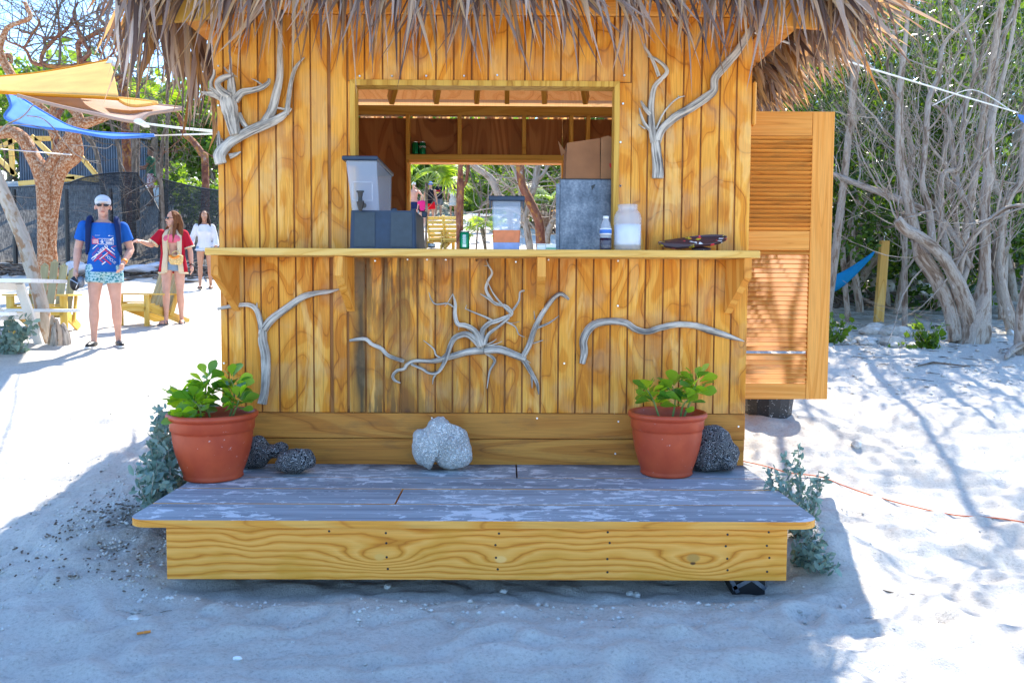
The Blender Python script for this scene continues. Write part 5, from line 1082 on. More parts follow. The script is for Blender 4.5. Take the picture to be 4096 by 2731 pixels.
# group seen through the back window
def far(x,y,lab,H,**kw): 
    f=G(x,y,9); kw.setdefault('detail',False); return person(lab,f,H,kw.pop('rz',0),kw.pop('pose',{}),vox=.024,**kw)
grp=None
t,sh,V,hd,k,_,_=far(1753,877,'bearded man in black t-shirt with red cat emblem, seen through back window',1.80,skin='tan_skin',top=('blackcloth','tee'),bottom=('greycloth',.75),hair='darkhair',beard=True,shoes=('redcloth','sandal'),build=1.2)
cat=[(-.10,1.31),(-.04,1.29),(.02,1.27),(.06,1.30),(.11,1.33),(.12,1.32),(.085,1.28),(.07,1.25),(.09,1.19),(.10,1.17),(.08,1.175),(.05,1.22),(.01,1.235),(-.03,1.235),(-.05,1.25),(-.08,1.23),(-.10,1.24),(-.07,1.27),(-.11,1.295)]
me=bpy.data.meshes.new('print'); me.from_pydata([(x,0,z) for x,z in cat],[],[tuple(range(len(cat)))]); wrap_print(t,sh,me,.03); link('print',me,'redcloth',t)
bar_mesh([(-.05,1.175,.17,.055,0)],'print_y',t,sh,depth=.012)
far(1722,905,'man in black sleeveless top, red shorts and blue cap beside pink-shirted child',1.75,rz=pi*.9,skin='tan_skin',top=('blackcloth','tank'),bottom=('redcloth',.6),cap='bluecloth')
far(1690,908,'child with long blonde hair in bright pink shirt beyond the back window',1.25,top=('hotpink','tee'),bottom=('blackcloth',.3),hair='blonde',hairlen=.2)
far(1655,905,'shirtless man in white cap with arm raised at left edge of the back window',1.72,bottom=('navycloth',.6),cap='whitecloth',pose=dict(er=(.33,-.1,1.25),wr=(.1,-.2,1.5)))
far(1812,882,'woman in short cream dress walking away beyond the back window',1.66,rz=pi,female=True,skin='tan_skin',top=('creamdress','dress'),hair='brownhair')
far(2060,872,'distant person in blue shirt and blue cap among the trees',1.7,top=('bluecloth','tee'),bottom=('greycloth',.7),cap='bluecloth')
# ------------------------------------------------------------------ chairs, tables
def chair(label,loc,rz,mat='chair',slope=.45,horiz=False,group='yellow garden armchairs'):
    t=thing('garden_armchair',label,'chair',loc,group); t.rotation_euler=(0,0,rz)
    def L(m,name,mt=mat):
        me=bpy.data.meshes.new(name); me.from_pydata(m.v,[],m.f); at=me.attributes.new('grain','FLOAT_VECTOR','POINT'); at.data.foreach_set('vector',np.array(m.g,np.float32).ravel()); return link(name,me,mt,t)
    for x in (-.32,.32):
        m=MB(); m.box(x-.045,x+.045,-.42,-.38,0,.50,'z',x); L(m,'front_leg')
        m=MB(); m.beam((x*.9,-.40,.33),(x*.9,.55,.03),.03,.13,off=x); L(m,'side_rail')
        m=MB(); m.box(x-.075,x+.075,-.48,.30,.502,.525,'y',x); L(m,'armrest')
        m=MB(); m.beam((x,.12,.15),(x,.26,.50),.03,.08); L(m,'arm_support')
    m=MB(); m.box(-.32,.32,-.42,-.395,.24,.36,'x'); L(m,'apron')
    for i in range(6): y=-.36+i*.095; m=MB(); m.box(-.28,.28,y,y+.085,.385-(y+.4)*.31,.405-(y+.4)*.31,'x',i); L(m,'seat_slat')
    if not horiz:
        hs=[.78,.86,.92,.86,.78]
        for i in range(5):
            x=-.22+i*.11; m=MB(); b=Vector((x,.12,.20)); e=Vector((x*1.12,.12+hs[i]*slope*.9,.20+hs[i]*.85)); m.beam(b,e,.098,.02,up=(0,-1,0.5),off=i); m.tube([e-(e-b).normalized()*.02,e+(e-b).normalized()*.03],[.045,.02],8,flat=.3); L(m,'back_slat','chairgrey')
    else:
        for x in (-.25,.25): m=MB(); m.beam((x,.12,.2),(x,.45,.95),.04,.06); L(m,'back_post')
        for i in range(6): z=.3+i*.115; m=MB(); m.beam((-.28,.10+(z-.2)*.44,z),(.28,.10+(z-.2)*.44,z),.02,.09,up=(0,.4,1),off=i); L(m,'back_slat')
    for x,z in ((0,.3),(0,.75)): m=MB(); m.box(-.28,.28,.15+(z-.2)*.44,.17+(z-.2)*.44,z-.03,z+.03,'x'); L(m,'back_rail')
    return t
g=G(190,1240,9); chair('yellow armchair with grey fan-shaped slat back behind the leaning tree trunk',(P(183,1180,11.6).x,11.6,hgt(P(183,1180,11.6).x,11.6)),rad(14))
Yc=12.6; x_=P(610,1250,Yc).x; chair('low yellow armchair turned side on between the two walking people',(x_,Yc,hgt(x_,Yc)),rad(-26)).scale=(.84,.84,.9)
for x,y,rz,l in ((1757,1000,rad(170),'left yellow slatted armchair seen through the back window'),(1815,1004,rad(175),'right yellow slatted armchair seen through the back window beside the red trunk')):
    f=G(x,y,9); chair(l,(f.x,f.y,f.z-.0),rz,horiz=True)
def picnic(label,loc,rz,sc=1.):
    t=thing('picnic_table',label,'picnic table',loc,'white picnic tables'); t.rotation_euler=(0,0,rz); t.scale=(sc,)*3
    def L(m,name): me=bpy.data.meshes.new(name); me.from_pydata(m.v,[],m.f); return link(name,me,'white',t)
    for i in range(5): m=MB(); m.box(-.9,.9,-.36+i*.145,-.36+i*.145+.138,.735,.77); L(m,'table_board')
    for y in (-.75,.62): 
        for j in (0,1): m=MB(); m.box(-.9,.9,y+j*.07-.0,y+j*.07+.066,.43,.46) ; L(m,'bench_board')
    for x in (-.62,.45):
        for sy in (-1,1): m=MB(); m.beam((x,sy*.28,.73),(x,sy*.70,0),.04,.09,up=(1,0,0)); L(m,'leg')
        m=MB(); m.box(x-.06,x-.022,-.72,.72,.36,.428); L(m,'crossbar'); m=MB(); m.box(x-.06,x-.022,-.34,.34,.66,.733); L(m,'crossbar')
        m=MB(); m.beam((x,0,.40),(x*.35,0,.73),.04,.07,up=(0,1,0)); L(m,'brace')
    return t
x_=-6.18; picnic('white painted picnic table with bench cut by the left edge of the view',(x_,9.5,hgt(x_,9.5)),rad(2),1.14)
f=G(1880,930,9); picnic('small white picnic table far behind the back window',(f.x+.6,f.y,f.z),rad(20),.8)
# ------------------------------------------------------------------ shade sails, ropes, cord
def sail(label,top,bot,Y0,Y1,mat,k=8,sag=.05,hem=None,yfun=None):
    n=len(top); T_,_=smooth([RP('A',x,y,Y0+(0 if yfun is None else yfun(i/(n-1)))) for i,(x,y) in enumerate(top)],[0]*n,4); B_,_=smooth([RP('A',x,y,Y1) for x,y in bot],[0]*n,4)
    t=thing('shade_sail',label,'shade sail',T_[0],'shade sails slung between the trees'); m=MB(); m.sheet(T_,B_,k,sag); o=m.build('cloth',mat,t,smooth=True); md=o.modifiers.new('th','SOLIDIFY'); md.thickness=.004
    for nm,E_ in (('hem',T_),('hem',B_)): m=MB(); m.tube(E_,[.022]*len(E_),6,flat=1); m.build(nm,hem or mat,t,smooth=True)
    return t
sail('bright yellow shade sail with orange hem across the top left',[(-250,705),(0,690),(300,662),(600,615),(800,575),(900,555),(985,542)],[(-250,800),(0,828),(300,848),(600,862),(850,874),(1000,884),(1065,890)],13.6,11.2,'sail_y',10,-.06,'sail_yh')
sail('narrow sunlit yellow tail corner beneath the yellow sail',[(1000,884),(1100,884),(1250,900),(1410,922)],[(1070,900),(1130,935),(1230,950),(1412,926)],12.2,11.6,'sail_y',4,0)
sail('brown mesh shade sail hanging under the yellow one',[(150,850),(400,856),(700,865),(1050,895),(1250,935),(1420,945),(1640,968)],[(155,856),(500,945),(850,1022),(1213,1092),(1335,1025),(1500,997),(1645,975)],13.2,10.6,'sail_b',8,.03)
sail('blue shade sail stretched low behind the red-barked tree',[(60,838),(150,862),(230,905),(400,1012),(640,1138),(900,1190),(1380,1212)],[(60,842),(95,950),(45,1056),(250,1128),(620,1170),(1000,1232),(1385,1216)],14.8,13.2,'sail_u',8,.0)
def rope(label,pts,r=.008,mat='rope',cat='rope',grp='ropes'):
    m=MB(); m.tube(pts,[r]*len(pts),6,sub=6); o=m.build('rope' if mat=='rope' else 'cord',mat,None,smooth=True); tag(o,label,cat); return o
hc=Vector((XL-.01,7.2,0))
rope('upper white rope from the brown sail corner to the hut wall',[RP('A',1225,1098,10.6),RP('A',1560,1142,9),RP('A',1940,1180,7.0)],.012)
rope('lower thin white rope from the blue sail corner to the hut wall',[RP('A',1385,1214,13.2),RP('A',1640,1208,10),RP('A',1940,1199,7.0)],.009)
rope('thin white rope tied round the red-barked tree at the far left',[RP('A',-60,1330,12),RP('A',260,1357,14),RP('A',640,1388,15.6)],.010)
rope('cream rope running from the roof to the upper right edge of the view',[RP('E',40,258,5.7),RP('E',260,325,5.9),RP('E',750,480,7.0),RP('E',2100,885,10.2)],.0085)
rope('short rope branching to the blue sail corner at the right edge',[RP('E',1430,830,10.6),RP('E',1740,705,10.5),RP('E',2050,870,10.2)],.006)
m=MB(); m.tube([RP('A',1222,1095,10.6),RP('A',1290,1110,10.4),RP('A',1340,1140,10.4)],[.03,.045,.01],7,.3,sub=3); tag(m.build('rope_knot','rope',None),'white knotted cloth on the brown sail corner','knot')
m=MB(); m.tube([RP('A',985,542,13.4),RP('A',1030,575,13.3),RP('A',1050,605,13.3)],[.05,.05,.01],7,.35,sub=3); tag(m.build('rope_knot','rope',None),'white knot on the raised tip of the yellow sail','knot')
pts=[RP('E',x_,y_,10.2) for x_,y_ in ((2095,895),(2125,900),(2300,930),(2300,1010),(2148,965),(2120,940))]; m=MB(); m.prism(pts,(0,.01,0)); tag(m.build('shade_sail','sail_u',None),'blue sail corner entering at the upper right edge','shade sail','shade sails slung between the trees')
cord=[]
for x_,y_ in ((205,540),(300,560),(420,592),(560,620),(670,645),(800,682),(1000,735),(1200,770),(1400,800),(1560,824)): q=RG('Q',x_,y_,3); q.z=hgt(q.x,q.y)+.012; cord.append(q)
MT['cordo']=plain('orange_cord',(.62,.13,.04),.6); rope('thin orange cord lying across the sand at the right',cord,.0045,'cordo','cord')
# ------------------------------------------------------------------ fence, shed, frames
fy=20.6
def fenceseg(pts_top,base_y,label,posts):
    t=thing('mesh_fence',label,'fence',P(*pts_top[0],fy),'black mesh fence lengths'); xs=[];T_=[];B_=[]
    for i,(x,y) in enumerate(pts_top):
        Yf=fy+.25*s_(i*1.3); p=P(x,y,Yf); T_.append(p); B_.append(Vector((p.x,p.y,hgt(p.x,p.y)-.05)))
    T2,_=smooth(T_,[0]*len(T_),5); B2,_=smooth(B_,[0]*len(B_),5); m=MB(); m.sheet(T2,B2,6); m.build('netting','net',t)
    m=MB(); m.tube(T2,[.02]*len(T2),6); m.build('top_wire','black',t)
    for x in posts: p=P(x,860,fy-.12); h=hgt(p.x,fy); m=MB(); m.tube([(p.x,fy-.15,h),(p.x,fy-.15,P(x,760,fy).z)],[.055,.055],8); m.build('post','black',t)
    return t
fenceseg([(-150,745),(0,750),(140,745),(260,735),(345,708),(450,692),(548,692)],0,'long black shade-cloth fence across the left background',[60,270,445])
t=fenceseg([(548,692),(575,740),(610,790),(640,850)],0,'sagging black mesh corner falling away by the gap in the fence',[])
fenceseg([(645,716),(720,735),(800,752),(870,762),(960,770)],0,'short black mesh fence between the gap and the hut wall',[655])
sx0,sz0,sy=P(75,600,27).x,0,27.
t=thing('corrugated_shed','blue-grey corrugated metal shed above the fence at left','shed',(sx0,27,5.0)); za=P(580,565,27).z; zc=P(100,505,27).z; x1=P(583,600,27).x; zb_=P(300,735,27).z
n=70
for j in range(5):
    m=MB(); vs=[]; q0=sx0+(x1-sx0)*j/5; q1=sx0+(x1-sx0)*(j+1)/5-.01; N=60
    for i in range(N+1):
        f=i/N; x=q0+(q1-q0)*f; y=27+.035*s_(f*2*pi*10); f2=(x-sx0)/(x1-sx0); vs+=[(x,y,4.2),(x,y,zc+(za-zc)*f2)]
    m.add(vs,[(2*i,2*i+2,2*i+3,2*i+1) for i in range(N)]); m.build('wall_panel','shed',t)
MB().box(x1-.02,x1+.02,27.04,31,4.2,za).build('side_wall','shed',t); m=MB(); m.prism([(sx0-.2,26.8,zc+.02),(x1+.25,26.8,za+.02),(x1+.25,31,za+.35),(sx0-.2,31,zc+.35)],(0,0,.05)); m.build('roof','galv',t)
t=thing('timber_frame','yellow timber bracing frame in front of the blue shed','timber frame',P(280,700,25.5))
for a,b in (((125,545),(205,620)),((140,555),(240,555)),((215,545),(220,640)),((310,610),(405,725)),((0,640),(62,700)),((40,520),(52,700)),((0,590),(60,560)),((75,735),(300,715)),((240,702),(390,722))):
    m=MB(); m.beam(P(*a,25.6),P(*b,25.6),.06,.14); m.build('timber','counter',t)
t=thing('hammock_post','square yellow wooden post with a metal eye screw standing among the trees at right','post',G(3513,1290))
f=t.location; hp=(1290-970)/FPX*f.y; m=MB(); m.beam(f+Vector((0,0,-.1)),f+Vector((.06*1,0,hp)),.125,.1,up=(0,1,0)); m.build('post','counter',t); m=MB(); q=f+Vector((.055,0,hp)); m.tube([q,q+Vector((0,0,.08))],[.008,.008],6); m.tube([q+Vector((.025*s_(a),0,.105-.025*c(a))) for a in np.linspace(0,2*pi,12)],[.006]*12,6); m.build('eye_screw','metal',t)
m=MB(); ps=[RP('H',x_,y_,12.6) for x_,y_ in ((1040,640),(1000,685),(940,735),(850,810),(770,870),(700,905),(600,935),(480,940),(300,900))]; rs=[.01,.03,.045,.07,.09,.11,.13,.14,.1]; m.tube(ps,rs,10,.12,3,sub=4)
MT['hammock']=mk_cloth('turquoise_net',(.02,.30,.60),.3,sc=(20,20,70)); tag(m.build('hammock','hammock',None,smooth=True),'turquoise blue net hammock strung behind the louvred door','hammock')
t=thing('black_tub','black speckled plastic tub standing on the sand under the louvred door','tub',(0,0,0))
q_=G(3088,1672,6); Yt=q_.y+.15; gx=q_.x; gz=hgt(gx,Yt)-.04; w=(3190-2965)/2/FPX*Yt; t.location=(gx,Yt,gz)
k_=NT('speckled_black_plastic',.5); pp=k_.obj(); k_.color(k_.ramp(k_.noise(k_.map(pp,(1,1,1.5)),42,3,.7),[(.62,(.02,.02,.024)),(.66,(.5,.5,.5))])); MT['tub']=k_.m
MB().lathe([(w*.80,gz),(w*.84,gz+.01),(w*1.0,gz+.36),(w*1.06,gz+.365),(w*1.06,gz+.39),(w*.95,gz+.39),(w*.8,gz+.1)],gx,Yt,14).build('tub','tub',t)
# ------------------------------------------------------------------ trees
def grow(m,p,d,r,L,dep,rd,wig=.5,up=.1,n=5,split=3,minr=.004,tipsout=None):
    pts=[p];rs=[r]; d=Vector(d).normalized(); st=L/n
    for i in range(n):
        d=(d+Vector((rd.gauss(0,wig),rd.gauss(0,wig),rd.gauss(0,wig)+up))*.5).normalized(); p=p+d*st; pts.append(p); rs.append(max(r*(1-.55*(i+1)/n),minr*.6))
        if dep>0 and i>0 and rd.random()<split/n:
            dd=(d+Vector((rd.gauss(0,.8),rd.gauss(0,.8),rd.gauss(0,.6)))).normalized(); grow(m,p,dd,rs[-1]*.62,L*rd.uniform(.5,.8),dep-1,rd,wig,up,n,split,minr,tipsout)
    m.tube(pts,rs,6 if r>.03 else (4 if r>.01 else 3),.05 if r>.03 else 0,cap=False)
    if dep>0: 
        grow(m,p,d,rs[-1],L*.7,dep-1,rd,wig,up,n,split,minr,tipsout)
    elif tipsout is not None: tipsout.append(p)
def tree(label,reg,base,stems,mat,cat='tree',name='tree',Y=None,tw=None,group=None,leafspec=None,seed=1,gn=.10,rootname='trunk',nsides=12):
    b=G(*R(reg,*base),7) if Y is None else None
    if Y is not None: p=P(*R(reg,*base),Y); b=Vector((p.x,Y,hgt(p.x,Y)))
    t=thing(name,label,cat,b,group); rd=random.Random(seed); tips=[]
    for i,st in enumerate(stems):
        pts,rs=st[0],st[1]; dy=st[2] if len(st)>2 else 0; N=len(pts); R_=[w/REG[pt[0] if len(pt)==3 else reg][2]*b.y/FPX for w,pt in zip(rs,pts)]
        pp=[]
        for j,pt in enumerate(pts):
            rg_,x,y=(pt if len(pt)==3 else (reg,)+tuple(pt)); pp.append(P(*R(rg_,x,y),b.y+dy*(j/(N-1)) ))
        if i==0: pp[0]=Vector((pp[0].x,pp[0].y,min(pp[0].z,b.z-.08)))
        m=MB(); m.tube(pp,R_,nsides if max(R_)>.05 else 8,gn,seed+i,True,sub=5); m.build('trunk' if i==0 else 'branch',mat,t,smooth=True)
        if tw:
            sp_,sr=smooth(pp,R_,5)
            for q in range(int(tw['n']*(1 if i or len(stems)==1 else .6))):
                j=int(len(sp_)*rd.uniform(tw.get('f0',.35),1))-1; j=max(1,j); d=Vector((rd.gauss(0,1),rd.gauss(0,.7),rd.gauss(0,1)+tw.get('up',.4))); tips.append((sp_[j],d,min(sr[j]*.6,tw['r']*rd.uniform(.5,1.2))))
    if tw:
        m=MB(); out=[]
        for p,d,r in tips: grow(m,p,d,r,tw['L']*rd.uniform(.6,1.3),tw.get('dep',2),rd,tw.get('wig',.5),tw.get('bias',.05),tipsout=out,minr=tw.get('minr',.004))
        m.build('twigs',tw.get('mat',mat),t,kind='stuff')
        if leafspec:
            pts=np.array([tuple(p) for p in out]); pts=np.repeat(pts,leafspec['k'],0)+np.random.default_rng(seed).normal(size=(len(pts)*leafspec['k'],3))*leafspec['s']; leaves('foliage',pts,leafspec['size'],leafspec['mat'],t,seed=seed)
    return t
# -- left: red gumbo tree
tree('large red-barked tree with peeling bark and thick forked limbs behind the yellow armchair','Z',(345,1010),[
 ([(352,1010),(350,700),(345,450),(342,250),(350,160)],[66,64,66,62,58]),
 ([('Z',385,1000),('Z',388,600),('Z',425,250),('Z',470,120),('Z',560,20),('A',650,1130),('A',740,1110),('A',960,1045)],[22,30,40,46,48,58,52,34]),
 ([('Z',330,260),('Z',290,130),('Z',250,60),('A',230,1270),('A',120,1190),('A',-20,1190),('A',-160,1150)],[60,62,55,62,56,56,46]),
 ([('Z',360,180),('Z',400,100),('A',560,1330),('A',640,1230),('A',715,1130),('A',700,1040),('A',650,980),('A',600,930)],[52,50,56,52,50,46,40,30]),
 ([('Z',480,120),('A',600,1400),('A',690,1330),('A',720,1300)],[40,45,38,26]),
 ([('A',500,1240),('A',470,1150),('A',470,1040),('A',490,940)],[38,40,36,28]),
 ([('A',470,1060),('A',370,960),('A',260,880),('A',180,820),('A',60,600),('A',10,500),('A',0,420),('A',50,280),('A',100,230),('A',240,180),('A',270,140),('A',220,20)],[34,34,34,36,34,34,28,24,20,20,18,16],-.3),
 ([('A',20,520),('A',90,500),('A',100,570)],[22,22,16])],
 'gumbo',Y=16,seed=3,gn=.09,tw=dict(n=2,r=.012,L=1.0,dep=1,mat='dark',f0=.6))
ups=[
 ([('A',1150,1000),('A',1110,880),('A',1100,700),('A',1112,560),('A',1115,470),('A',1150,430),('A',1290,360),('A',1420,330)],[34,40,30,30,36,30,22,14]),
 ([('A',1110,500),('A',1080,480),('A',1040,370),('A',1000,300),('A',880,150),('A',890,60),('A',960,10)],[26,22,22,18,12,10,6]),
 ([('A',1050,370),('A',1150,270),('A',1150,170)],[16,14,10]),
 ([('A',1110,690),('A',980,720),('A',880,750)],[22,24,14]),
 ([('A',1130,440),('A',1150,330),('A',1190,100),('A',1230,0)],[16,12,9,6])]
tree('red-brown bare tree with bent limbs rising behind the yellow sail','A',(1150,1150),ups,'redbark',Y=22,seed=5,tw=dict(n=7,r=.025,L=1.6,dep=2,mat='dark',f0=.4))
tree('bare tree with sinuous limbs filling the upper left sky','A',(430,1560),[
 ([('A',430,1560),('A',500,1150),('A',650,900),('A',712,560),('A',700,400),('A',770,350),('A',960,250),('A',1090,260),('A',1200,240)],[20,20,22,24,24,20,16,13,8]),
 ([('A',710,570),('A',760,520),('A',800,460),('A',720,340),('A',690,230),('A',660,120),('A',700,20)],[22,20,18,16,14,12,8]),
 ([('A',710,580),('A',600,600),('A',430,590),('A',370,540),('A',400,450),('A',430,420),('A',500,340),('A',610,250),('A',650,160)],[20,20,20,18,16,16,14,12,8]),
 ([('A',420,590),('A',290,560),('A',240,460),('A',170,410),('A',70,370),('A',60,330)],[16,15,13,11,9,5]),
 ([('A',420,440),('A',400,350),('A',520,320),('A',520,150),('A',500,0)],[14,12,10,8,6]),
 ([('A',220,430),('A',300,290),('A',350,200),('A',290,80)],[12,10,9,5]),
 ([('A',400,340),('A',300,300),('A',200,290),('A',150,240)],[9,8,7,4]),
 ([('A',900,480),('A',880,400),('A',960,330),('A',1100,300)],[12,10,9,6]),
 ([('A',740,560),('A',900,560),('A',1010,480),('A',1040,380)],[12,10,9,6])],
 'redbark',Y=18.5,seed=9,tw=dict(n=10,r=.022,L=1.5,dep=2,mat='dark',f0=.3,bias=.03))
for i,(x,w,lab) in enumerate(((1235,13,'thin grey bare tree left of the hanging thatch'),(520,11,'slim dark bare tree behind the blue sail'),(1500,10,'thin dark stem standing right of the brown sail'))):
    tree(lab,'A',(x-20,1250),[([('A',x-20,1250),('A',x,800),('A',x+20,420),('A',x-10,0)],[w*1.5,w*1.3,w,w*.6]),([('A',x,820),('A',x+60,740),('A',x+130,640)],[w*.8,w*.6,w*.3])],'dark',Y=24,seed=20+i,tw=dict(n=6,r=.02,L=1.3,dep=2,f0=.3))
for i,(st,lab) in enumerate(((([('A',990,1600),('A',880,1440),('A',780,1230),('A',740,1160)],[20,20,18,10]),'dark leaning stem crossing the left part of the blue shed'),(([('A',1130,1620),('A',1070,1400),('A',1020,1200),('A',985,1080)],[17,17,15,9]),'dark leaning stem crossing the right part of the blue shed'),(([('A',1190,1640),('A',1200,1350),('A',1215,1100)],[18,19,15]),'upright grey stem in front of the right edge of the shed'),(([('T',300,1700),('T',330,1350),('T',385,1100),('T',400,1000)],[17,16,14,8]),'thin upright dark stem beside the man in green'),
 (([('T',700,1700),('T',720,1480),('T',690,1380),('T',600,1260),('T',530,1200),('T',520,1110),('T',470,1020)],[36,34,30,26,22,20,14]),'crooked red-brown trunk close to the hut corner'),(([('B',1290,480),('B',1270,250),('B',1245,100),('B',1235,0)],[13,15,15,13]),'slim dark trunk standing in the gap of the mesh fence'))):
    q=st[0][0]; tree(lab,q[0],q[1:],[st],'redbark' if 'red' in lab else 'dark',Y=21.6 if 'gap' not in lab else 20.3,seed=31+i,tw=dict(n=7,r=.015,L=.9,dep=2,f0=.4))
tree('pale leaning tree trunk with scarred bark in the left foreground','Z',(385,1420),[([(370,1440),(325,1280),(290,1080),(225,850),(165,650),(100,500),(30,330),(-40,150),(-120,-60)],[50,52,50,50,47,44,42,40,36])],'pale',seed=41,gn=.07)
b=RG('Z',445,1440,7); t=thing('tree_stump','short splintered grey stump at the foot of the leaning trunk','stump',b)
for i in range(11):
    a=i*.6; dx=.10*c(a)*(.3+.7*random.random()); dy=.08*s_(a); h=random.uniform(.2,.36)*(1.15 if dx<0 else .9); m=MB(); m.tube([b+Vector((dx*1.3,dy*1.3,-.06)),b+Vector((dx*1.05,dy,h*.5)),b+Vector((dx*.9-.02,dy,h))],[.05,.042,.012],7,.22,i,sub=2); m.build('splinter','drift' if i%3 else 'pale',t)
# arching bare twigs in front of the red tree
t=thing('bare_branch','bare grey arching twigs hanging in front of the red-barked tree','branch',RP('A',200,1050,11))
for pts,w in (([(-40,1220),(60,1120),(180,1060),(240,1010),(290,950),(370,910)],9),([(240,1040),(370,1060),(470,1140),(570,1260),(640,1350),(760,1430),(900,1470)],6),([(60,1120),(250,1120),(400,1160),(500,1210)],5),([(500,1210),(480,1270),(520,1340),(570,1420)],4),([(640,1300),(800,1310),(950,1330),(1010,1290)],4),([(690,1390),(800,1440),(880,1440),(870,1460)],4),([(0,1310),(90,1300),(210,1250)],3)):
    m=MB(); m.tube([RP('A',x_,y_,11) for x_,y_ in pts],[rr('A',w*(1-.6*i/len(pts)),11) for i in range(len(pts))],6,.1,sub=5); m.build('twig','grey',t,smooth=True)
# -- right : multi-stemmed grey trees
TW=dict(n=8,r=.014,L=1.1,dep=2,up=1.4,bias=.22,wig=.28,f0=.25,mat='grey',minr=.0035)
tree('biggest grey tree at right with a knotted base and six forking stems','H',(1850,1400),[
 ([('H',1850,1420),('H',1880,1250),('H',1930,1080),('H',1960,900),('H',1960,600),('H',1965,200),('E',1870,1400),('E',1870,1150),('E',1900,900),('E',1960,700),('E',2050,300),('E',2100,-60)],[120,105,72,50,44,42,38,34,26,20,14,8]),
 ([('H',1850,1300),('H',1800,1080),('H',1720,880),('H',1600,680),('H',1450,540),('H',1300,450),('H',1232,370)],[72,62,55,50,48,46,34],-.3),
 ([('H',1720,1380),('H',1660,1080),('H',1560,860),('H',1440,680),('H',1400,560),('H',1330,250),('H',1280,0),('E',1170,1200),('E',1180,700),('E',1210,400),('E',1245,0)],[60,52,56,64,50,42,36,32,26,20,12],.2),
 ([('H',1530,620),('H',1500,300),('H',1440,60),('E',1370,1200),('E',1400,800),('E',1480,600),('E',1520,350),('E',1700,150),('E',1850,-30)],[30,28,26,24,22,20,16,11,6],.4),
 ([('H',1760,830),('H',1780,700),('H',1850,540),('H',2000,380),('H',2150,275),('H',2320,250)],[18,19,20,19,18,14],-.4),
 ([('H',1850,780),('H',1760,600),('H',1620,400),('H',1420,275),('H',1150,170),('H',900,80),('H',700,-10)],[28,30,28,28,27,25,22],.8),
 ([('H',1700,900),('H',1640,600),('H',1600,380),('H',1610,0),('E',1640,1300),('E',1680,900),('E',1760,600),('E',1900,350),('E',2060,150)],[26,28,26,24,20,16,14,10,5],.6),
 ([('H',1780,900),('H',1880,500),('H',1760,150),('H',1720,0),('E',1560,950),('E',1440,820),('E',1440,830)],[22,24,26,24,16,14,10],.7)],
 'grey',seed=51,gn=.12,tw=TW)
tree('tall grey stems at the right edge, second tree from the hut','H',(2180,1330),[
 ([('H',2230,1330),('H',2160,1150),('H',2100,900),('H',2090,700),('H',2110,450),('H',2170,180),('E',2130,1400),('E',2148,1000),('E',2190,600)],[60,46,38,34,32,30,28,24,18]),
 ([('H',2120,1200),('H',2080,950),('H',2040,700),('H',2060,520),('H',1990,400)],[30,28,26,20,12],.3)],'grey',seed=55,tw=TW,gn=.1)
tree('grey trunk with flared roots cut by the right edge of the view','H',(2330,1500),[([('H',2330,1560),('H',2280,1330),('H',2270,1150),('H',2310,900),('H',2340,600)],[95,60,45,34,28]),([('H',2290,1400),('H',2180,1480),('H',2140,1530)],[40,26,12],-.3)],'grey',seed=57)
tree('branching grey tree behind the hammock, closest to the louvred door','H',(820,1000),[
 ([('H',820,1010),('H',840,850),('H',850,720),('H',890,580),('H',950,400),('H',1000,260),('H',900,110),('H',830,0),('E',820,1150),('E',840,800),('E',800,500)],[80,52,48,38,30,28,24,22,18,14,9]),
 ([('H',850,720),('H',870,560),('H',800,340),('H',720,180),('H',680,60)],[34,30,24,18,14]),
 ([('H',790,900),('H',770,640),('H',720,460),('H',690,330)],[34,26,20,14]),
 ([('H',870,960),('H',980,790),('H',1150,580),('H',1290,430)],[44,36,30,22],-.2),
 ([('H',730,650),('H',740,200),('E',690,1300),('E',740,1000),('E',650,750)],[16,20,22,22,14]),
 ([('H',720,-60),('E',720,1050),('E',860,900),('E',1000,980),('E',1130,1110),('E',1130,1300)],[16,16,15,17,19,16],-.4)],'grey',seed=61,tw=TW,gn=.1)
tree('short brown trunk between the post and the big grey tree','H',(1230,990),[([('H',1230,1000),('H',1290,800),('H',1340,600),('H',1380,480),('H',1370,200)],[34,26,28,26,20])],'grey',seed=63,Y=14.5,tw=TW)
rd=random.Random(77)
for i in range(9):
    x=3380+i*88+rd.uniform(-30,30); Yt=rd.uniform(12.2,16); lab=['slender grey stem, %s of the row behind the big tree'%w for w in ('first from the left','second from the left','third from the left','fourth from the left','middle','fourth from the right','third from the right','second from the right','first from the right')][i]
    w=rd.uniform(14,24); b0=1190-rd.uniform(0,40)
    tree(lab,'F',(x,b0),[([('F',x,b0),('F',x+rd.uniform(-40,40),900),('F',x+rd.uniform(-60,60),600),('F',x+rd.uniform(-90,90),250),('F',x+rd.uniform(-110,110),-150)],[w*.75,w*.6,w*.5,w*.4,w*.25])],'grey',seed=80+i,Y=Yt,tw=dict(TW,n=14,L=1.4,r=.016,f0=.2),group='slender stems behind the big grey tree')
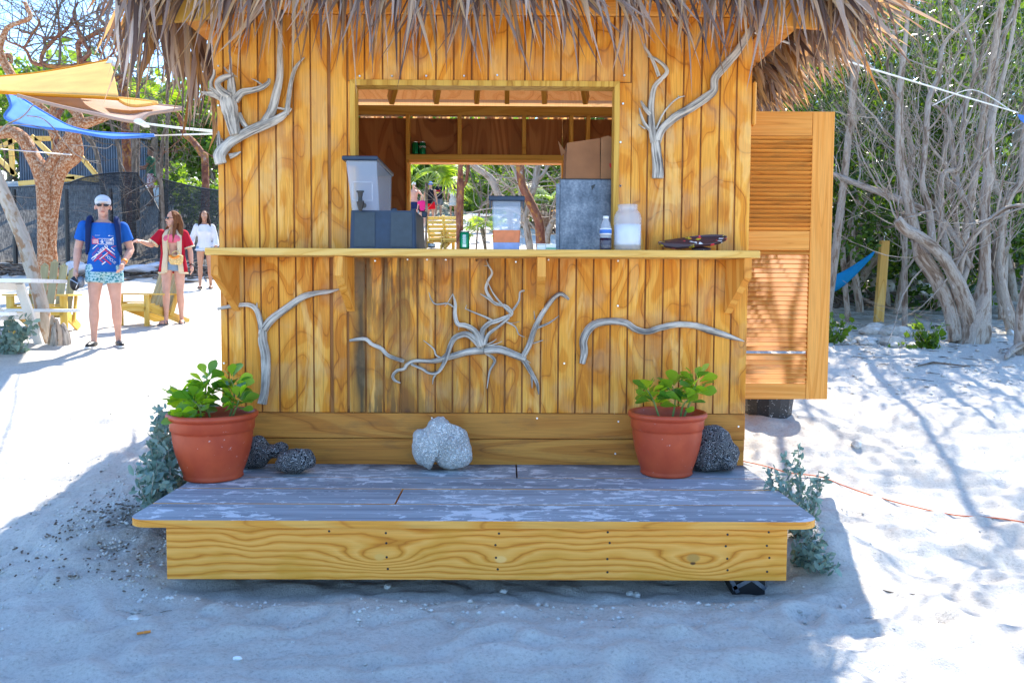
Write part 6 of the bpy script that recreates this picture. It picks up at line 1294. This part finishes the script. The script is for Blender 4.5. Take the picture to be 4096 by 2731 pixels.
# -- seen through the window
tree('red-brown forked trunk standing behind the serving hatch left of the small dispenser','V',(890,1470),[([('V',895,1560),('V',890,1200),('V',900,800),('V',905,540),('V',900,300),('V',910,100),('V',900,-100)],[52,50,50,56,40,36,30]),([('V',930,560),('V',985,470),('V',1010,300),('V',1020,100)],[30,30,24,18])],'redbark',Y=15,seed=91,tw=dict(n=4,r=.02,L=1,dep=1,mat='dark',f0=.7))
tree('red and orange peeling trunk leaning left behind the small dispenser','W',(2270,1250),[([('W',2290,1330),('W',2250,1150),('W',2210,950),('W',2130,780),('W',2060,620),('W',2040,450),('W',2020,300)],[44,46,46,48,46,44,40])],'redbark',Y=14.5,seed=93)
tree('pale lichen-spotted trunk slanting down to the right behind the hatch','V',(1600,1250),[([('V',1750,1300),('V',1620,900),('V',1480,680),('V',1380,460),('V',1270,360),('V',1150,280),('V',1050,180),('V',960,60)],[44,46,48,52,42,42,36,30])],'grey',Y=18,seed=95,tw=dict(n=9,r=.02,L=1.2,dep=2,f0=.3))
tree('grey leaning trunks between the red trunk and the steel cabinet','W',(2200,1300),[([('W',2230,1330),('W',2110,1100),('W',2080,1000),('W',2120,850),('W',2200,600),('W',2220,400),('W',2190,250)],[34,34,36,34,36,30,28]),([('W',2120,1010),('W',2050,930),('W',1960,880)],[26,24,20]),([('W',2300,1300),('W',2340,1100),('W',2420,950)],[36,34,30]),([('W',2190,620),('W',2300,480),('W',2400,300)],[18,18,14]),([('W',1900,340),('W',1990,500),('W',2040,700),('W',2050,820)],[14,16,15,12])],'grey',Y=17,seed=97,tw=dict(n=8,r=.02,L=1.,dep=2,f0=.3))
tree('thin bent sapling crossing the bright path beyond the back window','V',(1140,1060),[([('V',1135,1070),('V',1190,900),('V',1290,760),('V',1400,600),('V',1480,480)],[13,14,14,12,9]),([('V',1250,960),('V',1220,820),('V',1210,600),('V',1190,440)],[9,10,10,6])],'dark',Y=24,seed=99,tw=dict(n=6,r=.015,L=.9,dep=2,f0=.3))
# ------------------------------------------------------------------ palms
def fan(m,o,d,R_,n=22,droop=.35,rd=random):
    o=Vector(o); d=Vector(d).normalized(); sd=d.cross(Vector((0,0,1))); sd=sd.normalized() if sd.length>.1 else Vector((1,0,0)); nn=sd.cross(d)
    for i in range(n):
        a=(i/(n-1)-.5)*rad(230); L=R_*(1-.25*abs(a)/2)*rd.uniform(.85,1.05); dd=(d*c(a)+sd*s_(a)).normalized(); w=R_*.045; pr=o; prev=None; q=dd.cross(nn).normalized()
        for k in range(4):
            t=k/3; p=o+dd*L*t+Vector((0,0,-droop*L*t*t))+nn*.03*L; ww=w*(.25,1,.8,.08)[k]; cur=(p-q*ww,p+q*ww)
            if prev: m.add([prev[0],prev[1],cur[1],cur[0]],[(0,1,2,3)],[(0,0,(i*.618)%1)]*4)
            prev=cur
def palm(label,base,top,rt,fans,seed,mat='palm',tr='dark'):
    t=thing('palm_tree',label,'palm',base); rd=random.Random(seed); b=Vector(base); p=Vector(top)
    m=MB(); m.tube([b-Vector((0,0,.1)),b.lerp(p,.5)+Vector((.03,0,0)),p],[rt*1.2,rt,rt*1.5],9,.15,sub=5); m.build('trunk',tr,t)
    for (az,el,pl,R_,dr,mt) in fans:
        d=Vector((c(az)*c(el),s_(az)*c(el),s_(el))); e=p+d*pl+Vector((0,0,-.1*pl)); m=MB(); m.tube([p,p.lerp(e,.5)+Vector((0,0,.05)),e],[.014,.011,.009],5); m.build('leaf_stalk','stem',t); m=MB(); fan(m,e,d+Vector((0,0,-.2)),R_,rd=rd,droop=dr); m.build('frond',mt or mat,t)
    return t
rd=random.Random(5)
b=RG('V',365,1400,9); b=Vector((P(1694,990,20).x,20,hgt(P(1694,990,20).x,20))); tp_=RP('V',395,490,20)
palm('fan palm with slim trunk and bright green crown at the left of the back window',b,tp_,.026,[(a,e,rd.uniform(.45,.75),rd.uniform(.5,.75),rd.uniform(.3,.7),None) for a,e in ((-.2,.9),(.5,.7),(1.5,.9),(2.6,.8),(3.6,.9),(4.6,1.0),(-.1,.35),(5.4,.6),(.0,-.15),(3.2,.35),(-.8,1.2))]+[],1)
tp_=RP('V',1230,1180,19.5); b=Vector((tp_.x+.1,19.5,hgt(tp_.x+.1,19.5)))
palm('short blue-green fan palm beside the small dispenser, beyond the hatch',b,tp_,.035,[(a,e,rd.uniform(.2,.4),rd.uniform(.38,.55),.4,None) for a,e in ((0,.6),(.8,.9),(1.7,.5),(2.6,.8),(3.3,.3),(4.2,.9),(5.2,.6),(3.0,-.3),(.1,-.3))],2)
tp_=RP('W',2290,820,21); b=Vector((tp_.x,21,hgt(tp_.x,21)))
palm('yellowing fan palm with dead fronds by the right side of the back window',b,tp_,.05,[(a,e,.4,.6,.3,mt) for a,e,mt in ((0,.9,None),(2.2,1.0,None),(3.3,.7,None),(4.5,.4,None),(.2,-.3,'thatch'),(3.0,-.4,'thatch'),(5.,-.6,'thatch'))],3)
tp_=RP('T',250,960,27); b=Vector((tp_.x,27,hgt(tp_.x,27))); palm('small fan palm tuft showing above the brown sail',b,tp_,.1,[(a,e,.5,.8,.3,None) for a,e in ((0,.8),(1,1.1),(2,.7),(3.1,.8),(4.5,.9),(.1,.2),(3.,.2))],4)
# ------------------------------------------------------------------ bushes and masses of foliage
def bush(label,x,y,r,h,n,size,mat,seed,cat='bush',group=None,flat=1.,name='bush',z=None,stems=6):
    z=hgt(x,y) if z is None else z; t=thing(name,label,cat,(x,y,z),group); rd=random.Random(seed); m=MB()
    C=cloud(n,x,y,z+h*.55,r,r*flat,h*.5,seed,clump=14)
    for i in range(stems): e=Vector(C[rd.randrange(n)].tolist()); m.tube([(x+rd.gauss(0,r*.12),y+rd.gauss(0,r*.12),z-.05),Vector((x,y,z)).lerp(e,.5)+Vector((rd.gauss(0,r*.1),0,0)),e],[.02*h+.003,.012*h+.002,.002],5,sub=3)
    m.build('stems','dark',t); leaves('foliage',C,size,mat,t,seed=seed); return t
i=0
for (fx,Y_,r,h,lab) in ((380,30,2.2,3.6,'green bush right behind the blue shed roof'),(560,31,2.0,3.4,'rounded sunlit bush above the shed corner'),(700,29,1.9,3.2,'bright green bush between the shed and the hut'),(830,28,1.6,3.0,'yellow-green bush touching the hut corner'),(250,33,2.6,4.4,'green bush behind the middle of the blue sail'),(40,32,2.8,4.6,'tall dark green bush at the far left'),(640,36,2.6,3.2,'distant green bush on the crest above the white ropes'),(470,37,2.8,3.0,'distant pale green bush on the crest under the brown sail')):
    x=P(fx,600,Y_).x; bush(lab,x,Y_,r,h,2600,.20,'leaf',100+i,group='sunlit bushes on the left slope'); i+=1
for (fx,fy,Y_,r,h,lab) in ((760,700,23.5,.6,1.3,'small leafy shrub on the rubble above the fence'),(845,690,23,.55,1.5,'leafy shrub climbing beside the hut edge above the fence'),(700,650,25,.8,1.3,'low green shrub right of the man in green')):
    x=P(fx,fy,Y_).x; bush(lab,x,Y_,r,h,700,.13,'leaf',120+i); i+=1
C=[]
def massarea(n,x0,x1,y0,y1,z0,z1,seed,clump=90,cs=.8):
    r=np.random.default_rng(seed); K=np.stack([r.uniform(x0,x1,clump),r.uniform(y0,y1,clump),r.random(clump)],1); K[:,2]=hbase(K[:,0],K[:,1])+z0+(z1-z0)*K[:,2]
    i=r.integers(0,clump,n); d=r.normal(size=(n,3)); d/=np.linalg.norm(d,axis=1)[:,None]; return K[i]+d*(r.random((n,1))**.5)*cs*(.6+.9*r.random(clump)[i][:,None])
xa,xb=P(1560,800,44).x,P(2330,800,44).x
tag(leaves('woodland',massarea(30000,xa-6,xb+8,43,52,-.2,5.6,11,110,1.5),.34,'leaf',None,seed=12),'sunlit green woodland closing the view through the back window','woodland')
tag(leaves('woodland',massarea(12000,xa-3,xb+8,33,42,-.1,.5,13,30,.7),.2,'leaf',None,seed=14),'low green scrub along the path behind the back window','scrub') if 0 else None
for k_,(fx,fy,Y_,r,h,lab) in enumerate(((2010,840,37,1.9,3.4,'bright bush right of the red-brown trunk beyond the hatch'),(1905,800,41,1.6,3.4,'leafy bush beside the cream-dressed woman'),(1665,760,40.5,1.6,4.2,'leafy bush at the left edge of the back window'),(2120,840,33,1.7,3.6,'green bush behind the small dispenser'),(2215,800,30,1.6,3.8,'yellow-green bush at the right edge of the back window'))):
    x=P(fx,fy,Y_).x; bush(lab,x,Y_,r,h,2400,.22,'leaf',140+k_)
# hanging canopy above the window view and the woodland that closes the left and right
tag(leaves('woodland',massarea(52000,3.6,15,14.5,21,-.1,5.6,21,260,.85),.13,'leafdark',None,seed=22),'dense dark glossy thicket filling the slope behind the grey trees','thicket')
tag(leaves('woodland',massarea(20000,5,24,21,27,1.5,6.6,23,120,1.5),.22,'leafdark',None,seed=24),'taller dark green woodland above the thicket at right','woodland')
tag(leaves('woodland',massarea(16000,-60,60,60,75,0,6,25,160,3.5),.9,'leaf',None,seed=26),'distant tree line along the top of the hill','woodland')
tag(leaves('woodland',massarea(7000,1.9,4.2,12.5,16,.6,3.9,27,50,.6),.12,'leafdark',None,seed=28),'dark leafy scrub seen between the thatch and the louvred door','scrub')
tag(leaves('scrub',massarea(9000,3.2,9,12.8,14.5,1.2,5.5,31,70,.5),.10,'leafdark',None,seed=32),'loose leafy shoots hanging between the grey stems at right','scrub')
# leafy crowns high over the sand at right (they cast the dappled shade)
for k_,(x,y,z) in enumerate(((3.2,10.2,6.2),(4.6,10.8,6.6),(6.4,10.8,6.4),(4.0,12.2,6.6))):
    b=Vector((x,y+1.2,hgt(x,y+1.2))); t=thing('tree',['tree crown over the sand nearest the louvred door','tree crown above the biggest grey tree','tree crown over the right edge of the view','tree crown above the hammock post'][k_],'tree',b); m=MB(); m.tube([b,b.lerp(Vector((x,y,z)),.5)+Vector((.1,.2,0)),(x,y,z)],[.06,.05,.03],8,.1,sub=4); rd=random.Random(k_); out=[]
    m.build('trunk','grey',t,smooth=True); m=MB()
    for q in range(9): grow(m,Vector((x,y,z-.8*rd.random())),(rd.gauss(0,1),rd.gauss(0,1),rd.gauss(.3,.5)),.02,1.2,2,rd,.5,.05,tipsout=out)
    m.build('twigs','grey',t,kind='stuff'); pts=np.repeat(np.array([tuple(p) for p in out]),2,0); leaves('foliage',pts+np.random.default_rng(k_).normal(size=pts.shape)*.12,.10,'leafdark',t,seed=k_)
# silvery shrubs by the step, sea-grape sprigs by the rocks
def sprigs(label,base,tips,L,mat,seed,name='shrub',cat='shrub',asp=.42,step=.018,spread=.02):
    t=thing(name,label,cat,base); rd=random.Random(seed); m=MB(); C=[]
    for tip in tips:
        tip=Vector(tip); b=Vector(base)+Vector((rd.gauss(0,.02),rd.gauss(0,.02),-.03)); mid=b.lerp(tip,.5)+Vector((rd.gauss(0,.03),rd.gauss(0,.03),-.02)); pp,_=smooth([b,mid,tip],[0]*3,8); m.tube(pp,[.006*(1-.7*i/len(pp)) for i in range(len(pp))],5)
        n=int((tip-b).length/step)
        for i in range(n):
            f=.2+.8*i/n; q=pp[min(len(pp)-1,int(f*(len(pp)-1)))]
            for j in range(2): C.append(tuple(q+Vector((rd.gauss(0,spread),rd.gauss(0,spread),rd.gauss(0,spread*.8)))))
    m.build('stems','drift',t); leaves('foliage',np.array(C),L,mat,t,asp=asp,seed=seed); return t
Yb=5.15; gb=lambda x,y:Vector((x,y,hgt(x,y)))
L_=lambda x,y,Y: RP('L',x,y,Y)
sprigs('silvery blue-green shrub growing beside the left end of the step behind the pot',gb(-2.17,5.15),[L_(x,y,Y_) for x,y,Y_ in ((100,1190,5.1),(200,1080,5.2),(260,950,5.3),(340,860,5.3),(380,780,5.5),(400,640,5.7),(360,560,5.8),(450,700,5.7),(480,900,5.4),(520,1000,5.5),(560,1150,5.5),(600,1280,5.55),(620,1330,5.5),(420,1100,5.2),(330,1180,5.1),(470,1250,5.3),(400,1330,5.0),(470,1360,5.25),(300,1280,5.05),(540,880,5.6),(240,1150,5.1),(440,980,5.3))],.062,'silver',7)
N_=lambda x,y,Y: RP('N',x,y,Y)
sprigs('silvery shrub with upright sprigs at the back right corner of the step',gb(1.80,5.0),[N_(x,y,Y_) for x,y,Y_ in ((1770,840,5.2),(1650,900,5.2),(1740,980,5.15),(1500,1040,5.1),(1480,1160,5.05),(1560,1080,5.05),(1640,1120,5.05),(2040,1100,5.0),(1960,1080,5.0),(1880,1120,5.0),(1900,1220,4.95),(1780,1130,5.0),(1700,1230,4.95),(1620,1200,5.0),(1790,1360,4.85))],.048,'silver',8,spread=.014)
Q_=lambda x,y,Y: RP('Q',x,y,Y)
sprigs('low dark silvery shrub beneath the front right corner of the step',gb(1.72,4.75),[Q_(x,y,Y_) for x,y,Y_ in ((440,870,4.7),(500,850,4.65),(560,840,4.6),(480,920,4.55),(540,930,4.5),(600,900,4.5),(620,960,4.45),(640,1010,4.4),(590,990,4.4),(520,880,4.6),(570,890,4.5))],.05,'silver',9,spread=.018)
U_=lambda x,y,Y: RP('U',x,y,Y)
bb=RG('U',120,1100,7); sprigs('round-leaved green seedling bush at the foot of the louvred door edge',bb,[U_(x,y,bb.y) for x,y in ((80,730),(60,820),(200,800),(280,830),(340,880),(300,920),(130,880),(60,930),(220,950),(160,1000),(100,1020),(250,880))],.075,'leaf',10,asp=.8,step=.05,spread=.035)
bb=RG('U',1200,1160,7); sprigs('bright round-leaved seedling bush in front of the biggest grey tree',bb,[U_(x,y,bb.y) for x,y in ((1060,770),(1000,830),(980,940),(1130,850),(1220,830),(1290,870),(1320,930),(1420,820),(1380,890),(1450,980),(1040,980),(1180,920),(1400,1110),(840,1090),(700,1110),(1100,1060))],.078,'leaf',11,asp=.8,step=.055,spread=.03)
bb=RG('Z',45,1500,7); Z2=lambda x,y:RP('Z',x,y,bb.y-.1); sprigs('grey-green bushy plant at the left edge in front of the picnic table',bb,[Z2(x,y) for x,y in ((0,1250),(90,1200),(60,1300),(150,1270),(230,1230),(260,1250),(180,1330),(130,1400),(150,1440),(20,1380),(-60,1300),(80,1350),(-40,1400),(200,1290),(100,1260))],.085,'silver',12,asp=.5,step=.03,spread=.045)
for i,(fx,fy,lab) in enumerate(((2950,560,'bare scrubby shrub seen under the right eave'),)):
    x=P(3060,700,11).x; bush(lab,x,11.5,.7,2.6,260,.10,'leafdark',160+i,stems=40)
# ------------------------------------------------------------------ rocks, roots, litter
def rock(label,p,sx,sy,sz,seed,rz=0,mat='rock',group='pale rocks among the trees',name='rock',kind=None):
    import bmesh
    bm=bmesh.new(); bmesh.ops.create_icosphere(bm,subdivisions=3,radius=1); r=random.Random(seed); pl=[(Vector((r.gauss(0,1),r.gauss(0,1),r.gauss(0,1))).normalized(),r.uniform(.62,.9)) for _ in range(9)]
    for v in bm.verts:
        for n_,d_ in pl:
            q=v.co.dot(n_)
            if q>d_: v.co-=n_*(q-d_)*.85
        v.co*=1+.1*float(vnoise(v.co.x*3+seed,v.co.y*3+v.co.z*3,seed)); v.co=Vector((v.co.x*sx,v.co.y*sy,v.co.z*sz))
    me=bpy.data.meshes.new(name); bm.to_mesh(me); bm.free(); o=link(name,me,mat); o.location=p; o.rotation_euler=(0,0,rz); tag(o,label,'rock',group); return o
for i,(x,y,w,h,lab) in enumerate(((570,960,150,62,'large grey boulder below the hammock post'),(820,975,170,60,'long flat boulder touching the big boulder on its right'),(450,1060,170,35,'flat pale slab left of the seedlings'),(790,1080,130,45,'pale squarish rock in the front row of the border'),(320,1070,60,30,'small rock at the left end of the border'),(500,1090,110,30,'low bright rock in the front of the border'),(820,1130,80,28,'small pale rock in front of the border'),(915,1035,30,25,'fist-sized pale stone on the border'),(265,1095,35,16,'tiny pale stone near the left seedling'),
   (1130,490,165,58,'long pale rock behind the hammock post, between trunks'),(1100,415,38,28,'small round stone sitting on the long pale rock'),(750,450,70,55,'pale upright rock just right of the hammock post'),(1260,570,90,35,'half-buried slab right of the long rock'),(1540,530,50,55,'pale rock between the stems of the big tree'),(2190,980,30,32,'white stone at the foot of the right tree'),(2080,320,70,60,'brown-stained rock in the shade at the far right'),(620,400,80,50,'grey rock behind the hammock post'),(1050,370,80,45,'grey block under the trees'),(1250,390,110,22,'thin flat slab in the shade'))):
    p=RG('U',x,y+h*.75,7); Yp=p.y; rock(lab,p+Vector((0,0,h/2.955/FPX*Yp*.8)),w/2.955/FPX*Yp*1.15,max(.1,w/2.955/FPX*Yp*.8),h/2.955/FPX*Yp*1.5,i,random.uniform(-.3,.3))
for i,(x,y,w,h,lab) in enumerate(((1110,1360,45,22,'flat rock under the short fan palm'),(1090,1410,50,25,'rock beside the green can, beyond the hatch'),(1170,1400,35,30,'small rock under the short palm'),(1310,1390,40,25,'rock right of the short palm'),(620,1400,35,40,'white rock between the two yellow armchairs'),(680,920,60,45,'smooth boulder behind the black-shirted man'))):
    p=RG('V',x,y,9); Yp=p.y; rock(lab,p,w/3.733/FPX*Yp,w/3.733/FPX*Yp*.8,h/3.733/FPX*Yp,60+i)
# white sand sacks and rubble behind the walkers
for i,(x,y,w,h) in enumerate(((270,830,60,34),(330,840,60,28),(400,852,70,22),(300,870,55,20))): pass
rr_r=random.Random(9)
for i,(fx,fy,w,h,lab) in enumerate(((300,1095,42,34,'white sandbag heap at the left of the walking man'),(345,1100,36,26,'white sandbag right against the walking man'),(560,1095,70,18,'long low white sandbag behind the side-on armchair'),(640,1085,60,16,'flat pale sandbag behind the woman in red'))):
    p=G(fx,fy,9); rock(lab,p+Vector((0,0,.1)),w/FPX*p.y,.35,h/FPX*p.y,90+i,mat='whitecloth',group='white sandbags',name='sandbag')
V_=[];
def litter(name,label,n,fn,mat,l,w,seed,cat):
    r=random.Random(seed); m=MB()
    for i in range(n):
        x,y=fn(r); z=hgt(x,y)+.012; a=r.uniform(0,pi); L=l*r.uniform(.4,1.3); p=Vector((x,y,z)); d=Vector((c(a),s_(a),r.uniform(-.05,.08)))*L
        m.tube([p-d*.5,p+Vector((r.uniform(-.1,.1)*L,r.uniform(-.1,.1)*L,r.uniform(0,.02)*L)),p+d*.5],[w*.6,w,w*.4],4,cap=False)
    return tag(m.build(name,mat,None,kind='stuff'),label,cat,kind='stuff')
litter('twig_litter','dark twigs and dry sticks scattered over the sand under the trees',300,lambda r:(r.uniform(2.3,7.5),r.uniform(8.6,13)),'dark',.16,.0045,1,'litter')
litter('leaf_litter','brown leaf scraps and sticks along the foot of the fence',700,lambda r:(r.uniform(-13,-5.5),r.gauss(19.8,.35)),'dark',.5,.03,2,'litter')
litter('soil_crumbs','dark soil crumbs and leaf scraps beside the left end of the step',260,lambda r:(r.gauss(-2.35,.22),r.gauss(5.0,.35)),'dark',.022,.006,3,'litter')
litter('twig_litter','sparse dry twigs lying on the open sand in front',26,lambda r:(r.uniform(-3.5,3.8),r.uniform(2.2,4.1)),'dark',.06,.0025,4,'litter')
t=thing('root_tangle','tangle of dark exposed roots on the sand under the hammock','roots',RG('U',400,620,7)); r_=random.Random(3); m=MB(); q0=t.location
for i in range(46):
    x=r_.uniform(20,980); y=r_.uniform(500,720)-(x-500)*.0; p=RG('U',x,min(y,640+ (60 if x>500 else 0)),7); d=Vector((r_.gauss(.5,.5),-r_.uniform(.2,1),0)).normalized(); pts=[p+Vector((0,0,.12*r_.random()+.03))]
    for k_ in range(4): d=(d+Vector((r_.gauss(0,.4),r_.gauss(0,.3),0))).normalized(); q=pts[-1]+d*r_.uniform(.12,.25); q.z=hgt(q.x,q.y)+.05*r_.random()+.01; pts.append(q)
    m=MB(); m.tube(pts,[.022*r_.uniform(.5,1.3),.02,.015,.011,.005],6,.15,i,sub=3); m.build('root','dark',t)
# dropped things on the foreground sand
p=G(1110*1.0,2492); p=RG('O',640,1285); rock('flat pale pebble on the sand left of centre',p+Vector((0,0,.012)),.042,.035,.018,201,group=None,name='stone')
p=RG('O',1120,1470); rock('small white shell chip in the foreground sand',p+Vector((0,0,.01)),.022,.014,.01,202,group=None,name='shell',mat='white')
p=RG('O',675,1345); m=MB(); p.z=hgt(p.x,p.y)+.014; m.tube([p+Vector((-.025,-.01,0)),p+Vector((.0,.004,0))],[.006,.006],8); m.tube([p+Vector((.001,.005,0)),p+Vector((.028,.016,0))],[.0062,.0062],8); tag(m.build('cigarette_butt','orange',None),'discarded cigarette butt on the shaded sand','butt')
for i,(rg_,x,y,sz,lab) in enumerate((('M',850,1055,.022,'left one of three white stones before the step'),('M',1550,1055,.024,'middle white stone, touching its neighbour before the step'),('M',1587,1065,.026,'right white stone, touching its neighbour before the step'),('M',210,1045,.022,'lone white stone under the left half of the step'),('Q',737,470,.05,'lump of sand-coloured coral beside the tub shadow'))):
    p=RG(rg_,x,y); rock(lab,p+Vector((0,0,sz*.4)),sz,sz*.8,sz*.7,210+i,group=None,name='stone')
p=RG('Q',940,1165); m=MB(); p.z=hgt(p.x,p.y)+.015; m.tube([p+Vector((-.06,.06,0)),p,p+Vector((.07,-.02,.01))],[.004,.005,.002],6); tag(m.build('twig','dark',None),'lone dark twig on the sunlit sand at right','twig')
m=MB(); p=RG('Q',1110,85,7); p.z=hgt(p.x,p.y)+.03; m.tube([p+Vector((-.22,-.05,0)),p+Vector((0,.05,.03)),p+Vector((.32,-.12,0))],[.008,.012,.006],6); tag(m.build('stick','dark',None),'long bent stick on the dappled sand at right','stick')
